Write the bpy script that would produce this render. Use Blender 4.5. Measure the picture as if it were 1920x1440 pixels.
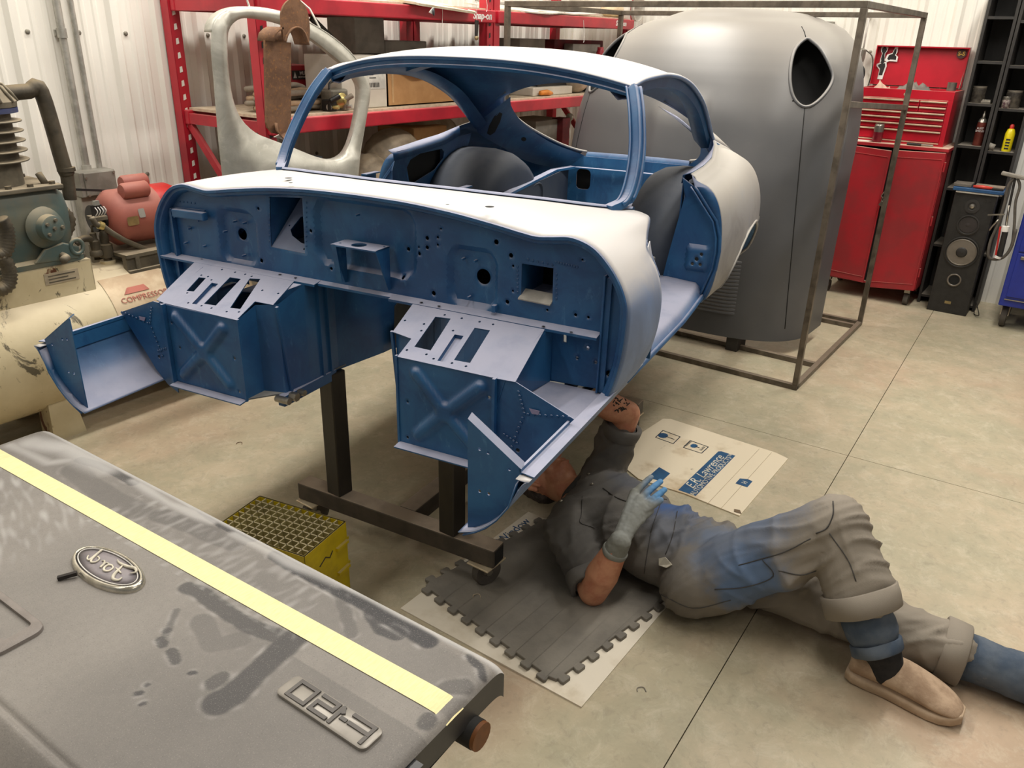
import bpy, bmesh, math, random
from mathutils import Vector, Matrix, Quaternion, geometry, noise

for _o in list(bpy.data.objects): bpy.data.objects.remove(_o, do_unlink=True)
C = bpy.context.scene.collection
SC = bpy.context.scene
R = math.radians
random.seed(7)

# ------------------------------------------------------------------ camera
# solved from the vanishing points of wall ribs, rack beams and floor joints; world X runs along the
# racking wall, world Y towards it, floor at z = 0, eye height 1.65 m
F_PX, CX, CY, EYE = 1495.0, 960.0, 720.0, 1.65
_dn = Vector(((864.0-CX)/F_PX, (4150.0-CY)/F_PX, 1.0)).normalized()
_up = -_dn
def _hy(x): return CY-(_dn[0]*(x-CX)+_dn[2]*F_PX)/_dn[1]
_u = Vector(((2122.0-CX)/F_PX, (_hy(2122.0)-CY)/F_PX, 1.0)).normalized()
_v = _up.cross(_u)
RM = Matrix((_u, _v, _up))
cam_d = bpy.data.cameras.new('camera'); cam = bpy.data.objects.new('camera', cam_d); C.objects.link(cam)
cam_d.sensor_width = 36.0; cam_d.lens = F_PX/1920.0*36.0; cam_d.clip_start = 0.02
_cx, _cy, _cz = RM @ Vector((1, 0, 0)), RM @ Vector((0, -1, 0)), RM @ Vector((0, 0, -1))
cam.matrix_world = Matrix(((_cx.x, _cy.x, _cz.x, 0), (_cx.y, _cy.y, _cz.y, 0), (_cx.z, _cy.z, _cz.z, EYE), (0, 0, 0, 1)))
SC.camera = cam
OC = Vector((0, 0, EYE))

# ------------------------------------------------------------------ world, lamps, exposure
W = bpy.data.worlds.new('world'); SC.world = W; W.use_nodes = True
W.node_tree.nodes['Background'].inputs[0].default_value = (1.0, 0.97, 0.92, 1)
W.node_tree.nodes['Background'].inputs[1].default_value = 0.16
SC.view_settings.view_transform = 'Standard'; SC.view_settings.look = 'None'
SC.view_settings.exposure = 0.12; SC.view_settings.gamma = 1.0; SC.view_settings.use_curve_mapping = False

# ceiling strip lamps: (x, y, z, length, width, turn, watts)
LAMPS = [(1.8, 3.0, 3.9, 2.4, 0.25, 0, 66), (4.2, 2.9, 3.9, 2.4, 0.25, 0, 80),
         (1.8, 0.5, 3.9, 2.4, 0.25, 0, 48), (4.6, 0.2, 3.9, 2.4, 0.25, 0, 88),
         (0.6, -2.0, 3.9, 2.4, 0.25, 0, 26), (-1.6, 2.2, 3.9, 2.4, 0.25, 0, 26)]
def ceiling_lamps():
    for (x, y, z, l, w, a, e) in LAMPS:
        d = bpy.data.lights.new('strip_light', 'AREA'); d.shape = 'RECTANGLE'; d.size = l; d.size_y = w; d.energy = e
        d.color = (1.0, 0.965, 0.90)
        o = bpy.data.objects.new('strip_light', d); C.objects.link(o); o.location = (x, y, z); o.rotation_euler = (0, 0, R(a))
ceiling_lamps()

# ------------------------------------------------------------------ helpers
def ray(px, py): return RM @ Vector(((px-CX)/F_PX, (py-CY)/F_PX, 1.0))
def onp(px, py, P0, n):                       # where the pixel's ray meets a plane
    r = ray(px, py); P0 = Vector(P0); n = Vector(n)
    return OC + r*((P0-OC).dot(n)/r.dot(n))
def fl(px, py, z=0.0): return onp(px, py, (0, 0, z), (0, 0, 1))
def wx(px, py, X): return onp(px, py, (X, 0, 0), (1, 0, 0))
def wy(px, py, Y): return onp(px, py, (0, Y, 0), (0, 1, 0))
def V(*a): return Vector(a if len(a) > 1 else a[0])
def ss(a, b, x):
    t = max(0.0, min(1.0, (x-a)/(b-a))); return t*t*(3-2*t)
def lerp(a, b, t): return a+(b-a)*t
def interp(pts, x):                           # piecewise smooth through (x, value...) rows
    if x <= pts[0][0]: return pts[0][1:] if len(pts[0]) > 2 else pts[0][1]
    for a, b in zip(pts, pts[1:]):
        if x <= b[0]:
            t = (x-a[0])/(b[0]-a[0])
            if len(a) > 2: return tuple(lerp(p, q, t) for p, q in zip(a[1:], b[1:]))
            return lerp(a[1], b[1], t)
    return pts[-1][1:] if len(pts[-1]) > 2 else pts[-1][1]
def cat_rom(P, n=6, closed=False):            # Catmull-Rom through points
    P = [Vector(p) for p in P]; out = []
    m = len(P)
    for i in range(m if closed else m-1):
        p0 = P[(i-1) % m] if (closed or i > 0) else P[0]*2-P[1]
        p1, p2 = P[i], P[(i+1) % m]
        p3 = P[(i+2) % m] if (closed or i+2 < m) else P[-1]*2-P[-2]
        for k in range(n):
            t = k/n
            out.append(0.5*((2*p1)+(p2-p0)*t+(2*p0-5*p1+4*p2-p3)*t*t+(3*p1-p0-3*p2+p3)*t**3))
    if not closed: out.append(P[-1].copy())
    return out
def resample(P, n):
    P = [Vector(p) for p in P]; d = [0.0]
    for a, b in zip(P, P[1:]): d.append(d[-1]+(b-a).length)
    out = []; j = 0
    for k in range(n):
        t = d[-1]*k/(n-1)
        while j < len(P)-2 and d[j+1] < t: j += 1
        s = (t-d[j])/max(1e-9, d[j+1]-d[j]); out.append(P[j].lerp(P[j+1], min(1, max(0, s))))
    return out

ROOTM = {}
def tag(o, label=None, cat=None, group=None, kind=None):
    if label: o['label'] = label
    if cat: o['category'] = cat
    if group: o['group'] = group
    if kind: o['kind'] = kind
    return o
def thing(name, label, cat, loc=(0, 0, 0), rz=0.0, group=None):
    o = bpy.data.objects.new(name, None); C.objects.link(o)
    o.empty_display_size = 0.05; o.location = loc; o.rotation_euler = (0, 0, rz)
    ROOTM[o.name] = Matrix.Translation(Vector(loc)) @ Matrix.Rotation(rz, 4, 'Z')
    return tag(o, label, cat, group)
def copy_tree(o, parent=None):
    c = o.copy(); C.objects.link(c); c.parent = parent
    ROOTM[c.name] = ROOTM.get(o.name)
    for ch in [k for k in bpy.data.objects if k.parent == o]: copy_tree(ch, c)
    return c

class MB:
    """collects shapes (given in world space, or in the space of xf) into ONE mesh object"""
    def __init__(s, xf=None): s.v = []; s.f = []; s.mi = []; s.xf = xf; s.cur = 0
    def add(s, vs, fs):
        n = len(s.v); s.v += [Vector(p) for p in vs]
        for f in fs: s.f.append([n+i for i in f]); s.mi.append(s.cur)
        return s
    def box(s, c, d, rz=0.0, rot=None, taper=1.0):
        c = Vector(c); hx, hy, hz = d[0]/2, d[1]/2, d[2]/2
        M = rot.to_3x3() if rot is not None else Matrix.Rotation(rz, 3, 'Z')
        vs = []
        for z in (-1, 1):
            k = taper if z > 0 else 1.0
            for (x, y) in ((-1, -1), (1, -1), (1, 1), (-1, 1)): vs.append(c+M @ Vector((x*hx*k, y*hy*k, z*hz)))
        return s.add(vs, [(3, 2, 1, 0), (4, 5, 6, 7), (0, 1, 5, 4), (1, 2, 6, 5), (2, 3, 7, 6), (3, 0, 4, 7)])
    def bb(s, a, b):
        return s.box([(a[i]+b[i])/2 for i in range(3)], [abs(b[i]-a[i]) for i in range(3)])
    def rings(s, rs, cap0=True, cap1=True, closed=True, loop=False):
        n = len(rs[0]); vs = [p for r in rs for p in r]; fs = []
        m = len(rs)
        for i in range(m if loop else m-1):
            j2 = (i+1) % m
            for k in range(n if closed else n-1):
                k2 = (k+1) % n
                fs.append((i*n+k, i*n+k2, j2*n+k2, j2*n+k))
        if cap0 and not loop: fs.append(tuple(range(n-1, -1, -1)))
        if cap1 and not loop: fs.append(tuple((m-1)*n+k for k in range(n)))
        return s.add(vs, fs)
    def cyl(s, p0, p1, r0, r1=None, n=16, caps=True):
        p0, p1 = Vector(p0), Vector(p1); r1 = r0 if r1 is None else r1
        d = (p1-p0).normalized(); q = d.to_track_quat('Z', 'Y')
        rs = []
        for p, r in ((p0, r0), (p1, r1)):
            rs.append([p+q @ Vector((r*math.cos(2*math.pi*k/n), r*math.sin(2*math.pi*k/n), 0)) for k in range(n)])
        return s.rings(rs, caps, caps)
    def lathe(s, prof, o, axis=(0, 0, 1), n=24, cap0=True, cap1=True):   # prof: (radius, along)
        o = Vector(o); q = Vector(axis).normalized().to_track_quat('Z', 'Y'); rs = []
        for (r, h) in prof:
            r = max(r, 1e-4)
            rs.append([o+q @ Vector((r*math.cos(2*math.pi*k/n), r*math.sin(2*math.pi*k/n), h)) for k in range(n)])
        return s.rings(rs, cap0, cap1)
    def tube(s, path, r, n=8, closed=False, caps=True, sq=None):
        P = [Vector(p) for p in path]; rs = []; m = len(P)
        up = None
        for i in range(m):
            a = P[(i-1) % m] if (closed or i > 0) else P[0]; b = P[(i+1) % m] if (closed or i < m-1) else P[-1]
            t = (b-a).normalized()
            if up is None:
                up = Vector((0, 0, 1)) if abs(t.z) < 0.9 else Vector((1, 0, 0))
            e1 = (up-t*up.dot(t)).normalized(); up = e1; e2 = t.cross(e1)
            rr = r[i] if isinstance(r, (list, tuple)) else r
            if sq:
                rs.append([P[i]+e1*(sq[0]*x)+e2*(sq[1]*y) for x, y in ((.5, .5), (-.5, .5), (-.5, -.5), (.5, -.5))])
            else:
                rs.append([P[i]+e1*(rr*math.cos(2*math.pi*k/n))+e2*(rr*math.sin(2*math.pi*k/n)) for k in range(n)])
        return s.rings(rs, caps, caps, loop=closed)
    def bar(s, p0, p1, w, h=None, up=(0, 0, 1)):          # rectangular bar between two points
        p0, p1 = Vector(p0), Vector(p1); h = w if h is None else h
        t = (p1-p0).normalized(); up = Vector(up)
        if abs(t.dot(up)) > .95: up = Vector((1, 0, 0))
        e2 = (up-t*up.dot(t)).normalized(); e1 = t.cross(e2)
        rs = [[p+e1*(w/2*x)+e2*(h/2*y) for x, y in ((1, 1), (-1, 1), (-1, -1), (1, -1))] for p in (p0, p1)]
        return s.rings(rs)
    def prism(s, poly, ext):                              # planar polygon pushed along ext
        poly = [Vector(p) for p in poly]; n = len(poly); e = Vector(ext)
        tr = geometry.tessellate_polygon([poly])
        vs = poly+[p+e for p in poly]
        nor = Vector((0, 0, 0))
        for i in range(n): nor += poly[i].cross(poly[(i+1) % n])
        fs = []
        for t in tr:
            tn = (poly[t[1]]-poly[t[0]]).cross(poly[t[2]]-poly[t[0]])
            t = tuple(t) if tn.dot(e) < 0 else tuple(reversed(t))
            fs.append(t); fs.append(tuple(n+i for i in reversed(t)))
        flip = nor.dot(e) < 0
        for i in range(n):
            j = (i+1) % n; q = (i, j, n+j, n+i); fs.append(tuple(reversed(q)) if flip else q)
        return s.add(vs, fs)
    def grid(s, rows, flip=False):                        # rows of points -> quads
        n = len(rows[0]); vs = [p for r in rows for p in r]; fs = []
        for i in range(len(rows)-1):
            for k in range(n-1):
                q = (i*n+k, i*n+k+1, (i+1)*n+k+1, (i+1)*n+k); fs.append(tuple(reversed(q)) if flip else q)
        return s.add(vs, fs)
    def ball(s, c, r, n=12, m=8, q=None):
        c = Vector(c); r = (r, r, r) if isinstance(r, (int, float)) else r; rs = []
        for i in range(m+1):
            th = math.pi*i/m; k = max(math.sin(th), 1e-3)
            ring = [Vector((r[0]*k*math.cos(2*math.pi*j/n), r[1]*k*math.sin(2*math.pi*j/n), -r[2]*math.cos(th))) for j in range(n)]
            rs.append([c+((q @ p) if q is not None else p) for p in ring])
        return s.rings(rs)
    def build(s, name, mat, parent=None, smooth=False, solid=0.0, bevel=0.0, offset=-1.0, sub=0, loc=None, auto=None, seg=2):
        vs = [s.xf @ p for p in s.v] if s.xf is not None else s.v
        M = ROOTM.get(parent.name) if parent is not None else (Matrix.Translation(Vector(loc)) if loc is not None else None)
        if M is not None:
            I = M.inverted(); vs = [I @ p for p in vs]
        me = bpy.data.meshes.new(name); me.from_pydata([tuple(p) for p in vs], [], s.f)
        mats = mat if isinstance(mat, (list, tuple)) else [mat]
        for m in mats: me.materials.append(m)
        if len(mats) > 1: me.polygons.foreach_set('material_index', s.mi)
        if smooth: me.polygons.foreach_set('use_smooth', [True]*len(me.polygons))
        me.validate(); me.update()
        if smooth and auto is not None:
            me.set_sharp_from_angle(angle=R(auto))
        o = bpy.data.objects.new(name, me); C.objects.link(o)
        if parent is not None: o.parent = parent; ROOTM[o.name] = M
        else:
            ROOTM[o.name] = M if M is not None else Matrix.Identity(4)
            if loc is not None: o.location = loc
        if bevel:
            b = o.modifiers.new('bevel', 'BEVEL'); b.width = bevel; b.segments = seg; b.limit_method = 'ANGLE'; b.angle_limit = R(35)
        if sub:
            b = o.modifiers.new('sub', 'SUBSURF'); b.levels = sub; b.render_levels = sub
        if solid:
            b = o.modifiers.new('solid', 'SOLIDIFY'); b.thickness = solid; b.offset = offset
        return o

def inside(p, poly):
    x, y = p; c = False; n = len(poly)
    for i in range(n):
        x1, y1 = poly[i][0], poly[i][1]; x2, y2 = poly[(i+1) % n][0], poly[(i+1) % n][1]
        if (y1 > y) != (y2 > y) and x < (x2-x1)*(y-y1)/(y2-y1)+x1: c = not c
    return c
def circ(cx, cy, r, n=14, ry=None): return [(cx+r*math.cos(2*math.pi*k/n), cy+(ry or r)*math.sin(2*math.pi*k/n)) for k in range(n)]
def rrect(cx, cy, w, h, r, n=4):
    out = []
    for (sx, sy, a0) in ((1, 1, 0), (-1, 1, 90), (-1, -1, 180), (1, -1, 270)):
        for k in range(n+1):
            a = R(a0+90*k/n); out.append((cx+sx*(w/2-r)+r*math.cos(a), cy+sy*(h/2-r)+r*math.sin(a)))
    return out
def panel(mb, outer, holes, fr, hf=None, step=0.02, flip=False):
    """flat or stamped sheet: outline and holes in 2D, frame (O, e1, e2) places it, hf(s,t) is the stamping"""
    O, e1, e2 = Vector(fr[0]), Vector(fr[1]), Vector(fr[2]); n = e1.cross(e2).normalized()
    vs = []; es = []
    for loop in [outer]+list(holes):
        b = len(vs); vs += [Vector((p[0], p[1])) for p in loop]
        es += [(b+i, b+(i+1) % len(loop)) for i in range(len(loop))]
    if hf is not None:
        xs = [p[0] for p in outer]; ys = [p[1] for p in outer]
        hb = [(min(p[0] for p in h)-step*.4, max(p[0] for p in h)+step*.4, min(p[1] for p in h)-step*.4, max(p[1] for p in h)+step*.4) for h in holes]
        i = 0; y = min(ys)+step/2
        while y < max(ys):
            x = min(xs)+step/2*(1+(i % 2)); i += 1
            while x < max(xs):
                if inside((x, y), outer) and not any(h[0] < x < h[1] and h[2] < y < h[3] for h in hb): vs.append(Vector((x, y)))
                x += step
            y += step*.87
    r = geometry.delaunay_2d_cdt(vs, es, [], 0, 1e-6)
    pv = r[0]; fs = []
    for f in r[2]:
        c = sum((pv[i] for i in f), Vector((0, 0)))/len(f)
        if inside(c, outer) and not any(inside(c, h) for h in holes):
            a = (pv[f[1]]-pv[f[0]]).cross(pv[f[2]]-pv[f[0]])
            f = tuple(f) if (a > 0) != flip else tuple(reversed(f)); fs.append(f)
    mb.add([O+e1*p[0]+e2*p[1]+(n*hf(p[0], p[1]) if hf else Vector((0, 0, 0))) for p in pv], fs)
    return mb
def sdrr(s, t, cs, ct, hs, ht, r):            # signed distance to a rounded rectangle
    dx = abs(s-cs)-hs+r; dy = abs(t-ct)-ht+r
    return math.hypot(max(dx, 0), max(dy, 0))+min(max(dx, dy), 0)-r
def sdseg(s, t, a, b):
    ax, ay = a; bx, by = b; dx, dy = bx-ax, by-ay
    k = max(0, min(1, ((s-ax)*dx+(t-ay)*dy)/(dx*dx+dy*dy))); return math.hypot(s-ax-k*dx, t-ay-k*dy)

# ------------------------------------------------------------------ materials
def lin(c):
    return tuple(((x/255)/12.92 if x/255 <= 0.04045 else ((x/255+0.055)/1.055)**2.4) for x in c)+(1.0,)
class NT:
    def __init__(s, name):
        s.m = bpy.data.materials.new(name); s.m.use_nodes = True; s.t = s.m.node_tree; s.b = s.t.nodes['Principled BSDF']; s.geo = None
    def n(s, kind, **kw):
        o = s.t.nodes.new(kind)
        for k, v in kw.items():
            if k == 'ins':
                for a, b in v.items(): s.put(o.inputs[a], b)
            else: setattr(o, k, v)
        return o
    def put(s, sock, v):
        if isinstance(v, bpy.types.NodeSocket): s.t.links.new(v, sock)
        else: sock.default_value = v
    def pos(s):
        if s.geo is None: s.geo = s.n('ShaderNodeNewGeometry')
        return s.geo.outputs['Position']
    def nz(s):
        s.pos(); sp = s.n('ShaderNodeSeparateXYZ', ins={0: s.geo.outputs['Normal']}); return sp.outputs[2]
    def noise(s, scale, detail=4, rough=.6, stretch=None, dist=0.0, vec=None):
        vec = vec or s.pos()
        if stretch:
            mp = s.n('ShaderNodeMapping', ins={0: vec}); mp.inputs['Scale'].default_value = stretch; vec = mp.outputs[0]
        o = s.n('ShaderNodeTexNoise', ins={'Vector': vec, 'Scale': scale, 'Detail': detail, 'Roughness': rough, 'Distortion': dist}); return o.outputs['Fac']
    def ramp(s, x, a, b, lo=0.0, hi=1.0):
        o = s.n('ShaderNodeMapRange', ins={0: x, 1: a, 2: b, 3: lo, 4: hi}); o.interpolation_type = 'SMOOTHSTEP'; return o.outputs[0]
    def mix(s, f, a, b, mode='MIX'):
        o = s.n('ShaderNodeMix', data_type='RGBA', blend_type=mode)
        s.put(o.inputs[0], f); s.put(o.inputs[6], a); s.put(o.inputs[7], b); return o.outputs[2]
    def math(s, op, a, b=0.0, c=0.0):
        o = s.n('ShaderNodeMath', operation=op); s.put(o.inputs[0], a); s.put(o.inputs[1], b); s.put(o.inputs[2], c); return o.outputs[0]
    def bump(s, h, strength=.3, dist=.01):
        o = s.n('ShaderNodeBump', ins={'Strength': strength, 'Distance': dist, 'Height': h}); s.put(s.b.inputs['Normal'], o.outputs[0])
    def fin(s, col, rough=.5, metal=0.0, spec=.5):
        s.put(s.b.inputs['Base Color'], col); s.put(s.b.inputs['Roughness'], rough); s.put(s.b.inputs['Metallic'], metal)
        s.put(s.b.inputs['Specular IOR Level'], spec); return s.m
def pm(name, col, col2=None, rough=.55, metal=0.0, scale=9.0, dust=0.0, dcol=(186, 172, 150), bump=0.0, bscale=60.0, stretch=None, lo=.38, hi=.64, spec=.5):
    """paint / plastic / metal with mottling and, where it faces up, settled sanding dust"""
    k = NT(name); c = lin(col)
    if col2 is None: col2 = tuple(x*.82 for x in col)
    f = k.ramp(k.noise(scale, 5, .6, stretch), lo, hi); c = k.mix(f, c, lin(col2))
    if dust:
        d = k.math('MULTIPLY', k.ramp(k.nz(), .25, .95), k.ramp(k.noise(14, 4), .2, .6, .55, 1.0))
        d = k.math('MULTIPLY', d, dust); c = k.mix(d, c, lin(dcol))
        rough = k.math('MULTIPLY_ADD', d, .35, rough)
    if bump: k.bump(k.noise(bscale, 3), bump, .004)
    return k.fin(c, rough, metal, spec)
# ================================================================== the room
YW, XW = 3.98, 6.42          # racking wall (y) and tool-chest wall (x)
def mat_floor():
    k = NT('concrete'); P = k.pos()
    a = k.ramp(k.noise(1.1, 5, .6), .35, .65); b = k.ramp(k.noise(4.5, 7, .75, None, .3), .38, .64)
    c = k.mix(a, lin((172, 162, 136)), lin((186, 170, 144)))
    c = k.mix(k.math('MULTIPLY', b, .55), c, lin((154, 150, 126)))
    r = k.ramp(k.noise(.75, 4, .55, None, .3), .5, .66)                      # pinkish spilled colour
    c = k.mix(k.math('MULTIPLY', r, .42), c, lin((184, 142, 120)))
    v = k.ramp(k.noise(11, 8, .8, None, .5), .46, .70)                       # pale trowel veins
    c = k.mix(k.math('MULTIPLY', v, .36), c, lin((212, 202, 180)))
    d = k.ramp(k.noise(26, 6, .75, None, .8), .50, .70); c = k.mix(k.math('MULTIPLY', d, .28), c, lin((120, 112, 98)))
    h = k.noise(60, 4, .6); k.bump(h, .12, .003)
    return k.fin(c, k.ramp(k.noise(3, 4), .3, .7, .42, .62), 0, .45)
M_FLOOR = mat_floor()
M_JOINT = pm('joint_filler', (98, 82, 66), rough=.9)
M_WALL = pm('white_steel_sheet', (240, 236, 226), (235, 230, 219), rough=.42, scale=2.2, stretch=(1, 1, .25))
M_SCREW = pm('zinc_screw', (170, 165, 152), rough=.4, metal=.7)
M_CEIL = pm('ceiling_sheet', (226, 222, 212), rough=.6)

floor = MB().bb((-3.5, -4.5, -.12), (XW+.1, YW+.1, -.012)).build('floor', M_JOINT); tag(floor, kind='structure')
ja = math.atan2(.66-.497, 5.942-1.443)                 # saw-cut joints run 2 degrees off the wall
J0 = Vector((3.393, .567)); e1 = Vector((math.cos(ja), math.sin(ja))); e2 = Vector((-e1.y, e1.x))
for (a0, a1) in ((-7.0, -3.66), (-3.66, 0), (0, 3.66)):
    for (b0, b1) in ((-5.2, -3.66), (-3.66, 0), (0, 3.66)):
        g = .0015
        poly = [J0+e1*x+e2*y for x, y in ((a0+g, b0+g), (a1-g, b0+g), (a1-g, b1-g), (a0+g, b1-g))]
        # clip to the room
        def clip(P, ax, lim, keep_less):
            out = []
            for p, q in zip(P, P[1:]+P[:1]):
                ip = (p[ax] <= lim) == keep_less; iq = (q[ax] <= lim) == keep_less
                if ip: out.append(p)
                if ip != iq: out.append(p.lerp(q, (lim-p[ax])/(q[ax]-p[ax])))
            return out
        for ax, lim, kl in ((0, XW, True), (1, YW, True), (0, -3.4, False), (1, -4.4, False)):
            if poly: poly = clip(poly, ax, lim, kl)
        if len(poly) < 3: continue
        MB().prism([(p.x, p.y, -.012) for p in poly], (0, 0, .012)).build('floor_slab', M_FLOOR, floor)

def rib_profile(L0, L1, pitch=.2286, phase=0.0):
    """(along, out) of an agricultural steel panel: tall trapezoid ribs with two low ones between"""
    out = [(L0, 0.0)]; k = math.floor((L0-phase)/pitch)
    while phase+k*pitch < L1:
        c = phase+k*pitch; k += 1
        for d, h in ((-.034, 0), (-.016, .019), (.016, .019), (.034, 0), (.070, 0), (.078, .004), (.092, .004), (.100, 0), (.130, 0), (.138, .004), (.152, .004), (.160, 0)):
            if L0 < c+d < L1: out.append((c+d, h))
    out.append((L1, 0.0)); return out
def wall(name, f, L0, L1, phase, H=4.2):
    pr = rib_profile(L0, L1, phase=phase); mb = MB()
    mb.grid([[f(a, h, 0.0) for a, h in pr], [f(a, h, H) for a, h in pr]])
    return mb
# the screws of the racking wall stand at x = 1.876 + n * .2286 beside a rib
wl = wall('wall_left', lambda a, h, z: (a, YW-h, z), -3.5, XW, 1.876-.052, 4.2)
wl.bb((-3.5, YW+.002, 0), (XW+.1, YW+.1, 4.2))
wall_left = tag(wl.build('wall_left', M_WALL), kind='structure')
wr = wall('wall_right', lambda a, h, z: (XW-h, a, z), -4.5, YW, 3.05, 4.2)
wr.bb((XW+.002, -4.5, 0), (XW+.1, YW+.1, 4.2))
wall_right = tag(wr.build('wall_right', M_WALL), kind='structure')
ceil = tag(MB().bb((-3.5, -4.5, 4.2), (XW+.1, YW+.1, 4.3)).build('ceiling', M_CEIL), kind='structure')
sm = None
for zr in (1.615, .95):
    for i in range(-3, 10):
        x = 1.876+i*.2286
        if sm is None:
            s = MB().lathe([(.011, 0), (.011, .002), (.0075, .003), (.0068, .009), (.0005, .010)], (0, 0, 0), (0, -1, 0), 10).build('wall_screw', M_SCREW, wall_left, True, auto=40); sm = s
        else:
            s = sm.copy(); C.objects.link(s); s.parent = wall_left
        s.location = (x, YW-.0005, zr)
for (px, py) in ((1571, 96), (1632, 97), (1303, 100)):
    s = sm.copy(); C.objects.link(s); s.parent = wall_right; p = wx(px, py, XW); s.location = (XW-.0005, p.y, p.z); s.rotation_euler = (0, 0, R(-90))

# lamp housings over the strip lights
M_LAMP = pm('lamp_housing', (225, 225, 222), rough=.4)
k = NT('lamp_tube'); k.b.inputs['Emission Color'].default_value = (1, .93, .82, 1); k.b.inputs['Emission Strength'].default_value = 3.0; M_TUBE = k.fin(lin((255, 250, 240)), .4)
for i, (x, y, z, l, w, a, e) in enumerate(LAMPS):
    t = thing('ceiling_lamp', 'white strip lamp hanging from the ceiling', 'lamp', (x, y, z+.02), 0, 'ceiling strip lamps')
    MB().bb((x-l/2, y-w/2, z+.02), (x+l/2, y+w/2, z+.07)).build('housing', M_LAMP, t)
    MB().cyl((x-.6, y, z+.07), (x-.6, y, 4.2), .006, n=6).build('hanger', M_LAMP, t)
    MB().cyl((x+.6, y, z+.07), (x+.6, y, 4.2), .006, n=6).build('hanger', M_LAMP, t)

# conduits and the junction box on the racking wall
M_CONDUIT = pm('galvanised_conduit', (184, 181, 172), (160, 157, 148), rough=.4, metal=.45, scale=20)
M_BOXGREY = pm('grey_enclosure', (150, 146, 136), (128, 124, 114), rough=.5, metal=.3)
def wall_pipe(px0, py0, r, label, zt=4.19):
    p = wy(px0, py0, YW-.032); t = thing('conduit', label, 'conduit', (p.x, YW-.02, 1.02))
    MB().cyl((p.x, YW-.032, 1.0), (p.x, YW-.032, zt), r, n=14).build('pipe', M_CONDUIT, t, True, auto=40)
    return t, p
t, p = wall_pipe(116, 62, .0165, 'thick galvanised conduit with a clamp running up the white wall')
cl = MB().cyl((p.x, YW-.032, 1.592), (p.x, YW-.032, 1.632), .021, n=14); cl.bb((p.x-.02, YW-.012, 1.60), (p.x+.034, YW-.001, 1.625)); cl.build('clamp', M_CONDUIT, t, True, auto=40)
MB().cyl((p.x, YW-.032, 1.012), (p.x, YW-.032, 1.03), .022, n=14).build('lock_nut', M_CONDUIT, t, True, auto=40)
t, p = wall_pipe(143, 62, .0115, 'thin galvanised conduit running up beside the thicker one')
t = thing('junction_box', 'grey steel junction box on the wall behind the compressor', 'junction box', (2.01, YW-.02, .9))
a, b = (1.925, YW-.02, .895), (2.10, YW-.115, 1.012)
MB().bb(a, b).build('box_body', M_BOXGREY, t, bevel=.004)
lid = MB().bb((1.945, YW-.115, .90), (2.098, YW-.122, 1.008)).build('cover', M_BOXGREY, t, bevel=.004)
for (x, z) in ((1.952, .985), (2.09, 1.0), (2.088, .908), (1.955, .905)):
    MB().cyl((x, YW-.121, z), (x, YW-.127, z), .006, n=10).build('cover_screw', M_SCREW, t)
MB().bb((1.93, YW-.02, .52), (2.07, YW-.085, .893)).build('cable_trunk', pm('trunk_grey', (176, 172, 160), rough=.5), t, bevel=.004)
# ================================================================== red racking along the wall
M_RED = pm('rack_red', (186, 34, 50), (160, 28, 44), rough=.38, scale=5, dust=.35, dcol=(196, 150, 140))
M_DECK = pm('dusty_particle_board', (206, 190, 166), (186, 168, 142), rough=.85, scale=25)
M_WHITE = pm('white_lettering', (236, 232, 226), rough=.5)
M_BLACK = pm('black_plastic', (28, 27, 26), (38, 36, 34), rough=.5)
M_CARD = pm('brown_cardboard', (186, 142, 94), (170, 126, 80), rough=.85, scale=6)
M_CARDW = pm('white_cardboard', (222, 215, 202), (206, 198, 184), rough=.8, scale=5)
M_GREYBOX = pm('grey_board', (140, 134, 124), (122, 116, 108), rough=.8)
XR0, XR1, XR2, YF, YB = 2.55, 4.30, 6.10, 3.24, 3.90
def text_obj(name, s, size, mat, parent, origin, ex, ey, extrude=.0008, align='CENTER', shear=0.0, bold=0.0, xscale=1.0):
    """lettering as real raised geometry: origin = middle of the text, ex/ey = reading and up directions (world)"""
    cu = bpy.data.curves.new(name, 'FONT'); cu.body = s; cu.size = size; cu.extrude = extrude; cu.shear = shear; cu.offset = bold
    cu.align_x = align; cu.align_y = 'CENTER'; cu.resolution_u = 3
    to = bpy.data.objects.new('tmp', cu); C.objects.link(to)
    bpy.context.view_layer.update()
    me = bpy.data.meshes.new_from_object(to.evaluated_get(bpy.context.evaluated_depsgraph_get()))
    bpy.data.objects.remove(to, do_unlink=True)
    ex = Vector(ex).normalized(); ey = Vector(ey).normalized(); ez = ex.cross(ey).normalized(); o = Vector(origin)
    mb = MB(); mb.add([o+ex*(v.co.x*xscale)+ey*v.co.y+ez*v.co.z for v in me.vertices], [tuple(p.vertices) for p in me.polygons])
    bpy.data.meshes.remove(me)
    return mb.build(name, mat, parent)
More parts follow.
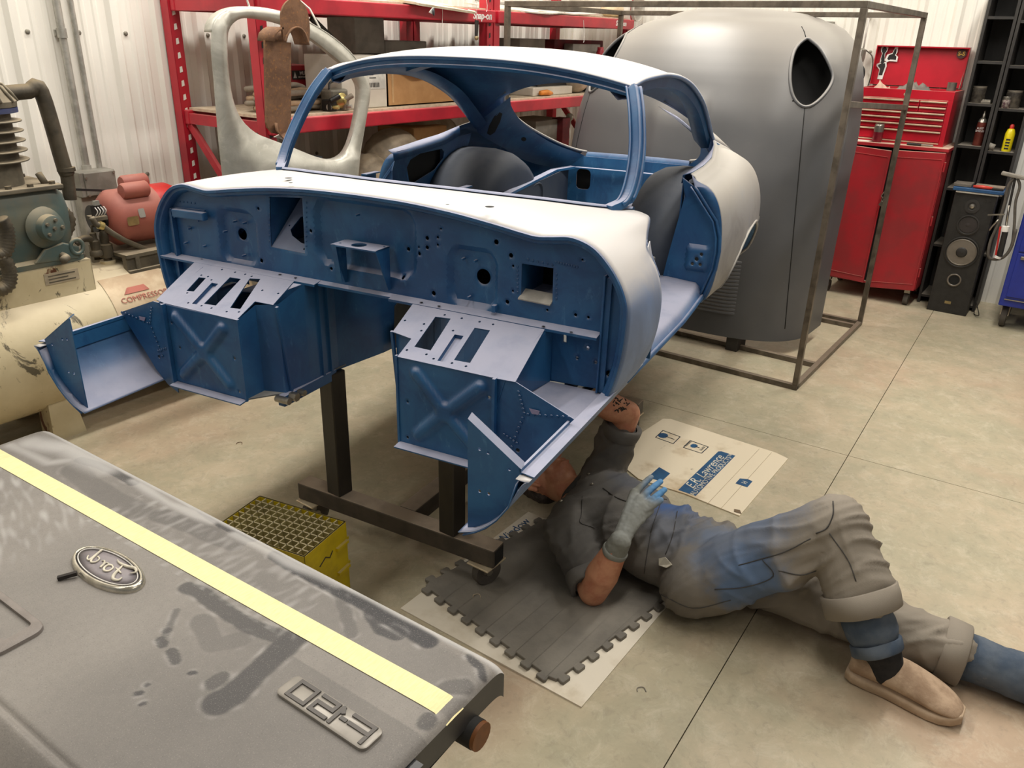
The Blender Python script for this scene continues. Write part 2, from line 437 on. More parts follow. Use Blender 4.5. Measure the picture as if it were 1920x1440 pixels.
def rack(x0, x1, label, left_end):
    t = thing('storage_rack', label, 'rack', ((x0+x1)/2, (YF+YB)/2, 0))
    posts = [(x0, YF), (x0, YB), (x1-.04, YF), (x1-.04, YB)]
    for i, (x, y) in enumerate(posts):
        mb = MB()
        yy = y if y == YB else y+.0
        mb.bb((x-.03, yy-.012, 0), (x+.03, yy-.008, 1.98)); mb.bb((x-.03, yy-.012, 0), (x-.026, yy+.05, 1.98)); mb.bb((x+.026, yy-.012, 0), (x+.03, yy+.05, 1.98))
        po = mb.build('upright', M_RED, t, bevel=.002)
        if left_end and i < 3:
            for k in range(26):                                   # key-hole slots along the post
                z = .25+k*.066
                MB().add([(x-.012, yy-.0135, z), (x+.006, yy-.0135, z+.006), (x+.004, yy-.0135, z+.032), (x-.010, yy-.0135, z+.028)], [(0, 1, 2, 3)]).build('slot', M_BLACK if y == YF else M_WALL, po)
    for x in (x0, x1-.04):                                          # end frames
        for z in (.55, 1.22, 1.75): MB().bar((x, YF+.03, z), (x, YB, z), .03, .05).build('end_brace', M_RED, t)
        MB().bar((x, YF+.04, .55), (x, YB-.02, 1.2), .02, .04).build('diagonal_brace', M_RED, t)
    for (z0, z1, nm) in ((1.19, 1.262, 'lower'), (1.722, 1.792, 'upper')):
        for y in (YF-.022, YB-.03):
            MB().bb((x0-.02, y-.018, z0), (x1-.02, y+.018, z1)).build('beam', M_RED, t, bevel=.006)
        MB().bb((x0+.01, YF, z1-.004), (x1-.05, YB-.02, z1+.010)).build('deck', M_DECK, t)
    return t
rk1 = rack(XR0, XR1, 'red steel storage rack holding the cardboard boxes, beside the compressor', True)
rk2 = rack(XR1+.03, XR2, 'red steel storage rack near the room corner behind the grey bonnet', False)
def on_beam(px, py): return wy(px, py, YF-.041)
for rk, (px, py), sz in ((rk1, (905, 30), .056), (rk2, (1165, 44.5), .05)):
    p = on_beam(px, py); text_obj('lettering', 'Snap-on', sz, M_WHITE, rk, p, (1, 0, 0), (0, 0, 1), .001, shear=.12, bold=.0012)

# goods on the racks --------------------------------------------------------------------------
def carton(name, label, x0, x1, y0, y1, z0, h, mat, open_top=False, cat='box', group=None):
    t = thing(name, label, cat, ((x0+x1)/2, (y0+y1)/2, z0), 0, group)
    b = MB(); w = .006
    if open_top:
        b.bb((x0, y0, z0), (x1, y1, z0+w)); b.bb((x0, y0, z0), (x1, y0+w, z0+h)); b.bb((x0, y1-w, z0), (x1, y1, z0+h))
        b.bb((x0, y0, z0), (x0+w, y1, z0+h)); b.bb((x1-w, y0, z0), (x1, y1, z0+h)); b.build('carton_body', mat, t)
    else:
        b.bb((x0, y0, z0), (x1, y1, z0+h)); b.build('carton_body', mat, t, bevel=.004)
    return t
ZL, ZU = 1.273, 1.803
def bx(px, py, Y): return wy(px, py, Y)
# brown open carton
xa, xb = bx(727, 190, 3.30).x, bx(892, 180, 3.30).x
t = carton('cardboard_box', 'large brown open cardboard box on the red shelf', xa, xb, 3.30, 3.62, ZL, .20, M_CARD, True)
fp = MB(); fp.add([(xa+.03, 3.30, ZL+.2), (xb-.12, 3.30, ZL+.2), (xb-.16, 3.285, ZL+.165), (xa+.2, 3.27, ZL+.15)], [(0, 1, 2, 3)]); fp.build('flap', M_CARD, t, solid=.005)
fp = MB(); fp.add([(xa, 3.30, ZL+.2), (xa, 3.60, ZL+.2), (xa-.06, 3.58, ZL+.25), (xa-.06, 3.33, ZL+.25)], [(0, 1, 2, 3)]); fp.build('flap', M_CARD, t, solid=.005)
MB().bb((xa+.035, 3.2985, ZL+.02), (xa+.05, 3.2995, ZL+.19)).build('tape_strip', pm('packing_tape', (206, 168, 120), rough=.3), t)
cl = MB()
for i in range(5): cl.ball((lerp(xa+.1, xb-.1, i/4), 3.42, ZL+.17+.03*(i % 2)), (.1, .11, .05), 10, 6)
o = tag(cl.build('crumpled_liner', pm('dusty_canvas', (148, 132, 106), (110, 98, 80), rough=.95), None, True, loc=((xa+xb)/2, 3.42, ZL)), 'dusty canvas bundle inside the open brown cardboard box', 'canvas')
# white carton with a shipping label
xa, xb = bx(643, 200, 3.30).x, bx(726, 195, 3.30).x
t = carton('cardboard_box', 'white carton with a printed shipping label beside the brown box', xa, xb, 3.30, 3.58, ZL, .265, M_CARDW)
lb = MB().bb((xa+.185, 3.2975, ZL+.095), (xb-.012, 3.2995, ZL+.235)).build('shipping_label', pm('label_paper', (236, 232, 222), rough=.6), t)
ink = MB()
for k in range(7): ink.bb((xa+.20+k*.011, 3.2965, ZL+.105), (xa+.206+k*.011, 3.2975, ZL+.128))
for k, (u, w) in enumerate(((.2, .05), (.2, .03), (.24, .04), (.2, .06), (.215, .035))): ink.bb((xa+u, 3.2965, ZL+.15+k*.016), (xa+u+w, 3.2975, ZL+.155+k*.016))
ink.bb((xa+.262, 3.2965, ZL+.205), (xa+.28, 3.2975, ZL+.225)); ink.build('print', M_BLACK, t)
# orange-yellow pack beside the brown box
xa = bx(886, 185, 3.33).x; t = carton('small_pack', 'small orange carton at the end of the brown box', xa, xa+.04, 3.30, 3.36, ZL, .07, pm('orange_card', (236, 160, 30), rough=.6))
MB().bb((xa, 3.2985, ZL+.071), (xa+.04, 3.36, ZL+.078)).build('lid', pm('navy_card', (24, 26, 60), rough=.6), t)
# red and white motor-mount cartons, stacked
xa, xb = bx(545, 145, 3.62).x, bx(592, 145, 3.62).x
M_REDCARD = pm('red_card', (176, 40, 50), (158, 34, 44), rough=.7)
for k in range(2):
    lab = ('flat red and white carton lettered MUSCLE MOTOR MOUNTS, upper of the stack', 'flat red and white carton with no lettering in view, under the MUSCLE carton')[k]
    z0 = ZL+.125-.115*k if k == 0 else ZL+.03
    t = carton('parts_carton', lab, xa, xb+.02, 3.62, 3.86, ZL+(.10 if k == 0 else .0), .105 if k == 0 else .098, M_REDCARD)
    z = ZL+(.10 if k == 0 else .0)
    MB().bb((xb-.005, 3.618, z), (xb+.02, 3.6195, z+.10)).build('white_edge', M_CARDW, t)
    if k == 0:
        MB().bb((xa+.01, 3.617, z+.035), (xb-.006, 3.619, z+.08)).build('black_band', M_BLACK, t)
        text_obj('lettering', 'MUSCLE', .026, M_WHITE, t, ((xa+xb)/2+.02, 3.6165, z+.065), (1, 0, 0), (0, 0, 1), .0004, bold=.0006)
        text_obj('lettering', 'MOTOR MOUNTS', .0145, M_WHITE, t, ((xa+xb)/2+.02, 3.6165, z+.046), (1, 0, 0), (0, 0, 1), .0004, bold=.0003)
        MB().prism([(xa+.016, 3.6168, z+.042), (xa+.04, 3.6168, z+.042), (xa+.028, 3.6168, z+.075)], (0, -.0005, 0)).build('emblem', M_WHITE, t)
xa2 = xb+.03
t = carton('parts_carton', 'red carton end with a black band half hidden by the windscreen pillar', xa2, xa2+.13, 3.42, 3.70, ZL+.09, .12, M_REDCARD)
MB().bb((xa2+.01, 3.417, ZL+.13), (xa2+.12, 3.419, ZL+.175)).build('black_band', M_BLACK, t)
MB().prism([(xa2+.016, 3.4165, ZL+.137), (xa2+.04, 3.4165, ZL+.137), (xa2+.028, 3.4165, ZL+.168)], (0, -.0005, 0)).build('emblem', M_WHITE, t)
t = carton('paper_pack', 'plain brown carton lying under the red carton end', xa2-.01, xa2+.14, 3.40, 3.70, ZL, .088, M_GREYBOX)
MB().add([(xa2-.012, 3.44, ZL+.215), (xa2+.07, 3.44, ZL+.215), (xa2+.065, 3.47, ZL+.30), (xa2-.012, 3.47, ZL+.30)], [(0, 1, 2, 3)]).build('paper_sheet', M_CARDW, None, solid=.003, loc=(xa2, 3.45, ZL+.215))
tag(bpy.data.objects['paper_sheet'], 'loose white paper sheet leaning above the red carton', 'paper')
# fuel pump block
p = bx(638, 190, 3.275)
t = thing('fuel_pump', 'grey metal pump block with a brass disc on the red shelf', 'pump', (p.x, 3.31, ZL))
MB().bb((p.x-.06, 3.275, ZL), (p.x+.062, 3.36, ZL+.105)).build('block', pm('cast_grey', (150, 146, 132), (126, 122, 110), rough=.5, metal=.3), t, bevel=.012)
br = pm('brass', (206, 190, 128), (176, 158, 98), rough=.35, metal=.7)
MB().lathe([(.038, 0), (.038, .008), (.03, .012), (.022, .02), (.012, .024), (.008, .034), (.001, .034)], (p.x+.005, 3.275, ZL+.05), (0, -1, 0), 18).build('brass_disc', br, t, True, auto=35)
MB().cyl((p.x-.085, 3.27, ZL+.02), (p.x-.06, 3.28, ZL+.02), .016, n=12).build('port', M_CONDUIT, t, True, auto=40)
MB().tube(cat_rom([(p.x-.05, 3.3, ZL+.1), (p.x-.03, 3.31, ZL+.135), (p.x+.03, 3.32, ZL+.14), (p.x+.07, 3.33, ZL+.11)], 5), .006, 8).build('fuel_line', M_BLACK, t, True)
# coiled hoses at the left end of the shelf
hm = [pm('grey_rubber_hose', (150, 138, 122), (126, 114, 100), rough=.8), pm('dusty_tan_hose', (178, 150, 120), (152, 128, 102), rough=.8)]
random.seed(3)
for i in range(9):
    y = 3.36+.05*(i % 3); z = ZL+.016+.022*(i//2); x0 = 2.62+.03*random.random(); x1 = 3.02-.05*random.random()
    pts = [(x0+.02, y+.06, z), (x0, y, z+.004), (x0+.1, y-.05, z+.012*random.random()), (x0+.24, y-.03, z+.02*random.random()), (x1, y+.02, z), (x1-.02, y+.07, z), (x0+.2, y+.10, z+.01), (x0+.04, y+.07, z)]
    labs = ['lowest', 'second', 'third', 'fourth', 'fifth', 'sixth', 'seventh', 'eighth', 'topmost']
    tag(MB().tube(cat_rom(pts, 6), .0135, 8).build('rubber_hose', hm[i % 2], None, True, loc=(x0+.2, y, z-.0135)), '%s %s rubber hose of the pile at the left end of the red shelf' % (labs[i], ('grey', 'tan')[i % 2]), 'hose', 'hoses piled on the shelf')
tag(MB().tube(cat_rom([(2.83, 3.62, ZL+.01), (2.80, 3.62, ZL+.12), (2.86, 3.63, ZL+.2), (2.98, 3.64, ZL+.19), (3.05, 3.65, ZL+.06)], 6), .011, 8).build('rubber_hose', hm[0], None, True, loc=(2.83, 3.62, ZL)), 'single grey hose arching up behind the hose pile', 'hose')
# small black mechanical parts between the hoses and the cartons
for i in range(6):
    x = 2.98+.03*i; y = 3.29+.075*(i % 3)
    t = thing('carburettor_part', '%s of the dark oily engine parts on the red shelf, counted from the hoses' % ['first', 'second', 'third', 'fourth', 'fifth', 'last'][i], 'engine part', (x, y, ZL), random.random(), 'engine parts on the red shelf')
    mb = MB(); mb.box((x, y, ZL+.028), (.05, .06, .056), random.random()); mb.cyl((x-.02, y-.03, ZL+.05), (x+.03, y-.05, ZL+.075), .014, n=10)
    mb.build('casting', (M_BLACK, hm[0])[i % 2], t, bevel=.006)
    MB().cyl((x, y-.03, ZL+.02), (x+.01, y-.06, ZL+.022), .010, n=10).build('pipe_stub', (br, M_CONDUIT)[i % 2], t, True, auto=40)
# upper part of rack 1: grey cartons and odd pieces seen in the shade
def simple_box(px0, py0, px1, py1, Y, d, z0, label, m, nm='carton'):
    a, b = wy(px0, py0, Y), wy(px1, py1, Y)
    return tag(MB().bb((min(a.x, b.x), Y, z0), (max(a.x, b.x), Y+d, max(a.z, b.z))).build(nm, m, None, bevel=.005, loc=((a.x+b.x)/2, Y+d/2, z0)), label, 'box')
simple_box(664, 32, 722, 95, 3.5, .22, 1.54, 'tall grey carton standing on the folded box, under the upper beam', M_GREYBOX)
simple_box(722, 76, 800, 92, 3.5, .25, 1.54, 'low grey carton next to the tall grey one, under the upper beam', M_GREYBOX)
simple_box(655, 96, 870, 130, 3.66, .2, ZL, 'dark board box standing behind the white carton', pm('dark_brown_board', (74, 48, 38), rough=.8))
mb = MB().bb((wy(655, 90, 3.6).x, 3.5, 1.525), (wy(860, 90, 3.6).x, 3.75, 1.538)); mb.bb((wy(655, 90, 3.6).x, 3.74, ZL), (wy(655, 90, 3.6).x+.02, 3.78, 1.53)); mb.bb((wy(860, 90, 3.6).x-.02, 3.74, ZL), (wy(860, 90, 3.6).x, 3.78, 1.53))
tag(mb.build('inner_shelf', pm('dark_shelf', (60, 44, 40), rough=.8), None, loc=(3.4, 3.6, ZL)), 'dark inner shelf board carrying the grey cartons', 'shelf')
# black tool hanging diagonally
a, b = wy(583, 33, 3.45), wy(640, 90, 3.45)
tag(MB().bar(a, b, .02, .03).build('black_bar', M_BLACK, None, bevel=.004, loc=b), 'black bar leaning diagonally against the upper rack beam', 'bar')
# rack 2, in the shade: dark goods
def blob(name, label, cat, px, py, Y, r, m, zb):
    p = wy(px, py, Y); return tag(MB().ball((p.x, Y, zb+r[2]), r, 14, 10).build(name, m, None, True, loc=(p.x, Y, zb)), label, cat)
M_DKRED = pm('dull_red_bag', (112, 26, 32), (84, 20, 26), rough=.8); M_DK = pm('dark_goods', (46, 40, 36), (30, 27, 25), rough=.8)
M_BAG = pm('clear_dusty_bag', (150, 134, 112), (118, 104, 86), rough=.6)
simple_box(1000, 165, 1072, 187, 3.30, .3, ZL, 'long pale carton on the far rack, seen under the car roof', M_CARDW)
p = wy(1022, 181, 3.27); tag(MB().tube([(p.x-.06, 3.27, ZL+.022), (p.x+.02, 3.27, ZL+.022), (p.x+.05, 3.27, ZL+.018), (p.x+.1, 3.275, ZL+.014)], [.016, .02, .018, .008], 10).build('caulk_tube', pm('orange_plastic', (226, 140, 50), rough=.5), None, True, loc=(p.x, 3.27, ZL)), 'orange plastic tool lying in front of the long pale carton', 'tool')
blob('cloth_bundle', 'pale crumpled cloth at the end of the long pale carton', 'cloth', 1078, 170, 3.35, (.12, .1, .09), pm('pale_cloth', (196, 184, 164), (160, 148, 128), rough=.9), ZL)
simple_box(975, 72, 1022, 92, 3.45, .3, ZL+.15, 'grey dusty equipment box on the far rack below the second beam', M_GREYBOX)
simple_box(1040, 74, 1130, 96, 3.45, .3, ZL+.12, 'dark red machine case on the far rack', M_DKRED, 'machine_case')
simple_box(1075, 82, 1125, 98, 3.36, .08, ZL+.10, 'pale grey panel in front of the dark red machine case', M_GREYBOX, 'panel')
for i in range(3):
    x = 4.55+i*.12; tag(MB().bb((x, 3.5, ZL), (x+.1, 3.8, ZL+.22)).build('dark_carton', M_DK, None, loc=(x+.05, 3.65, ZL)), '%s of the three dark cartons in the shade of the far rack' % ['leftmost', 'middle', 'rightmost'][i], 'box', 'dark cartons on the far rack')
tag(MB().bb((5.0, 3.36, ZL), (5.6, 3.85, ZL+.115)).build('dark_crate', M_DK, None, loc=(5.3, 3.6, ZL)), 'wide dark crate under the dark red machine case', 'crate')
p = wy(1127, 75, 3.3); tag(MB().lathe([(.03, 0), (.034, .02), (.032, .10), (.024, .12), (.024, .14), (.001, .14)], (p.x, 3.3, ZL+.18), (0, 0, 1), 14).build('red_can', M_RED, None, True, loc=(p.x, 3.3, ZL+.18)), 'small red can standing beside the grey bonnet edge', 'can')
tag(MB().bb((p.x-.1, 3.26, ZL), (p.x+.1, 3.4, ZL+.18)).build('dark_carton', M_DK, None, loc=(p.x, 3.33, ZL)), 'dark carton under the small red can', 'box')
# below the lower shelf: bags and cartons on a bottom shelf
for (x0, x1) in ((XR0, XR1), (XR1+.03, XR2)):
    o = MB().bb((x0+.03, YF+.03, .735), (x1-.06, YB-.02, .75)).build('bottom_deck', M_DECK, rk1 if x0 == XR0 else rk2)
ZB = .75
simple_box(776, 241, 838, 262, 3.36, .3, ZB, 'brown cardboard carton on the bottom shelf below the open box', M_CARD)
blob('plastic_bag', 'crumpled clear plastic bag left of the brown carton on the bottom shelf', 'bag', 735, 255, 3.36, (.22, .16, .2), M_BAG, ZB)
blob('plastic_bag', 'smaller crumpled plastic bag seen through the silver door frame', 'bag', 690, 275, 3.33, (.14, .12, .14), M_BAG, ZB)
blob('cloth_bundle', 'draped beige cloth lying over the brown carton on the bottom shelf', 'cloth', 800, 232, 3.55, (.3, .15, .22), pm('beige_cloth', (170, 156, 130), (140, 126, 104), rough=.9), ZB+.02)
tag(MB().bb((2.62, 3.3, ZB), (2.92, 3.7, ZB+.3)).build('grey_panel_box', pm('blue_grey_board', (92, 98, 106), (76, 82, 90), rough=.7), None, loc=(2.77, 3.5, ZB)), 'blue-grey board box on the bottom shelf behind the silver door frame', 'box')
simple_box(700, 292, 722, 318, 3.3, .2, ZB, 'pale carton standing at the left foot of the car on the bottom shelf', M_CARDW)
simple_box(1005, 228, 1058, 290, 3.35, .3, ZB, 'clear grey storage bin on the bottom shelf of the far rack', M_GREYBOX, 'storage_bin')
simple_box(1056, 222, 1066, 290, 3.3, .1, ZB, 'narrow dark red panel beside the clear storage bin', M_DKRED, 'panel')
p = wy(1052, 218, 3.5); tag(MB().ball((p.x, 3.42, p.z), .03, 12, 8).cyl((p.x, 3.42, ZB), (p.x, 3.42, p.z), .012, n=8).build('chrome_ball_joint', M_CONDUIT, None, True, loc=(p.x, 3.42, ZB)), 'chrome ball fitting standing behind the storage bin', 'fitting')
# odds and ends lying on top of the racks
mb = MB(); a = wy(765, 3, 3.2); b = wy(892, 20, 3.14); 
mb.add([(wy(768, 0, 3.2).x-.05, 3.7, 1.86), (wy(768, 0, 3.2).x, 3.16, 1.805), (wy(780, 10, 3.16).x, 3.14, 1.800), (b.x-.02, 3.13, 1.775), (b.x, 3.14, 1.78), (b.x+.1, 3.7, 1.86)], [(0, 1, 2, 3, 4, 5)])
tag(mb.build('cloth_sheet', pm('linen_cloth', (214, 200, 176), (190, 176, 150), rough=.9), None, solid=.012, loc=(4.0, 3.3, 1.8)), 'pale linen sheet hanging over the edge of the upper beam', 'cloth')
mb = MB()
for i, (px0, px1, yy, z) in enumerate(((985, 1060, 3.2, 1.80), (1010, 1125, 3.24, 1.81), (1000, 1090, 3.35, 1.83))):
    x0, x1 = wy(px0, 20, yy).x, wy(px1, 25, yy).x
    o = MB().add([(x0, yy, z), ((x0+x1)/2, yy-.03, z-.004), (x1, yy, z+.01), (x1, yy+.5, z+.05), ((x0+x1)/2, yy+.5, z+.05), (x0, yy+.5, z+.05)], [(0, 1, 4, 5), (1, 2, 3, 4)]).build('trim_panel', (pm('white_trim', (222, 214, 200), rough=.5), M_CARDW, M_GREYBOX)[i], None, solid=.008, loc=(x0, yy, z))
    tag(o, '%s pale car trim panel lying on top of the far rack' % ['lowest', 'middle', 'topmost'][i], 'panel', 'trim panels on the far rack')
p = wy(1160, 25, 3.3); tag(MB().ball((p.x, 3.35, 1.80+.06), (.1, .1, .06), 12, 8).build('fur_bundle', pm('cream_fleece', (222, 206, 176), (190, 166, 130), rough=.95, bump=.6), None, True, loc=(p.x, 3.35, 1.8)), 'cream fleece bundle at the corner end of the far rack', 'cloth')
p = wy(1168, 12, 3.35); tag(MB().ball((p.x+.02, 3.42, 1.92), (.09, .09, .05), 12, 8).build('red_pad', M_DKRED, None, True, loc=(p.x, 3.42, 1.88)), 'dull red pad on the cream fleece bundle', 'pad')
# rolled white sheet at the corner
p = wy(1195, 14, 3.2); mb = MB(); pts = []
for k in range(26):
    a = k*.42; r = .035+.0045*k; pts.append((p.x+.02+r*math.cos(a), r*math.sin(a)))
mb.grid([[(x, 3.2, 1.87+z) for x, z in pts], [(x, 3.75, 1.90+z) for x, z in pts]])
tag(mb.build('paper_roll', pm('white_paper', (226, 218, 204), rough=.7), None, True, solid=.004, loc=(p.x, 3.45, 1.8)), 'loosely rolled white sheet on the rack end by the corner', 'roll')
# masking-tape tags and hanging wires from the rack
for i, (px, y0, y1) in enumerate(((828, 0, 48), (912, 0, 20), (1094, 38, 78))):
    a, b = wy(px, y0, 3.197), wy(px+1, y1, 3.197)
    tag(MB().tube([a, a.lerp(b, .5)+V(.006, 0, 0), b, b+V(-.008, 0, -.006)], .0016, 5).build('wire', M_WHITE, None, loc=a), '%s thin white wire hanging in front of the upper beam' % ['left', 'middle', 'right'][i], 'wire')
p = wy(812, 22, 3.10); t = thing('hanging_tag', 'small dark round tag with white tape hanging from the upper beam', 'tag', p)
MB().cyl(p+V(0, 0, 0), p+V(.004, -.006, 0), .019, n=18).build('disc', pm('dark_tag', (54, 64, 70), rough=.5), t, True, auto=40)
MB().add([p+V(-.035, 0, -.004), p+V(-.01, -.004, .02), p+V(.004, -.006, .022), p+V(-.006, 0, -.012)], [(0, 1, 2, 3)]).build('tape', M_WHITE, t, solid=.002)
p = wy(893, 60, 3.05); t = thing('spray_gun', 'slim dark tool with a pale knob hanging on a cord from the rack', 'tool', p)
MB().cyl(p+V(0, 0, -.02), p+V(.004, 0, .06), .009, .012, n=10).build('handle', M_DK, t, True, auto=40)
MB().ball(p+V(.003, 0, -.03), .013, 10, 6).build('knob', pm('pale_knob', (180, 160, 120), rough=.4, metal=.5), t, True)
MB().cyl(p+V(.004, 0, .06), p+V(.0, 0, .35), .0012, n=5).build('cord', M_WHITE, t)

# ================================================================== silver door shell and rusty bracket
def mat_alu():
    k = NT('bare_metal'); f = k.ramp(k.noise(5, 6, .65, None, .5), .35, .68); g = k.ramp(k.noise(16, 6, .7, None, 1.0), .55, .7)
    c = k.mix(f, lin((200, 197, 186)), lin((168, 165, 154))); c = k.mix(k.math('MULTIPLY', g, .5), c, lin((210, 206, 194)))
    return k.fin(c, k.ramp(k.noise(9, 5), .3, .7, .3, .55), .25, .5)
M_ALU = mat_alu()
YD = 3.08
def DP(px, py): return wy(px, py, YD)
outer = [(396, 60), (400, 42), (413, 26), (436, 15), (470, 12), (515, 18), (565, 34), (615, 62), (655, 95), (680, 128), (693, 160), (693, 185), (688, 215), (682, 250), (676, 285), (672, 330), (668, 420), (425, 420), (418, 345), (408, 250), (400, 150), (395, 95)]
inner = [(430, 55), (442, 40), (460, 34), (505, 39), (550, 53), (590, 77), (620, 101), (648, 125), (668, 150), (674, 172), (671, 205), (663, 245), (653, 275), (640, 292), (620, 299), (590, 293), (550, 277), (510, 262), (478, 248), (452, 222), (437, 185), (429, 130), (427, 80)]
o2 = [(p.x, p.z) for p in (DP(*q) for q in [tuple(v) for v in cat_rom([(a, b, 0) for a, b in outer[:17]], 3)] if False)] if False else None
def smooth_px(P, n=3, closed=True): return [(v.x, v.y) for v in cat_rom([(a, b, 0) for a, b in P], n, closed)]
op = [(DP(*q).x, DP(*q).z) for q in smooth_px(outer[:16], 3, False)+outer[16:]]
ip = [(DP(*q).x, DP(*q).z) for q in smooth_px(inner, 3)]
t = thing('car_door_frame', 'bare silver metal door shell with an open window hanging at the rack', 'door shell', (DP(550, 300).x, YD, ip and .72))
def segd(s, tt, P): return min(sdseg(s, tt, P[i-1], P[i]) for i in range(len(P)))
def dh(s, tt): return .028*(1-math.exp(-min(segd(s, tt, ip), segd(s, tt, op))/.022))
mb = MB(); panel(mb, op, [ip], ((0, YD, 0), (1, 0, 0), (0, 0, 1)), dh, .014)
mb.build('outer_skin', M_ALU, t, True, solid=.006)
MB().grid([[(a, YD, b) for a, b in ip+ip[:1]], [(a, YD+.03, b) for a, b in ip+ip[:1]]]).build('window_flange', M_ALU, t, True)
MB().grid([[(a, YD-.002, b) for a, b in op[:46]], [(a, YD+.05, b) for a, b in op[:46]]]).build('edge_return', M_ALU, t, True, solid=.004)
hk0 = DP(470, 13); MB().tube([hk0+V(0, 0, -.02), hk0+V(0, .03, .05), (hk0.x, 3.20, 1.795), (hk0.x, 3.235, 1.80)], .005, 6).build('hanging_hook', M_CONDUIT, t)
hk0 = DP(600, 53); MB().tube([hk0, hk0+V(0, .06, .08), (hk0.x, 3.199, 1.775)], .005, 6).build('hanging_hook', M_CONDUIT, t)
# rusty spear-shaped bracket hanging in front
YG = 2.86
def GP(px, py): v = wy(px, py, YG); return (v.x, v.z)
k = NT('rust'); f = k.ramp(k.noise(9, 6, .7, None, .6), .35, .65); c = k.mix(f, lin((112, 82, 62)), lin((140, 104, 78))); g = k.ramp(k.noise(90, 3, .6), .55, .7); c = k.mix(k.math('MULTIPLY', g, .55), c, lin((172, 120, 70))); k.bump(k.noise(120, 4), .4, .003)
M_RUST = k.fin(c, .85, .15)
t = thing('rusty_bracket', 'rusty brown spear-shaped metal bracket hanging in front of the silver door shell', 'bracket', (GP(530, 140)[0], YG, GP(530, 260)[1]))
mb = MB(); po = [GP(*q) for q in ((497, 75), (546, 80), (546, 235), (538, 248), (526, 252), (512, 250), (503, 240), (500, 230))]
panel(mb, po, [], ((0, YG, 0), (1, 0, 0), (0, 0, 1))); mb.build('blade', M_RUST, t, solid=.012)
mb = MB(); hd = [GP(*q) for q in smooth_px([(513, 45), (513, 22), (520, 6), (532, -3), (541, -3), (553, 6), (561, 20), (565, 40), (566, 60), (564, 83)], 3, False)]+[GP(*q) for q in ((558, 68), (550, 55), (540, 49), (530, 52), (521, 62), (517, 76))]
panel(mb, hd, [], ((0, YG-.05, 0), (1, 0, 0), (0, 0, 1))); mb.build('head_plate', M_RUST, t, solid=.010)
arc = [GP(*q) for q in smooth_px([(517, 77), (522, 62), (532, 51), (545, 50), (556, 62), (563, 83)], 4, False)]
MB().grid([[(a, YG-.06, b) for a, b in arc], [(a, YG+.03, b) for a, b in arc]]).build('saddle', M_RUST, t, True, solid=.006)
MB().grid([[(a, YG-.05+.1*q, b) for a, b in [GP(*w) for w in ((497, 76), (500, 62), (508, 54), (516, 50))]] for q in (0, 1)]).build('side_lug', M_RUST, t, True, solid=.008)
MB().grid([[(a, YG-.055, b) for a, b in [GP(*w) for w in ((501, 228), (503, 242), (512, 252), (520, 262), (530, 258))]], [(a, YG+.0, b) for a, b in [GP(*w) for w in ((521, 231), (521, 238), (522, 246), (526, 252), (540, 246))]]]).build('lower_lug', M_RUST, t, True, solid=.006)
mb = MB(); panel(mb, [GP(*q) for q in ((545, 228), (566, 232), (556, 262), (536, 262), (520, 258), (536, 250))], [], ((0, YG+.02, 0), (1, 0, 0), (0, 0, 1))); mb.build('tail_shell', M_CARDW, t, solid=.006)
x, z = GP(537, -6); MB().cyl((x, YG-.04, z), (x, YG-.04, 4.0), .003, n=6).build('hanging_wire', M_CONDUIT, t)

# ================================================================== air compressor
k = NT('old_cream_tank'); f = k.ramp(k.noise(3, 5, .6), .35, .7); c = k.mix(f, lin((212, 198, 164)), lin((190, 174, 138)))
d = k.ramp(k.noise(6.5, 6, .72, (1, 1, .6), 1.4), .60, .66); c = k.mix(d, c, lin((96, 88, 70))); e = k.ramp(k.noise(11, 5, .7, (1, 1, .35), .8), .63, .68); c = k.mix(e, c, lin((104, 62, 40)))
dz = k.math('MULTIPLY', k.ramp(k.nz(), .4, .95), .7); c = k.mix(dz, c, lin((204, 188, 160)))
M_TANK = k.fin(c, .55, .05)
M_TEAL = pm('worn_teal_paint', (74, 92, 90), (98, 98, 84), rough=.5, scale=7, dust=.9, dcol=(160, 146, 120))
M_CAST = pm('dusty_cast_iron', (108, 100, 84), (84, 78, 66), rough=.7, scale=12, dust=.6, dcol=(176, 160, 134))
M_PIPE = pm('black_iron_pipe', (92, 84, 70), (66, 60, 50), rough=.6, metal=.3, dust=.5, dcol=(160, 142, 112))
M_PINK = pm('faded_red_motor', (168, 96, 82), (150, 84, 74), rough=.55, scale=4, dust=.25, dcol=(200, 150, 134))
M_REDM = pm('bright_red_motor', (186, 34, 28), (160, 28, 26), rough=.45)
comp = thing('air_compressor', 'large old two-stage air compressor with cream tank, teal pump and red motor', 'compressor', (1.5, 3.55, 0))
TY, TZ, TR = 3.56, .37, .285
mb = MB(); mb.lathe([(.02, -.12), (.14, -.10), (.23, -.05), (TR-.01, .02), (TR, .06), (TR, 1.78), (TR-.01, 1.82), (.23, 1.89), (.14, 1.94), (.02, 1.96)], (.55, TY, TZ), (1, 0, 0), 40); mb.build('tank', M_TANK, comp, True, auto=60)
for x in (.9, 1.42, 2.1):
    MB().prism([(x-.07, TY-.22, 0), (x+.07, TY-.22, 0), (x+.05, TY-.19, TZ-.16), (x-.05, TY-.19, TZ-.16)], (0, .1, 0)).build('tank_foot', M_TANK, comp)
    MB().prism([(x-.07, TY+.22, 0), (x+.07, TY+.22, 0), (x+.05, TY+.19, TZ-.16), (x-.05, TY+.19, TZ-.16)], (0, -.1, 0)).build('tank_foot', M_TANK, comp)
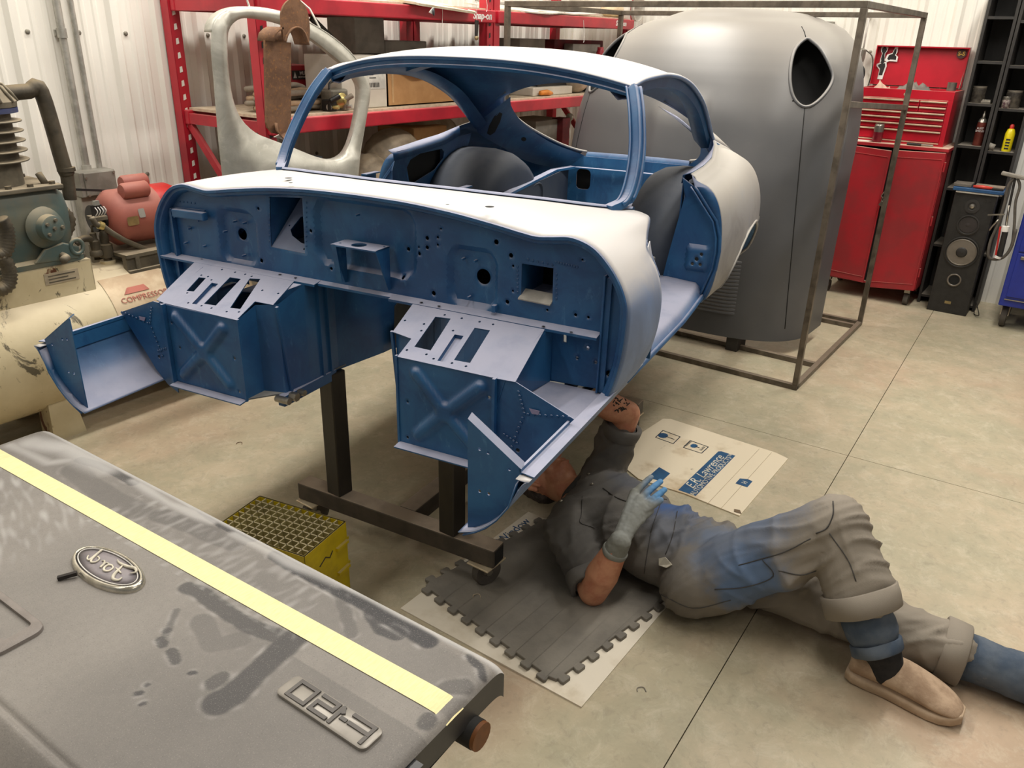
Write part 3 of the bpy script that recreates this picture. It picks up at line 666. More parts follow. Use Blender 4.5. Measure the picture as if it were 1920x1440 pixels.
# saddle the pump stands on
sd = MB(); sx0, sx1 = 1.20, 1.675; sy0, sy1 = TY-.17, TY+.17; zt = .735
sd.bb((sx0, sy0, zt-.012), (sx1, sy1, zt)); sd.bb((sx1-.012, sy0, zt-.12), (sx1, sy1, zt)); sd.bb((sx0, sy0, zt-.16), (sx1, sy0+.012, zt)); sd.bb((sx0, sy1-.012, zt-.16), (sx1, sy1, zt))
sdo = sd.build('pump_saddle', M_TANK, comp, bevel=.006)
MB().bb((1.47, sy0-.003, zt-.075), (1.61, sy0, zt-.028)).build('name_plate', pm('worn_label', (176, 162, 138), rough=.6), sdo)
pl = MB()
for j in range(3): pl.bb((1.485, sy0-.0045, zt-.068+.013*j), (1.595-.03*(j % 2), sy0-.003, zt-.063+.013*j))
pl.build('name_plate_print', M_CAST, sdo)
# pump crankcase
PX0, PY0 = 1.475, TY
cr = MB(); base = [(x+PX0, y+PY0) for x, y in rrect(0, 0, .40, .34, .07, 4)]
def ring(scx, scy, z, r=.07): return [V(PX0+x, PY0+y, z) for x, y in rrect(0, 0, .36*scx, .30*scy, r, 4)]
cr.rings([ring(1.12, 1.12, zt), ring(1.12, 1.12, zt+.02), ring(.86, .9, zt+.03), ring(.98, 1.0, zt+.10), ring(1.0, 1.02, zt+.2), ring(.94, .98, zt+.27), ring(.8, .86, zt+.31)])
cr.build('crankcase', M_TEAL, comp, True, auto=50)
fp = MB().bb((PX0-.17, PY0-.16, zt+.30), (PX0+.15, PY0+.16, zt+.318)); fp.build('cylinder_flange', M_CAST, comp, bevel=.004)
for (dx, dy) in ((.12, -.13), (.12, .12), (-.05, -.135), (.03, -.14)):
    MB().cyl((PX0+dx, PY0+dy, zt+.318), (PX0+dx, PY0+dy, zt+.33), .013, n=6).build('flange_bolt', M_PIPE, comp)
# cylinder with cooling fins
z0 = zt+.318; cyr = .105; CXp = PX0-.04
MB().cyl((CXp, PY0, z0), (CXp, PY0, z0+.3), cyr, n=28).build('cylinder', M_CAST, comp, True, auto=40)
for i in range(5):
    z = z0+.095+i*.037
    MB().lathe([(cyr, -.006), (cyr+.034, -.002), (cyr+.036, .001), (cyr+.034, .004), (cyr, .006)], (CXp, PY0, z), (0, 0, 1), 32, False, False).build('cooling_fin', M_CAST, comp, True)
MB().lathe([(cyr+.005, 0), (cyr+.03, .004), (cyr+.03, .022), (cyr+.01, .026)], (CXp, PY0, z0+.272), (0, 0, 1), 32).build('blue_gasket', pm('blue_paint', (48, 58, 104), (74, 78, 96), rough=.5), comp, True, auto=40)
hd = MB().lathe([(cyr+.03, 0), (cyr+.032, .02), (cyr+.012, .045), (cyr-.005, .075), (cyr-.03, .085), (.001, .088)], (CXp, PY0, z0+.297), (0, 0, 1), 36); hd.build('cylinder_head', M_CAST, comp, True, auto=40)
for i in range(14):
    a = 2*math.pi*i/14; d = V(math.cos(a), math.sin(a), 0)
    MB().tube([V(CXp, PY0, z0+.315)+d*(cyr+.034), V(CXp, PY0, z0+.345)+d*(cyr+.018), V(CXp, PY0, z0+.378)+d*(cyr-.008), V(CXp, PY0, z0+.388)+d*.05], .006, 6).build('head_rib', M_CAST, comp, True)
for i in range(9):
    a = 2*math.pi*i/9+.2; d = V(math.cos(a), math.sin(a), 0)*.075
    MB().cyl(V(CXp, PY0, z0+.385)+d, V(CXp, PY0, z0+.405)+d, .0125, n=6).build('head_bolt', M_PIPE, comp)
# bearing cover and oil filler on the crankcase front
c0 = V(PX0+.05, PY0-.155, zt+.155)
bc = MB().lathe([(.085, 0), (.07, .012), (.055, .018), (.05, .05), (.046, .052), (.001, .052)], c0, (0.15, -1, 0.05), 28).build('bearing_cover', M_TEAL, comp, True, auto=35)
for i in range(5):
    a = 2*math.pi*i/5; q = Vector((.15, -1, .05)).normalized().to_track_quat('Z', 'Y'); p = c0+q @ V(.034*math.cos(a) if i < 4 else 0, .034*math.sin(a) if i < 4 else 0, .052)
    MB().cyl(p, p+q @ V(0, 0, .01), .007, n=6).build('cover_bolt', M_CAST, bc)
MB().prism([(PX0-.03, PY0-.152, zt+.02), (PX0+.15, PY0-.152, zt+.01), (PX0+.16, PY0-.152, zt+.06), (PX0+.1, PY0-.152, zt+.085), (PX0+.02, PY0-.152, zt+.07)], (0, -.02, 0)).build('inspection_plate', M_TEAL, comp, bevel=.006)
MB().tube([(PX0+.085, PY0-.16, zt+.035), (PX0+.085, PY0-.2, zt+.03), (PX0+.06, PY0-.225, zt+.03)], .016, 10).build('drain_elbow', M_CAST, comp, True)
ring_pts = [(PX0+.15+.026*math.cos(a), PY0-.17, zt+.06+.03*math.sin(a)) for a in [2*math.pi*k/14 for k in range(14)]]
MB().tube(ring_pts, .009, 8, closed=True).build('lifting_eye', M_TEAL, comp, True)
# pipes from the head, ribbed hoses and valve train
e0 = V(CXp+.1, PY0, z0+.34); ex = wy(98, 300, PY0+.02); eb = wy(118, 318, PY0+.02); ee = wy(127, 373, PY0+.02)
MB().tube(cat_rom([e0, V(ex.x-.05, PY0, e0.z+.005), V(ex.x, PY0, e0.z+.005), V(eb.x-.005, PY0, eb.z+.03), V(eb.x+.005, PY0, eb.z-.02)], 5), .03, 14).build('elbow_pipe', M_PIPE, comp, True)
MB().cyl((eb.x+.004, PY0, eb.z-.005), (eb.x+.004, PY0, eb.z+.012), .036, n=16).build('elbow_collar', M_PIPE, comp, True, auto=40)
MB().cyl((eb.x+.004, PY0, eb.z), (ee.x, PY0, ee.z), .027, n=14).build('intake_pipe', M_PIPE, comp, True, auto=40)
def ribbed(name, pts, r, rings, parent):
    P = resample(cat_rom(pts, 8), rings*2+1); rr = [r*(1.14 if i % 2 else .92) for i in range(len(P))]
    return MB().tube(P, rr, 12).build(name, M_PIPE, parent, True)
h0, h1, h2, h3, h4 = wy(72, 325, PY0-.1), wy(90, 352, PY0-.1), wy(118, 395, PY0-.1), wy(130, 410, PY0-.1), wy(127, 432, PY0-.1)
MB().tube([h0, h1], .014, 10).build('hose_neck', M_PIPE, comp, True)
ribbed('ribbed_hose', [h1, h1.lerp(h2, .5), h2], .021, 12, comp)
ribbed('ribbed_hose', [h2, h3, h4, h4+V(-.03, 0, -.012)], .022, 7, comp)
g = [wy(*q, PY0-.12) for q in ((128, 460), (138, 470), (148, 480), (154, 492), (150, 505), (135, 510), (125, 512))]
ribbed('ribbed_hose', g, .023, 14, comp)
for pts in (((0, 410), (10, 425), (14, 448), (10, 470), (-5, 480)), ((0, 480), (12, 495), (18, 515), (14, 535), (-4, 545))):
    ribbed('ribbed_hose', [wy(*q, PY0-.2) for q in pts], .026, 13, comp)
vx = [wy(*q, PY0) for q in ((140, 458), (155, 448), (168, 448), (178, 455))]
MB().tube(cat_rom(vx, 4), [.016]*13, 10).build('valve_elbow', M_PIPE, comp, True)
p = wy(178, 460, PY0); MB().lathe([(.02, -.05), (.028, -.045), (.028, -.03), (.02, -.02), (.022, .02), (.014, .03), (.014, .055), (.008, .06)], p, (0, 0, 1), 16).build('check_valve', M_PIPE, comp, True, auto=40)
MB().tube([p+V(0, 0, .06), p+V(.0, 0, .085), p+V(.05, 0, .09)], .006, 8).build('valve_lever', M_PIPE, comp, True)
q1 = wy(199, 470, PY0); 
MB().lathe([(.018, -.075), (.018, -.03), (.03, -.028), (.03, .03), (.02, .035), (.02, .07), (.012, .09)], q1, (0, 0, 1), 16).build('safety_valve', M_PIPE, comp, True, auto=40)
MB().cyl((q1.x, PY0, TZ+TR-.02), (q1.x, PY0, q1.z-.05), .015, n=12).build('riser_pipe', M_PIPE, comp, True, auto=40)
MB().cyl((q1.x, PY0, TZ+TR-.012), (q1.x, PY0, TZ+TR+.012), .034, n=16).build('riser_flange', M_TANK, comp, True, auto=40)
MB().cyl(p+V(.0, 0, -.0), q1, .014, n=10).build('valve_link', M_PIPE, comp, True, auto=40)
hose = [wy(*q, PY0-.06) for q in ((172, 408), (180, 420), (192, 424), (215, 440), (250, 458), (300, 476), (330, 480))]
MB().tube(cat_rom(hose, 6), .0125, 10).build('supply_hose', M_CAST, comp, True)
a, b = hose[1], hose[2]; MB().cyl(a.lerp(b, .4), a.lerp(b, 1.1), .018, n=12).build('hose_ferrule', br, comp, True, auto=40)
# pressure switch with bare wires
p = wy(184, 400, PY0-.03); MB().bb((p.x-.03, PY0-.05, p.z-.03), (p.x+.03, PY0+.02, p.z-.012)).build('pressure_switch', M_CAST, comp, bevel=.003)
MB().bb((p.x-.022, PY0-.03, p.z-.012), (p.x+.022, PY0-.015, p.z+.035)).build('switch_block', M_DK, comp)
for i in range(4):
    x = p.x-.02+i*.013; MB().tube(cat_rom([(x, PY0-.04, p.z-.01), (x+.006, PY0-.055, p.z+.012), (x+.002, PY0-.045, p.z+.03)], 4), .0022, 5).build('terminal_wire', M_WHITE, comp, True)
MB().bb((p.x-.012, PY0-.035, p.z+.035), (p.x+.012, PY0-.02, p.z+.055)).build('contact_bridge', M_CONDUIT, comp)
# motor on its frame
my = PY0+.03; m0 = wy(196, 398, my); m1 = wy(268, 428, my); mz = (m0.z+m1.z)/2+.02; mr = .125
mb = MB().lathe([(.02, -.02), (.07, -.018), (mr-.025, 0), (mr, .03), (mr, .22)], (m0.x, my, mz), (1, 0, 0), 36, True, False); mo = mb.build('motor_body', M_PINK, comp, True, auto=50)
MB().lathe([(mr, .22), (mr+.001, .225), (mr+.001, .31), (mr-.02, .35), (.03, .36)], (m0.x, my, mz), (1, 0, 0), 36, False, True).build('motor_end_bell', M_REDM, comp, True, auto=50)
for (dy, dz, dx) in ((-.075, .125, .05), (.06, .135, .13)):
    MB().lathe([(.001, 0), (.03, .002), (.036, .012), (.036, .12), (.032, .125), (.028, .118), (.001, .118)], (m0.x+dx, my+dy, mz+dz), (1, 0, 0), 20).build('capacitor_cover', M_PINK, comp, True, auto=40)
def plate_on(px, py, w, h, m, nm):
    p = onp(px, py, (0, my-mr*.86, 0), (0, 1, 0)); dd = V(0, p.y-my, p.z-mz); dd = dd.normalized()
    c = V(p.x, my, mz)+dd*(mr+.002); ez = V(1, 0, 0); ey = ez.cross(dd) 
    q = rrect(0, 0, w, h, min(w, h)*.2, 3); MB().add([c+ez*a-ey*b for a, b in q]+[c+ez*a-ey*b+dd*.002 for a, b in q], [tuple(range(len(q), 2*len(q)))]).build(nm, m, mo)
plate_on(245, 413, .055, .04, pm('brass_plate', (166, 138, 90), rough=.5, metal=.3), 'rating_plate'); plate_on(262, 400, .03, .04, M_CONDUIT, 'data_plate')
fr = MB()
fr.bb((m0.x-.02, my-.16, mz-mr-.03), (m0.x+.55, my+.16, mz-mr-.015)); fr.build('motor_plate', M_CAST, comp)
for y in (my-.15, my+.13): MB().bb((m0.x-.02, y, mz-mr-.085), (m0.x+.55, y+.03, mz-mr-.03)).build('motor_rail', M_CAST, comp)
for x in (m0.x+.02, m0.x+.25, m0.x+.5): MB().bb((x, my-.16, mz-mr-.085), (x+.02, my+.16, mz-mr-.03)).build('cross_rail', M_CAST, comp)
MB().bb((m0.x-.02, my-.17, mz-mr-.10), (m0.x+.55, my+.16, mz-mr-.085)).build('motor_shelf', M_CAST, comp)
for x in (m0.x+.3, m0.x+.5): MB().bb((x, TY-.15, TZ+.2), (x+.012, TY+.15, mz-mr-.10)).build('motor_bracket', M_TANK, comp)
a = wy(60, 352, PY0+.08); b = wy(212, 358, PY0+.08); MB().bar(a, b, .012, .010).build('drive_belt', M_BLACK, comp)
MB().lathe([(.06, 0), (.06, .012), (.045, .02), (.06, .028), (.06, .04), (.001, .04)], (m0.x-.06, my, mz+.01), (1, 0, 0), 24).build('motor_pulley', M_BLACK, comp, True, auto=40)
lb = onp(255, 545, (0, TY-.22, 0), (0, 1, 0))
# painted builder's plate on the tank, worn
a0 = R(128)
pts = []
for (x, an) in ((lb.x-.115, 62), (lb.x+.16, 62), (lb.x+.16, 24), (lb.x-.095, 24)): pts.append((x, an))
rows = []
for j in range(7):
    an = R(lerp(24, 62, j/6)); rows.append([(lerp(lb.x-.12, lb.x+.17, i/6), TY-math.cos(an)*(TR+.003), TZ+math.sin(an)*(TR+.003)) for i in range(7)])
ts = MB().grid(rows, True).build('tank_plate', pm('worn_bronze_plate', (176, 152, 122), (196, 176, 146), rough=.5, metal=.2), comp, True)
an = R(38); n_ = V(0, -math.cos(an), math.sin(an)); up_ = V(0, math.sin(an), math.cos(an))
text_obj('tank_lettering', 'COMPRESSOR', .036, pm('faded_red_print', (190, 112, 96), rough=.7), ts, V(lb.x+.03, TY, TZ)+n_*(TR+.006)-up_*.012, (1, 0, 0), up_, .0004)
MB().prism([V(lb.x-.005, TY, TZ)+n_*(TR+.005)+up_*.016+V(-.05, 0, 0), V(lb.x-.005, TY, TZ)+n_*(TR+.005)+up_*.016+V(.07, 0, 0), V(lb.x, TY, TZ)+n_*(TR+.005)+up_*.045+V(.05, 0, 0), V(lb.x, TY, TZ)+n_*(TR+.005)+up_*.045+V(-.03, 0, 0)], n_*.0004).build('faded_emblem', bpy.data.materials['faded_red_print'], ts)
# ================================================================== grey bonnet standing on its tail
from mathutils.bvhtree import BVHTree
def mat_primer():
    k = NT('grey_primer'); f = k.ramp(k.noise(2.5, 4, .5), .3, .7); c = k.mix(f, lin((82, 83, 86)), lin((92, 92, 94)))
    d = k.math('MULTIPLY', k.ramp(k.nz(), .1, .9), .75); c = k.mix(d, c, lin((158, 152, 144)))
    s_ = k.ramp(k.noise(60, 3, .7, None, 2.0), .74, .78); c = k.mix(k.math('MULTIPLY', s_, .5), c, lin((186, 184, 180)))
    return k.fin(c, .36, 0, .45)
M_PRIM = mat_primer()
M_VOID = pm('dark_inside', (20, 19, 18), rough=.8)
BYC, BW = 1.965, .83
XF = [(.0, 4.25), (.6, 4.25), (1.0, 4.285), (1.3, 4.35), (1.5, 4.43), (1.62, 4.50), (1.70, 4.57), (1.77, 4.66), (1.81, 4.76), (1.83, 4.85)]
WF = [(.0, .835), (.9, .835), (1.2, .83), (1.4, .80), (1.55, .755), (1.65, .69), (1.73, .60), (1.79, .46), (1.82, .32), (1.83, .14)]
def smooth_interp(T, x):
    e = .05; return (interp(T, x-e)+2*interp(T, x)+interp(T, x+e))/4
def bon(ph, z):                      # ph 0 centre .. 1 crown edge .. 1.6 end of the side
    s_ = 1 if ph >= 0 else -1; p = abs(ph); w = smooth_interp(WF, z); x0 = smooth_interp(XF, z)
    if p <= 1:
        a = p*math.pi/2; y = w*math.sin(a)**.92; x = x0+.40*(1-math.cos(a))**1.45
    else: y = w+.01*(p-1); x = x0+.40+(p-1)*.35
    b = .03*(1-ss(.115, .19, y))*(1-ss(1.22, 1.42, z)); x -= b
    if p > .62: x += .02*math.exp(-((z-1.42)/.14)**2)*math.exp(-((p-.72)/.12)**2)
    return V(x, BYC+s_*y, z)
zs = [.085+i*.04 for i in range(34)]+[1.44+i*.02 for i in range(14)]+[1.715+i*.0125 for i in range(9)]+[1.824, 1.829]
phs = [-1.6, -1.3, -1.1]+[-1+2*i/90 for i in range(91)]+[1.1, 1.3, 1.6]
def zb(ph, z):                        # rear edge: higher at the sides' front, lower behind
    return z
mb = MB(); mb.grid([[bon(p, z) for p in phs] for z in zs], True)
bonnet = thing('car_bonnet', 'grey primed car bonnet standing upright on its rear edge inside the tube frame', 'car bonnet', (4.6, BYC, .04))
sk = mb.build('bonnet_skin', M_PRIM, bonnet, True, solid=.006, offset=1.0 if False else -1.0)
bvh = BVHTree.FromPolygons([tuple(v) for v in mb.v], mb.f)
def on_bon(px, py):
    r = ray(px, py).normalized(); h = bvh.ray_cast(OC, r); return h[0], h[1]
HL = [(1512, 72), (1493, 88), (1484, 114), (1481, 149), (1487, 182), (1504, 200), (1524, 197), (1548, 175), (1562, 149), (1558, 127), (1540, 93), (1522, 77)]
hp = [(1517+(a-1517)*1.0, 140+(b-140)*1.0) for a, b in smooth_px(HL, 3)]
cdir = ray(1518, 138).normalized(); pc0, _n = on_bon(1512, 140)
def cut_poly(scale, d):
    out = []
    for a, b in hp:
        q = onp(1520+(a-1520)*scale, 138+(b-138)*scale, pc0+cdir*d, cdir); out.append(q)
    return out
def mir(P): return [V(p.x, 2*BYC-p.y, p.z) for p in P]
for s_ in (1, -1):
    A, B = cut_poly(1.0, -.35), cut_poly(1.0, .22)
    if s_ < 0: A, B = mir(A), mir(B)
    cm = MB(); cm.rings([A, B]); co = cm.build('tmp_cut', M_VOID)
    bm_ = bmesh.new(); bm_.from_mesh(co.data); bmesh.ops.recalc_face_normals(bm_, faces=bm_.faces); bm_.to_mesh(co.data); bm_.free()
    md = sk.modifiers.new('cut', 'BOOLEAN'); md.operation = 'DIFFERENCE'; md.solver = 'EXACT'; md.object = co
    bpy.context.view_layer.update()
    nm = bpy.data.meshes.new_from_object(sk.evaluated_get(bpy.context.evaluated_depsgraph_get()))
    sk.modifiers.clear(); sk.data = nm; bpy.data.objects.remove(co, do_unlink=True)
    if s_ > 0: pass
sk.data.materials.clear(); sk.data.materials.append(M_PRIM)
sk.data.polygons.foreach_set('material_index', [0]*len(sk.data.polygons))
sk.data.polygons.foreach_set('use_smooth', [True]*len(sk.data.polygons)); sk.data.set_sharp_from_angle(angle=R(50))
rim = []
for a, b in hp:
    h = None; k_ = 1.0
    while h is None and k_ > .6:
        h, _ = on_bon(1518+(a-1518)*k_, 138+(b-138)*k_); k_ -= .03
    rim.append(h)
rim = [rim[i-1].lerp(rim[(i+1) % len(rim)], .5).lerp(rim[i], .5) for i in range(len(rim))]
for s_ in (1, -1):
    P = rim if s_ > 0 else mir(rim)
    MB().tube(P, .009, 8, closed=True).build('headlight_rim', M_PRIM, bonnet, True)
    c_ = sum(P, V(0, 0, 0))/len(P); dd = V(cdir.x, cdir.y*(1 if s_ > 0 else -1), cdir.z)
    mbk = MB(); mbk.rings([[c_+(p-c_)*1.02 for p in P], [c_+(p-c_)*1.02+dd*.10 for p in P], [c_+(p-c_)*.9+dd*.2 for p in P]], False, True); mbk.build('headlight_shade_cup', M_VOID, bonnet, True)  # dark cup added to keep room light out of the headlight opening
    for (px, py) in ((1486, 101), (1480, 142), (1487, 189)):
        q, nn = on_bon(px, py)
        if q:
            q2 = q if s_ > 0 else mir([q])[0]; MB().ball(q2, .005, 8, 6).build('screw_hole', M_VOID, bonnet)
# wing seams
for s_ in (1, -1):
    for pts in ([(1503, 50), (1508, 60), (1511, 71)], [(1509, 200)]+[(1509-(i+1)*2.2, 200+(i+1)*24.5) for i in range(18)]):
        P = [on_bon(*q)[0] for q in pts]; P = [p for p in P if p]
        if s_ < 0: P = mir(P)
        if len(P) > 1: MB().tube(P, .0028, 6).build('wing_seam', M_VOID, bonnet, True)
# louvres each side of the power bulge
zl0 = on_bon(1384, 590)[0].z; zl1 = on_bon(1390, 494)[0].z; yr = on_bon(1384, 540)[0].y
def sx_at(y, z):
    h = bvh.ray_cast(V(3.0, y, z), V(1, 0, 0)); return h[0].x if h[0] else 4.3
NL = 15
for s_ in (1, -1):
    for i in range(NL):
        z = lerp(zl0, zl1, i/(NL-1)); y0, y1 = yr, yr+.34
        rows = []
        for j in range(9):
            y = lerp(y0, y1, j/8); x = sx_at(y, z); e_ = 1-abs(j/4-1)**6
            yy = y if s_ > 0 else 2*BYC-y
            rows.append([V(x+.002, yy, z+.017), V(x-.006*e_, yy, z+.010), V(x-.013*e_, yy, z+.0), V(x-.012*e_, yy, z-.006), V(x+.002, yy, z-.008)])
        MB().grid(rows, s_ > 0).build('louvre', M_PRIM, bonnet, True, auto=60)
# spacers under the bonnet, coloured near-black to merge with the shade there
M_SHADEDK = pm('spacer_shade_dark', (52, 48, 44), rough=.6)
M_TIMBER = pm('dusty_timber', (120, 100, 76), (98, 82, 62), rough=.85)
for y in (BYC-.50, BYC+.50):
    tag(MB().bb((4.30, y-.035, .0), (4.44, y+.035, .083)).build('shade_dark_spacer', M_SHADEDK, None, bevel=.003, loc=(4.37, y, 0)), 'short spacer coloured like the dark shade, under the %s half of the upright grey bonnet' % ('right' if y < BYC else 'left'), 'spacer')

# ================================================================== square-tube frame around it
M_TUBEST = pm('bare_steel_tube', (118, 108, 96), (92, 84, 74), rough=.42, metal=.55, scale=14, dust=.45, dcol=(170, 152, 130))
fx0, fx1, fy0, fy1, fz = 3.975, 5.29, .987, 2.89, 1.83; tw = .028
fr_ = thing('tube_frame', 'open box frame welded from bare square steel tube', 'frame', ((fx0+fx1)/2, (fy0+fy1)/2, 0))
def tb(a, b, nm='tube'): return MB().bar(a, b, tw).build(nm, M_TUBEST, fr_, bevel=.002)
h = tw/2
for x in (fx0, fx1):
    for y in (fy0, fy1): tb((x, y, tw), (x, y, fz-tw), 'upright')
for z in (h, fz-h):
    for x in (fx0, fx1): tb((x, fy0-h, z), (x, fy1+h, z), 'cross_tube')
    for y in (fy0, fy1): tb((fx0+h, y, z), (fx1-h, y, z), 'side_tube')
for x in (4.36, 5.20): tb((x, fy0+h, h), (x, fy1-h, h), 'floor_tube')
zc = wx(1640, 197, 4.6).z
a = onp(1600, 197, (0, fy0, 0), (0, 1, 0)); tb((fx0+h, fy0, wx(1600, 197, fx0).z), (fx1-h, fy0, wx(1662, 199, fx1).z), 'mid_tube')
for y in (fy0-h, fy1+h):
    MB().bb((fx0-.009, y-(.0005 if y < 1 else 0), h-.009), (fx0+.009, y+(.0005 if y > 1 else 0)+.0002, h+.009)).build('open_end', M_VOID, fr_)

# ================================================================== red cabinet and tool chest
M_CABRED = pm('cabinet_red', (166, 36, 44), (148, 44, 48), rough=.42, scale=6, dust=.8, dcol=(206, 190, 166))
M_CHEST = pm('chest_red', (186, 24, 42), (170, 22, 38), rough=.34, scale=4, dust=.7, dcol=(204, 176, 158))
M_TRIM = pm('aluminium_pull', (216, 200, 170), (190, 172, 144), rough=.4, metal=.4)
M_RUBBER = pm('grey_caster_rubber', (92, 86, 78), (74, 68, 62), rough=.8)
M_STEEL = pm('plated_steel', (170, 164, 152), (140, 134, 124), rough=.3, metal=.8)
cab = thing('steel_cabinet', 'red two-door steel cabinet with a padlock, under the tool chest', 'cabinet', (6.14, 1.115, 0))
cx0, cx1, cy0, cy1, cz0, cz1 = 5.925, 6.38, .80, 1.435, .115, 1.04
mb = MB(); w = .012
mb.bb((cx0, cy0, cz0), (cx1, cy0+w, cz1)); mb.bb((cx0, cy1-w, cz0), (cx1, cy1, cz1)); mb.bb((cx1-w, cy0, cz0), (cx1, cy1, cz1)); mb.bb((cx0, cy0, cz0), (cx1, cy1, cz0+w))
mb.build('carcass', M_CABRED, cab)
MB().bb((cx0-.012, cy0-.008, cz1), (cx1, cy1+.008, cz1+.022)).build('top', M_CABRED, cab, bevel=.003)
MB().bb((cx0+.02, cy0+.02, cz0+.02), (cx0+.024, cy1-.02, cz1-.01)).build('dark_gap', M_VOID, cab)
def cdoor(pts, nm):                   # sheet door: panel with a pressed frame
    mbx = MB(); n = [V(p) for p in pts]; mbx.prism(n, V(.014, 0, 0)); d = mbx.build(nm, M_CABRED, cab, bevel=.003)
    c_ = sum(n, V(0, 0, 0))/4; inn = [p+(c_-p).normalized()*.045 for p in n]
    for a_, b_ in zip(inn, inn[1:]+inn[:1]): MB().bar(a_+V(-.0005, 0, 0), b_+V(-.0005, 0, 0), .004, .004).build('pressed_edge', M_CABRED, d)
    return d
d1 = cdoor([(cx0-.016, cy1-.004, cz0+.012), (cx0-.016, 1.135, cz0-.0), (cx0-.018, 1.128, cz1-.02), (cx0-.016, cy1-.004, cz1-.004)], 'door')
d2 = cdoor([(cx0-.03, 1.098, cz0-.02), (cx0-.016, cy0+.004, cz0+.006), (cx0-.016, cy0+.004, cz1-.004), (cx0-.03, 1.108, cz1-.012)], 'door')
for z in (.25, .6, .95): MB().cyl((cx0-.014, cy0-.004, z-.03), (cx0-.014, cy0-.004, z+.03), .006, n=8).build('hinge', M_CABRED, cab)
p = wx(1663, 362, cx0-.035); MB().tube(cat_rom([p+V(0, -.012, .012), p+V(0, .004, .022), p+V(0, .03, -.018), p+V(0, .02, -.035)], 4), .0035, 6).build('hasp', M_STEEL, cab, True)
p2 = wx(1655, 380, cx0-.05)
pl_ = thing('padlock', 'small steel padlock hanging on the red cabinet door', 'padlock', p2)
MB().box(p2+V(0, 0, -.008), (.016, .036, .036), rot=Matrix.Rotation(R(25), 4, 'X')).build('lock_body', M_STEEL, pl_, bevel=.004)
MB().tube([p2+V(0, -.012, .008), p2+V(0, -.016, .03), p2+V(0, -.004, .042), p2+V(0, .008, .034), p2+V(0, .010, .014)], .0035, 6).build('shackle', M_STEEL, pl_, True)
for (x, y) in ((cx0+.05, cy0+.05), (cx0+.05, cy1-.05), (cx1-.05, cy0+.05), (cx1-.05, cy1-.05)):
    cs = MB(); cs.bb((x-.02, y-.018, cz0-.03), (x+.02, y+.018, cz0)); cs.build('caster_fork', M_STEEL, cab)
    MB().cyl((x, y-.015, .04), (x, y+.015, .04), .04, n=18).build('caster_wheel', M_RUBBER, cab, True, auto=40)
# tool chest
ch = thing('tool_chest', 'red tool chest with open lid standing on the cabinet', 'tool chest', (6.2, 1.13, 1.062))
hx0, hx1, hy0, hy1, hz0, hz1 = 6.0, 6.37, .845, 1.42, 1.062, 1.40
mb = MB(); mb.bb((hx0, hy0, hz0), (hx1, hy0+.008, hz1)); mb.bb((hx0, hy1-.008, hz0), (hx1, hy1, hz1)); mb.bb((hx1-.008, hy0, hz0), (hx1, hy1, hz1)); mb.bb((hx0, hy0, hz0), (hx1, hy1, hz0+.01)); mb.bb((hx0, hy0, hz1-.07), (hx1, hy1, hz1-.06))
mb.build('chest_body', M_CHEST, ch)
MB().bb((hx0-.003, hy0, hz1-.055), (hx0+.006, hy1, hz1)).build('front_rail', M_CHEST, ch, bevel=.002)
MB().bb((hx0-.003, hy0, hz0), (hx0+.006, hy0+.028, hz1-.055)).build('front_stile', M_CHEST, ch)
MB().bb((hx0-.003, hy1-.028, hz0), (hx0+.006, hy1, hz1-.055)).build('front_stile', M_CHEST, ch)
MB().bb((hx0-.003, hy0+.028, hz0), (hx0+.006, hy1-.028, hz0+.022)).build('front_sill', M_CHEST, ch)
MB().cyl((hx0-.006, 1.135, hz1-.03), (hx0, 1.135, hz1-.03), .009, n=14).build('lock', M_TRIM, ch, True, auto=40)
ym = .845+.028+.165
rowz = [(hz1-.095, hz1-.060), (hz1-.131, hz1-.097), (hz1-.166, hz1-.133), (hz1-.203, hz1-.168), (hz1-.243, hz1-.205), (hz0+.024, hz1-.245)]
def drawer(y0, y1, z0, z1, pull=True):
    d = MB().bb((hx0-.001, y0+.002, z0+.001), (hx0+.012, y1-.002, z1-.001)).build('drawer', M_CHEST, ch)
    if pull: MB().bb((hx0-.014, y0+.004, z1-.012), (hx0-.001, y1-.004, z1-.003)).build('pull', M_TRIM, d, bevel=.002)
    return d
for i, (z0, z1) in enumerate(rowz):
    if i < 2: drawer(hy0+.028, ym, z0, z1); drawer(ym, hy1-.028, z0, z1)
    else: drawer(hy0+.028, hy1-.028, z0, z1)
MB().bb((hx0-.006, hy0+.03, hz0+.014), (hx0, hy1-.03, hz0+.02)).build('lower_trim', M_TRIM, ch)
# open lid
lid = MB(); a, b, c_, d_ = V(6.375, .868, hz1+.008), V(6.375, 1.440, hz1+.008), V(6.392, 1.445, 1.66), V(6.392, .866, 1.655)
lid.prism([a, b, c_, d_], V(.006, 0, 0)); lo = lid.build('lid', M_CHEST, ch)
MB().bb((6.345, .866, 1.652), (6.392, 1.445, 1.660)).build('lid_flange', M_CHEST, lo)
for y in (.866, 1.440): MB().bb((6.345, y, hz1+.01), (6.39, y+.005, 1.655)).build('lid_flange', M_CHEST, lo)
MB().tube([(6.30, .87, hz1+.005), (6.34, .872, hz1+.07), (6.375, .872, hz1+.12)], .003, 6).build('lid_stay', M_STEEL, ch)
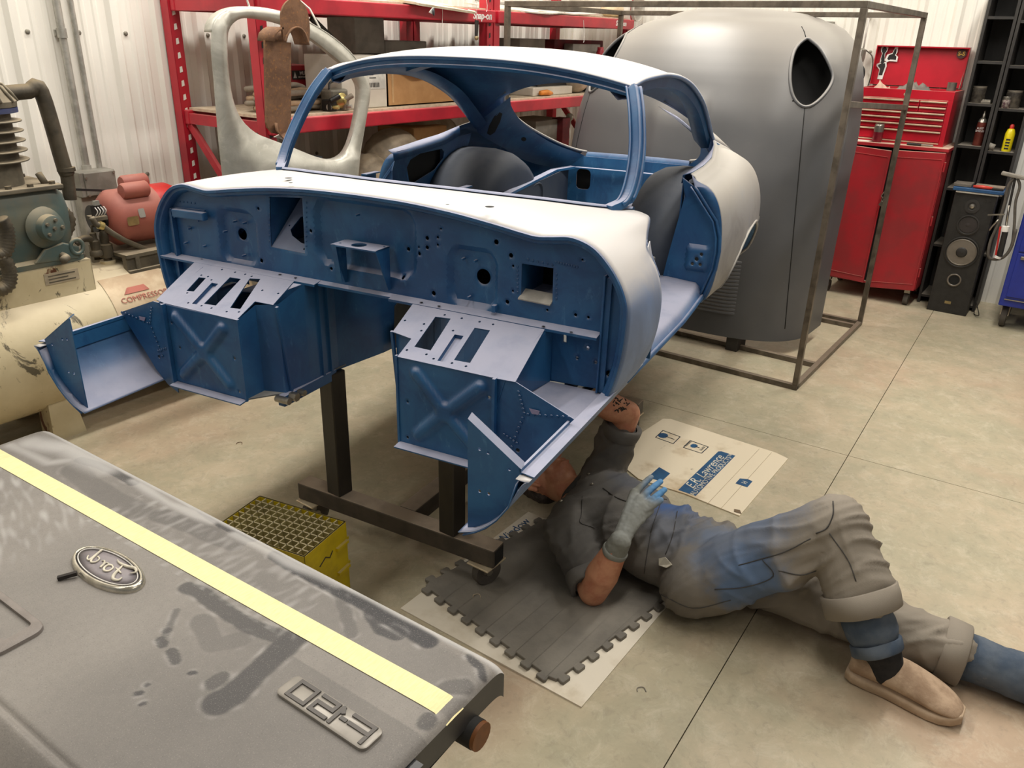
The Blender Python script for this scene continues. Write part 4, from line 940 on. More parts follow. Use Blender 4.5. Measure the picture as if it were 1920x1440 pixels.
# stickers (generic shapes) and the round gold badge
def lidp(px, py): return wx(px, py, 6.374)
def sticker(px, py, shape, lab):
    P = lidp(px, py); t_ = lo
    pts = [(P.y-u*.0105, P.z+v_*.0105) for u, v_ in shape]
    cc = (sum(a for a, _ in pts)/len(pts), sum(b for _, b in pts)/len(pts))
    o = MB().prism([(6.3735, cc[0]+(a-cc[0])*1.16, cc[1]+(b-cc[1])*1.16) for a, b in pts], V(-.0006, 0, 0)).build('sticker', M_WHITE, t_)
    MB().prism([(6.3728, cc[0]+(a-cc[0])*.8, cc[1]+(b-cc[1])*.8) for a, b in pts], V(-.0004, 0, 0)).build('sticker_print', M_BLACK, o)
sticker(1657, 100, [(-2, 3), (-1, 4.5), (0, 5), (1, 4.4), (2, 3), (1.6, 1), (.8, 0), (1.2, -3), (1.2, -5), (-1.2, -5), (-1.2, -3), (-.8, 0), (-1.6, 1)], 'a')
sticker(1673, 103, [(-3.4, -3), (-2.6, 0), (0, 1), (1, 4.5), (2.4, 4.5), (2.6, 1.5), (2, 0), (3.4, -1), (3.4, -3.6), (1, -3.4), (-1, -3.4), (-2, -4)], 'b')
sticker(1653, 127, [(-3, 2), (-1, 3), (-.8, 6), (.6, 6), (.8, 3), (2, 3.5), (2.6, 1), (1.8, -4), (1.6, -6), (-1.2, -6), (-1, -1), (-3, 1)], 'c')
P = lidp(1803, 101); MB().lathe([(.03, 0), (.03, .001), (.001, .0012)], P, (-1, 0, 0), 22).build('badge', pm('dark_badge', (70, 40, 36), rough=.5), lo)
text_obj('badge_lettering', 'S-S', .034, pm('gold_print', (206, 170, 76), rough=.4, metal=.3), lo, P+V(-.0018, 0, 0), (0, -1, 0), (0, 0, 1), .0006, bold=.001)
# things on the chest and cabinet
P = wx(1788, 178, 6.14); tag(MB().lathe([(.028, 0), (.028, .05), (.025, .05), (.025, .008), (.001, .008)], (6.15, .895, hz1), (0, 0, 1), 20).build('metal_cup', M_STEEL, None, True, auto=40, loc=(6.15, .895, hz1)), 'small shiny metal cup on the right end of the open tool chest', 'cup')
random.seed(11)
def rag(name, label, cat, c0, sx_, sy_, h_, m):
    rows = []
    for i in range(13):
        r_ = []
        for j in range(11):
            u, v_ = i/6-1, j/5-1; e_ = max(0, 1-u*u)*max(0, 1-v_*v_)
            r_.append(V(c0[0]+v_*sx_+.008*noise.noise(V(i*.6, j*.6, 3)), c0[1]+u*sy_+.01*noise.noise(V(i*.5, j*.7, 9)), c0[2]+e_**.6*h_*(.6+.9*abs(noise.noise(V(i*.45, j*.5, c0[1]*7))))))
        rows.append(r_)
    return tag(MB().grid(rows).build(name, m, None, True, solid=.006, loc=c0), label, cat)
rag('work_glove', 'grey work gloves lying in the open tool chest', 'gloves', (6.19, 1.13, hz1-.058), .12, .13, .10, pm('grey_leather', (128, 120, 112), (104, 98, 92), rough=.85))
rag('cotton_rag', 'pale pinkish rag at the left end of the open tool chest', 'rag', (6.19, 1.33, hz1-.058), .10, .07, .09, pm('pink_rag', (208, 176, 156), (186, 154, 136), rough=.9))
can = thing('drink_can', 'silver and red drink can standing in front of the tool chest', 'can', (5.965, 1.245, 1.062))
MB().lathe([(.026, 0), (.031, .008), (.031, .066)], (5.965, 1.245, 1.062), (0, 0, 1), 22, True, False).build('can_body', pm('maroon_can', (140, 34, 52), (120, 30, 46), rough=.3, metal=.4), can, True)
MB().lathe([(.031, .066), (.031, .105), (.026, .116), (.024, .116), (.022, .112), (.001, .112)], (5.965, 1.245, 1.062), (0, 0, 1), 22, False, True).build('can_top', M_STEEL, can, True)
mk = thing('marker_pen', 'black and silver marker pen lying on the cabinet top', 'pen', (5.945, 1.0, 1.07))
pa, pb = wx(1701, 268, 5.94), wx(1750, 272, 5.94); pa.z = pb.z = 1.071; pm_ = pa.lerp(pb, .55)
MB().cyl(pa, pm_, .008, n=10).build('cap', M_BLACK, mk, True, auto=40); MB().cyl(pm_, pb, .0065, n=10).build('barrel', M_STEEL, mk, True, auto=40)
tag(MB().prism([(5.93, 1.43, 1.0622), (5.93, 1.29, 1.0622), (6.0, 1.28, 1.0622), (5.99, 1.43, 1.0622)], (0, 0, .004)).build('paper_sheet', M_CARDW, None, loc=(5.96, 1.35, 1.062)), 'dusty sheet of paper on the left front corner of the cabinet top', 'paper')

# ================================================================== filter regulator on the wall
P = wx(1549, 75, XW-.06)
t = thing('air_filter', 'air line filter with a clear ribbed bowl on the wall beside the bonnet', 'filter', (XW-.02, P.y, P.z-.12))
MB().lathe([(.028, 0), (.034, .01), (.034, .16), (.028, .165)], (XW-.07, P.y, P.z-.07), (0, 0, 1), 20).build('bowl', pm('clear_plastic', (226, 226, 222), (206, 206, 202), rough=.15), t, True, auto=40)
for i in range(10):
    a = 2*math.pi*i/10; MB().cyl((XW-.07+.036*math.cos(a), P.y+.036*math.sin(a), P.z-.055), (XW-.07+.036*math.cos(a), P.y+.036*math.sin(a), P.z+.09), .0035, n=6).build('guard_rib', M_STEEL, t)
MB().lathe([(.012, -.05), (.03, -.03), (.036, .0), (.03, .01)], (XW-.07, P.y, P.z-.075), (0, 0, 1), 18).build('base_cup', M_WHITE, t, True, auto=40)
MB().bb((XW-.10, P.y-.03, P.z+.09), (XW-.019, P.y+.03, P.z+.12)).build('head', M_BOXGREY, t)
P = wx(1614, 102, XW-.05)
t = thing('pressure_regulator', 'grey pressure regulator and socket with a hanging cord behind the frame', 'regulator', (XW-.02, P.y, P.z))
MB().lathe([(.001, -.03), (.028, -.028), (.034, .0), (.034, .05), (.02, .06)], (XW-.06, P.y, P.z-.02), (0, 0, 1), 18).build('regulator_body', M_BOXGREY, t, True, auto=40)
MB().bb((XW-.1, P.y-.012, P.z-.02), (XW-.019, P.y+.03, P.z+.03)).build('gauge_block', M_WHITE, t, bevel=.004)
MB().cyl((XW-.05, P.y-.01, P.z+.04), (XW-.05, P.y-.01, P.z+.35), .006, n=8).build('feed_pipe', M_WHITE, t, True)
MB().bb((XW-.06, P.y-.025, P.z+.24), (XW-.019, P.y+.02, P.z+.25)).build('pipe_clip', M_WHITE, t)
MB().tube(cat_rom([(XW-.07, P.y, P.z-.05), (XW-.08, P.y-.05, P.z-.10), (XW-.07, P.y-.04, P.z-.17), (XW-.05, P.y+.05, P.z-.2)], 6), .006, 8).build('black_cord', M_BLACK, t, True)
MB().tube(cat_rom([(XW-.06, P.y-.03, P.z+.03), (XW-.04, P.y-.08, P.z-.02), (XW-.03, P.y-.09, P.z-.15), (XW-.05, P.y-.06, P.z-.28), (XW-.1, P.y+.03, P.z-.33), (XW-.1, P.y+.08, P.z-.42), (XW-.05, P.y+.05, P.z-.60)], 6), .004, 8).build('grey_cord', M_RUBBER, t, True)

# ================================================================== black shelving with jars and bottles
M_BLKW = pm('black_ash_board', (36, 33, 31), (48, 45, 42), rough=.55, scale=9, stretch=(1, 1, .2), dust=.75, dcol=(150, 140, 126))
XS = 6.10; XSb = 6.39
def shelf_tower(y0, y1, zs_, label):
    t = thing('shelf_tower', label, 'shelf', ((XS+XSb)/2, (y0+y1)/2, 0))
    MB().bb((XS, y1-.018, 0), (XSb, y1, 2.1)).build('side_panel', M_BLKW, t, bevel=.002); MB().bb((XS, y0, 0), (XSb, y0+.018, 2.1)).build('side_panel', M_BLKW, t, bevel=.002)
    MB().bb((XSb-.006, y0+.018, 0), (XSb, y1-.018, 2.1)).build('back_panel', M_BLKW, t)
    for z in zs_: MB().bb((XS+.005, y0+.018, z-.016), (XSb-.006, y1-.018, z)).build('shelf_board', M_BLKW, t)
    return t
ZS = [.06, .42, .80, 1.075, 1.335, 1.585, 1.84, 2.1]
shelf_tower(.618, .795, ZS, 'narrow black shelf tower beside the red tool chest')
shelf_tower(.43, .613, [z-.02 for z in ZS], 'narrow black shelf tower nearest the blue tool cart')
M_GLASSD = pm('smoky_jar', (54, 50, 46), (84, 78, 70), rough=.12, scale=25); M_LIDJ = pm('jar_lid', (120, 112, 100), rough=.5)
def jar(label, y, z, r_, h_):
    t = thing('glass_jar', label, 'jar', (6.18, y, z), 0, 'jars on the black shelves')
    MB().lathe([(r_*.9, 0), (r_, .008), (r_, h_*.86), (r_*.9, h_*.9)], (6.18, y, z), (0, 0, 1), 20).build('jar_glass', M_GLASSD, t, True, auto=40)
    MB().lathe([(r_*.95, h_*.9), (r_*.97, h_), (.001, h_)], (6.18, y, z), (0, 0, 1), 20).build('jar_lid', M_LIDJ, t, True, auto=40); return t
jar('dark glass jar on the shelf beside the tool chest', .735, 1.335, .042, .10)
jar('dark glass jar behind the purple label tin on the next tower', .535, 1.315, .046, .105)
t = thing('label_tin', 'small tin with a purple and white label in front of a dark jar', 'tin', (6.13, .565, 1.315))
MB().lathe([(.024, 0), (.024, .05)], (6.13, .565, 1.315), (0, 0, 1), 16, True, False).build('tin_body', pm('purple_label', (96, 66, 78), (180, 170, 160), rough=.4, scale=60), t, True)
MB().lathe([(.024, .05), (.024, .066), (.02, .07), (.001, .07)], (6.13, .565, 1.315), (0, 0, 1), 16, False, True).build('tin_cap', M_STEEL, t, True, auto=40)
tag(MB().bb((6.12, .650, 1.335), (6.2, .705, 1.35)).bb((6.125, .652, 1.35), (6.19, .70, 1.358)).build('flat_tin', M_STEEL, None, bevel=.002, loc=(6.16, .68, 1.335)), 'flat metal tin beside the dark glass jar', 'tin')
def bottle(name, label, x, y, z, prof, m, cap, mc, extra=None):
    t = thing(name, label, 'bottle', (x, y, z)); MB().lathe(prof, (x, y, z), (0, 0, 1), 20).build('bottle_body', m, t, True, auto=40); MB().lathe(cap, (x, y, z), (0, 0, 1), 16).build('cap', mc, t, True, auto=40); return t
t = bottle('spray_can', 'brown spray can with a chrome shoulder on the black shelf', 6.17, .672, 1.075, [(.026, 0), (.028, .006), (.028, .13), (.026, .145)], pm('brown_can', (112, 52, 42), (86, 40, 34), rough=.35, metal=.3), [(.026, .145), (.02, .165), (.011, .172), (.010, .195), (.006, .20), (.006, .215), (.001, .215)], M_STEEL)
text_obj('can_print', 'RUST\nSHIELD', .016, M_WHITE, t, (6.17-.0285, .672, 1.075+.10), (0, -1, 0), (0, 0, 1), .0004)
t = bottle('oil_bottle', 'yellow bottle with a red cap on the black shelf', 6.16, .50, 1.055, [(.026, 0), (.028, .006), (.028, .11), (.02, .135), (.013, .14)], pm('yellow_plastic', (232, 214, 26), (214, 190, 22), rough=.35), [(.013, .14), (.013, .158), (.008, .166), (.001, .167)], pm('red_plastic', (206, 52, 44), rough=.4))
pr = MB()
for j in range(4): pr.bb((6.1315, .488, 1.07+j*.018), (6.133, .512, 1.08+j*.018))
pr.build('bottle_print', M_BLACK, t)
tag(MB().cyl((6.13, .565, 1.075), (6.13, .60, 1.085), .019, n=18, caps=False).build('card_tube', M_GREYBOX, None, True, solid=.003, loc=(6.13, .58, 1.055)), 'short grey cardboard tube lying left of the yellow bottle', 'tube')
tag(MB().bb((6.14, .445, 1.565), (6.19, .49, 1.68)).build('blue_box', pm('blue_pack', (60, 80, 160), rough=.5), None, loc=(6.16, .47, 1.565)), 'blue pack at the edge of the shelf nearest the cart', 'box')

# ================================================================== loudspeaker
M_SPK = pm('black_vinyl', (34, 32, 30), (42, 40, 38), rough=.5, scale=30)
sp = thing('loudspeaker', 'tall black three-way floor loudspeaker with exposed drivers', 'speaker', (6.08, .583, 0))
SX = 5.95
MB().bb((SX, .462, 0), (SX+.15, .705, .80)).build('speaker_cabinet', M_SPK, sp, bevel=.004)
def drv(px, py, nm, prof, mats):
    P = wx(px, py, SX-.001); q = MB(); o = None
    for i, (pr_, m) in enumerate(zip(prof, mats)):
        o2_ = MB().lathe(pr_, P, (-1, 0, 0), 36).build(nm if i == 0 else nm+'_detail', m, sp if i == 0 else o, True, auto=40)
        if i == 0: o = o2_
M_CONE = pm('grey_cone', (128, 120, 110), (116, 108, 98), rough=.4, metal=.3); M_SURR = pm('rubber_surround', (46, 43, 40), rough=.6)
drv(1823, 387, 'tweeter', [[(.045, 0), (.045, .004), (.026, .0045), (.022, .001), (.001, .001)], [(.016, .001), (.012, .008), (.001, .011)]], [M_SURR, M_STEEL])
drv(1815, 422, 'midrange', [[(.066, 0), (.066, .005), (.058, .006), (.055, .001), (.001, .001)], [(.050, .003), (.02, .0015), (.010, .004), (.001, .005)]], [M_SURR, pm('dark_cone', (52, 46, 44), rough=.6)])
drv(1803, 473, 'woofer', [[(.103, 0), (.103, .006), (.096, .008), (.092, .003), (.001, .001)], [(.088, .006), (.083, .008), (.078, .005), (.03, .002), (.001, .0015)], [(.036, .003), (.028, .013), (.001, .018)]], [M_SURR, M_CONE, M_SURR])
P = wx(1789, 525, SX-.0005); MB().lathe([(.042, .001), (.044, .006), (.037, .007), (.033, .002)], P, (-1, 0, 0), 28, False, False).build('port_ring', M_CONE, sp, True); MB().lathe([(.034, .0015), (.001, .0018)], P, (-1, 0, 0), 28).build('port_hole', M_VOID, sp)
P = wx(1777, 567, SX-.001); MB().bb((SX-.002, P.y-.019, P.z-.009), (SX, P.y+.019, P.z+.009)).build('maker_plate', pm('gold_plate', (184, 162, 110), rough=.4, metal=.4), sp)
for (px, py) in ((1848, 378), (1857, 377), (1796, 369), (1746+4, 545), (1813, 552)): P = wx(px, py, SX-.001); MB().cyl(P, P+V(-.003, 0, 0), .0045, n=10).build('grille_peg', M_SURR, sp)
# blue case and things lying on the speaker
bc_ = thing('blue_case', 'flat blue case with a white edge lying on the loudspeaker', 'case', (6.02, .585, .80))
MB().bb((5.935, .452, .80), (6.09, .70, .812)).build('white_base', pm('white_plastic', (206, 200, 188), rough=.5), bc_, bevel=.003); MB().bb((5.93, .43, .812), (6.09, .72, .835)).build('blue_lid', pm('blue_plastic', (44, 86, 130), (36, 72, 112), rough=.4), bc_, bevel=.004)
rt = thing('red_pliers', 'red handled tool lying on the flat blue case', 'tool', (5.95, .55, .836))
MB().tube([(5.95, .61, .846), (5.95, .56, .847), (5.95, .50, .845)], [.008, .012, .009], 10).build('red_grip', pm('red_rubber', (222, 66, 48), rough=.5), rt, True); MB().bar((5.95, .505, .843), (5.95, .44, .842), .02, .012).build('jaw', M_DK, rt, bevel=.003)
tag(MB().bb((5.95, .62, .836), (6.07, .725, .856)).build('dusty_box', pm('dusty_grey_case', (110, 102, 92), rough=.8), None, bevel=.003, loc=(6.0, .67, .836)), 'low dusty grey box behind the red handled tool', 'box')
tag(MB().bb((5.975, .44, .836), (6.07, .605, .852)).build('dusty_file', pm('dusty_tan_case', (140, 126, 110), rough=.8), None, bevel=.003, loc=(6.02, .52, .836)), 'flat dusty tan case behind the red grip', 'case')

# ================================================================== blue tool cart at the right edge
M_CARTB = pm('cart_blue', (34, 52, 150), (28, 42, 128), rough=.35, scale=4)
ct = thing('tool_cart', 'blue steel tool cart on large casters at the right edge', 'tool cart', (5.95, .0, 0))
ky1, kx0, kx1, kz0 = .29, 5.80, 6.25, .155
MB().bb((kx0, -.55, kz0), (kx1, ky1, .95)).build('cart_body', M_CARTB, ct, bevel=.006)
MB().bb((kx0-.012, -.545, kz0+.045), (kx0, ky1-.025, kz0+.05)).build('trim_line', M_STEEL, ct)
for (z0, z1) in ((.22, .50), (.51, .66), (.67, .80), (.81, .93)):
    d = MB().bb((kx0-.010, -.52, z0), (kx0, ky1-.03, z1)).build('cart_drawer', M_CARTB, ct, bevel=.003); MB().bb((kx0-.028, -.50, z1-.035), (kx0-.010, ky1-.05, z1-.015)).build('drawer_pull', M_STEEL, d, bevel=.004)
wc = fl(1873, 611)
for y in (wc.y-.01, -.45):
    xw = wc.x+.02; cfk = MB(); cfk.bar((xw+.03, y+.022, kz0), (xw, y+.022, .07), .006, .04); cfk.bar((xw+.03, y-.022, kz0), (xw, y-.022, .07), .006, .04); cfk.bb((xw-.0, y-.03, kz0-.006), (xw+.07, y+.03, kz0)); cfk.build('caster_fork', M_TRIM, ct)
    cwh = MB().lathe([(.045, -.018), (.066, -.016), (.07, -.008), (.07, .008), (.066, .016), (.045, .018)], (xw, y, .07), (0, 1, 0), 28); cwh.build('caster_wheel', M_RUBBER, ct, True, auto=40); MB().cyl((xw, y-.02, .07), (xw, y+.02, .07), .022, n=16).build('wheel_hub', M_STEEL, ct, True, auto=40)
    x2 = kx1-.06; MB().cyl((x2, y-.018, .07), (x2, y+.018, .07), .07, n=24).build('caster_wheel', M_RUBBER, ct, True, auto=40); MB().bb((x2-.02, y-.03, .10), (x2+.02, y+.03, kz0)).build('caster_fork', M_TRIM, ct)
# grinder bracket, leads and a caulking gun hanging by the cart
GX = 5.78
def gq(px, py, X=GX): return wx(px, py, X)
hk = thing('hanging_leads', 'grey cables looped over a hook on the blue cart side', 'cable', gq(1900, 335))
MB().tube(cat_rom([gq(*q) for q in ((1900, 335), (1890, 350), (1884, 380), (1872, 420), (1858, 450), (1853, 478), (1862, 486), (1880, 483), (1895, 465), (1905, 430))], 5), .009, 8).build('cable_loop', M_RUBBER, hk, True)
MB().tube(cat_rom([gq(*q) for q in ((1904, 332), (1898, 360), (1890, 400), (1884, 440), (1878, 470))], 5), .007, 8).build('cable', M_DK, hk, True)
MB().tube(cat_rom([gq(*q) for q in ((1908, 335), (1912, 350), (1904, 380), (1902, 420), (1898, 460))], 5), .008, 8).build('cable', M_RUBBER, hk, True)
MB().bar(gq(1878, 324), gq(1925, 335), .035, .022).build('hook_arm', M_GREYBOX, hk, bevel=.006)
cg = thing('caulking_gun', 'red caulking gun with a black cartridge hanging from the cable loop', 'caulking gun', gq(1872, 484))
MB().bar(gq(1876, 425, GX-.03), gq(1866, 484, GX-.03), .01, .012).build('cradle', M_REDM, cg); MB().cyl(gq(1886, 430, GX-.03), gq(1874, 480, GX-.03), .017, n=14).build('cartridge', M_BLACK, cg, True, auto=40)
MB().cyl(gq(1886, 424, GX-.03), gq(1884, 434, GX-.03), .021, n=14).build('front_cap', M_WHITE, cg, True, auto=40); MB().cyl(gq(1872, 480, GX-.03), gq(1870, 484, GX-.03), .020, n=14).build('rear_cap', M_WHITE, cg, True, auto=40)
MB().cyl(gq(1887, 424, GX-.03), gq(1892, 385, GX-.03), .004, n=8).build('push_rod', M_STEEL, cg, True); MB().bar(gq(1852, 403, GX-.03), gq(1884, 402, GX-.03), .008).build('trigger_bar', M_STEEL, cg); MB().tube(cat_rom([gq(*q, GX-.03) for q in ((1872, 412), (1860, 425), (1855, 432))], 3), .005, 6).build('handle', M_STEEL, cg, True)
# power leads on the floor between speaker and cart
tag(MB().tube(cat_rom([(6.07, .44, .10), (6.0, .41, .06), (5.97, .39, .02), (6.03, .42, .005), (6.1, .43, .005)], 6), .003, 6).build('speaker_wire', M_DK, None, True, loc=(6.03, .42, 0)), 'thin dark wire curling down beside the loudspeaker', 'wire')
# ================================================================== blue coupe body shell
CTH = R(9.0); CA = V(math.cos(CTH), math.sin(CTH), 0); CB = V(-math.sin(CTH), math.cos(CTH), 0); AF, BCc = 1.82, 1.376
CARM = Matrix(((CA.x, CB.x, 0, CA.x*AF+CB.x*BCc), (CA.y, CB.y, 0, CA.y*AF+CB.y*BCc), (0, 0, 1, 0), (0, 0, 0, 1)))   # car x rearwards, y to its left, z up
CARI = CARM.inverted()
def cpl(px, py, P0, n):                      # pixel onto a plane given in car space -> car space
    Pw = CARM @ V(P0); nw = CARM.to_3x3() @ V(n); return CARI @ onp(px, py, Pw, nw)
def cX(px, py, x): return cpl(px, py, (x, 0, 0), (1, 0, 0))
def cY(px, py, y): return cpl(px, py, (0, y, 0), (0, 1, 0))
def cZ(px, py, z): return cpl(px, py, (0, 0, z), (0, 0, 1))
def CM(): return MB(CARM)

def mat_blue():
    k = NT('blue_primer'); f = k.ramp(k.noise(6, 6, .65, None, .8), .35, .68)
    c = k.mix(f, lin((44, 98, 144)), lin((32, 76, 122)))
    s_ = k.ramp(k.noise(26, 5, .7, (1, 1, .35), .6), .58, .76); c = k.mix(k.math('MULTIPLY', s_, .5), c, lin((92, 142, 182)))
    g = k.ramp(k.noise(2.2, 3, .5), .5, .72); c = k.mix(k.math('MULTIPLY', g, .45), c, lin((44, 62, 112)))
    d = k.math('MULTIPLY', k.ramp(k.nz(), .35, .9), k.ramp(k.noise(11, 5, .6), .25, .6, .78, 1.0)); c = k.mix(k.math('MULTIPLY', d, .9), c, lin((172, 172, 190)))
    k.bump(k.noise(70, 3), .06, .002)
    return k.fin(c, k.math('MULTIPLY_ADD', d, .35, .40), 0, .5)
M_BLUE = mat_blue()
def mat_skin(nm, side, warm):
    """outside panels: sanded blue primer under a coat of pale dust; bare blue on the inner face"""
    k = NT(nm); z = k.nz(); nn = k.noise(5, 6, .65, None, .8)
    f = k.ramp(nn, .35, .65); c = k.mix(f, lin(side), lin(tuple(x*.86 for x in side)))
    st = k.ramp(k.noise(9, 5, .7, (1, 1, .25), .5), .57, .72); c = k.mix(k.math('MULTIPLY', st, .4), c, lin((86, 128, 176)))
    d = k.ramp(k.math('MULTIPLY_ADD', nn, .4, z), .22, .85); c = k.mix(k.math('MULTIPLY', d, .93), c, lin(warm))
    inn = k.mix(k.ramp(k.noise(6, 5), .35, .68), lin((40, 84, 136)), lin((30, 62, 112)))
    di = k.math('MULTIPLY', k.ramp(z, .35, .9), .85); inn = k.mix(di, inn, lin((168, 168, 186)))
    return k.fin(c, .5, 0, .42)
M_SKIN = mat_skin('dusty_blue_skin', (108, 132, 172), (212, 207, 203))
M_QUART = mat_skin('dusty_quarter_skin', (150, 149, 150), (188, 182, 173))
M_DARKIN = pm('dark_sound_coating', (50, 58, 72), (38, 48, 66), rough=.6, scale=5, dust=.4, dcol=(120, 120, 122))
M_GREYIN = pm('grey_floor_primer', (112, 112, 110), (92, 94, 96), rough=.6, scale=5, dust=.5, dcol=(168, 164, 156))
M_HOLE = M_VOID
def skin_in(o):
    o.data.materials.append(M_BLUE); o.modifiers['solid'].material_offset = 1; o.modifiers['solid'].material_offset_rim = 0; return o
car = thing('car_body_shell', 'bare blue coupe body shell without doors on a wheeled stand', 'car body', (CARM @ V(.9, 0, .62)), CTH)

# half outline of the front bulkhead (y, z), from the centre round to the sill
HALF = [(0, 1.243), (.10, 1.242), (.19, 1.239), (.32, 1.229), (.44, 1.214), (.52, 1.202), (.56, 1.198), (.60, 1.202), (.645, 1.207), (.685, 1.200), (.72, 1.183), (.755, 1.150), (.783, 1.112), (.802, 1.071), (.810, 1.03), (.809, .96), (.802, .896), (.789, .837), (.777, .802)]
HS = [V(p.x, p.y, 0) for p in cat_rom([V(a, b, 0) for a, b in HALF], 5)]
def full(h): return [V(-p.x, p.y, 0) for p in reversed(h)][:-1]+[p.copy() for p in h]      # right (y<0) to left
OUT = full(HS)
def inset(P, d):
    out = []
    for i, p in enumerate(P):
        a = P[max(0, i-1)]; b = P[min(len(P)-1, i+1)]; t_ = (b-a).normalized(); n = V(t_.y, -t_.x, 0)
        out.append(p+n*d)
    return out
def crv(d, x): return [V(x, p.x, p.y) for p in inset(OUT, d)]
# rolled flange round the bulkhead
mb = CM(); mb.grid([crv(0, -.03), crv(.002, -.035), crv(.010, -.035), crv(.013, -.027), crv(.020, -.026), crv(.024, -.018), crv(.027, .001)]); mb.build('bulkhead_flange', M_BLUE, car, True, auto=50)

# ---- bulkhead panel, s = -y (to the right as seen), t = z
FW = ((0, 0, 0), (0, -1, 0), (0, 0, 1))
def st(px, py, x=0.0): p = cX(px, py, x); return (-p.y, p.z)
ins = inset(OUT, .022)
bo = [(-p.x, p.y) for p in ins]                      # starts right side (y<0): s>0
bo = bo + [(-.60, .802), (-.60, .958), (.60, .958), (.60, .802)]
def hole(px, py, r, n=14, x=0.0): s_, t_ = st(px, py, x); return circ(s_, t_, r, n)
m_px = .00128
hl = []
for px, py, r in ((484, 391, 4), (490, 488.6, 5.5), (582.6, 433, 4), (621, 503.5, 4.2), (930.5, 453.8, 5.5), (958, 479, 5), (800.8, 446.5, 4.5), (800.8, 464, 4.5), (785.7, 475.6, 4.5), (759.4, 469.5, 4.5), (756.6, 520, 4.2), (813, 550, 5.5), (951, 566, 4.7), (1079, 590.5, 3.5), (1103, 595, 3), (962, 498.6, 2.8), (961.5, 545.6, 2.5), (1026, 581, 2.8), (820.7, 459, 2.8), (820.7, 445, 2.8), (785, 463.6, 2.3), (826.6, 429, 2.3), (1092, 487, 2.3), (357, 428, 2), (1142, 701, 7.5), (1058, 690, 0)):
    if r: hl.append(hole(px, py, r*m_px))
s1, t1 = st(447, 441); hl.append(circ(s1, t1, .0185, 24)); s2, t2 = st(901, 521.6); hl.append(circ(s2, t2, .0215, 24))
sqL = [st(*q) for q in ((505, 369), (566.6, 371), (572, 476), (507.5, 463))]; sqR = [st(*q) for q in ((978.6, 494), (1037.7, 503), (1035.5, 567.5), (976.4, 555.5))]
hl += [sqL, sqR]
slots = [[st(*q) for q in ((1186, 652), (1197, 654), (1197, 660), (1186, 658))], [st(*q) for q in ((1185, 677), (1195, 679), (1195, 684), (1185, 682))]]
hl += slots
hl.append([st(*q) for q in ((1056, 627), (1062, 629), (1062, 643), (1056, 641))])
for px, py, r in ((1102, 652, 3.5), (1082, 671, 3.5), (1117, 679, 3.5)): hl.append(hole(px, py, r*m_px))
cL, cR, cMid = st(446, 446), st(894, 529), st(684, 446)
def ext(xa, xb, ya, yb, r_):
    l_, r2, t_, b_ = st(xa, (ya+yb)/2), st(xb, (ya+yb)/2), st((xa+xb)/2, ya), st((xa+xb)/2, yb)
    return ((l_[0]+r2[0])/2, (t_[1]+b_[1])/2), (r2[0]-l_[0])/2, (t_[1]-b_[1])/2, r_
lows = [ext(414, 478, 397, 491, .035), ext(841, 929, 467, 574, .04), ext(593, 776, 383, 508, .05)]
def fwh(s_, t_):
    h_ = 0.0
    for (c_, a_, b_, r_) in lows: h_ -= .017*(1-ss(-.009, .009, sdrr(s_, t_, c_[0], c_[1], a_, b_, r_)))
    c_ = st(757, 521); h_ += .010*math.exp(-((s_-c_[0])**2+(t_-c_[1])**2)/.0006)
    return h_
mb = CM(); panel(mb, bo, hl, FW, fwh, .0095); bulk = mb.build('bulkhead', M_BLUE, car, True, solid=.004, auto=30)
# studs and bolts on the bulkhead
for px, py in ((441, 415), (459, 418), (423, 434), (458, 479), (331, 406), (375, 413), (350, 455), (385, 461), (869, 485), (892, 489), (880, 557), (357, 428), (671, 403)):
    p = cX(px, py, -.002 if px not in (869, 892, 880, 441, 459, 458) else .006); MB(CARM).cyl(p+V(.006, 0, 0), p+V(-.011, 0, 0), .0038, .0032, n=8).build('stud', M_BLUE, bulk, True, auto=40)
# spot welds in rows
def welds(pxs, x, parent, nm='spot_weld'):
    w_ = None
    for px, py in pxs:
        p = cX(px, py, x); CM().lathe([(.0034, 0), (.003, .0012), (.001, .0002)], p, (-1, 0, 0), 7).build(nm, M_BLUE, parent, True)
welds([(1042+i*5, 492+i*1.1) for i in range(9)]+[(990+i*9, 487+i*2) for i in range(6)]+[(970, 500+i*8) for i in range(7)]+[(1043, 515+i*9) for i in range(6)], -.0005, bulk)
welds([(323+i*7, 376+i*.8) for i in range(7)]+[(505, 372+i*10) for i in range(9)]+[(574, 380+i*9) for i in range(10)], -.0005, bulk)
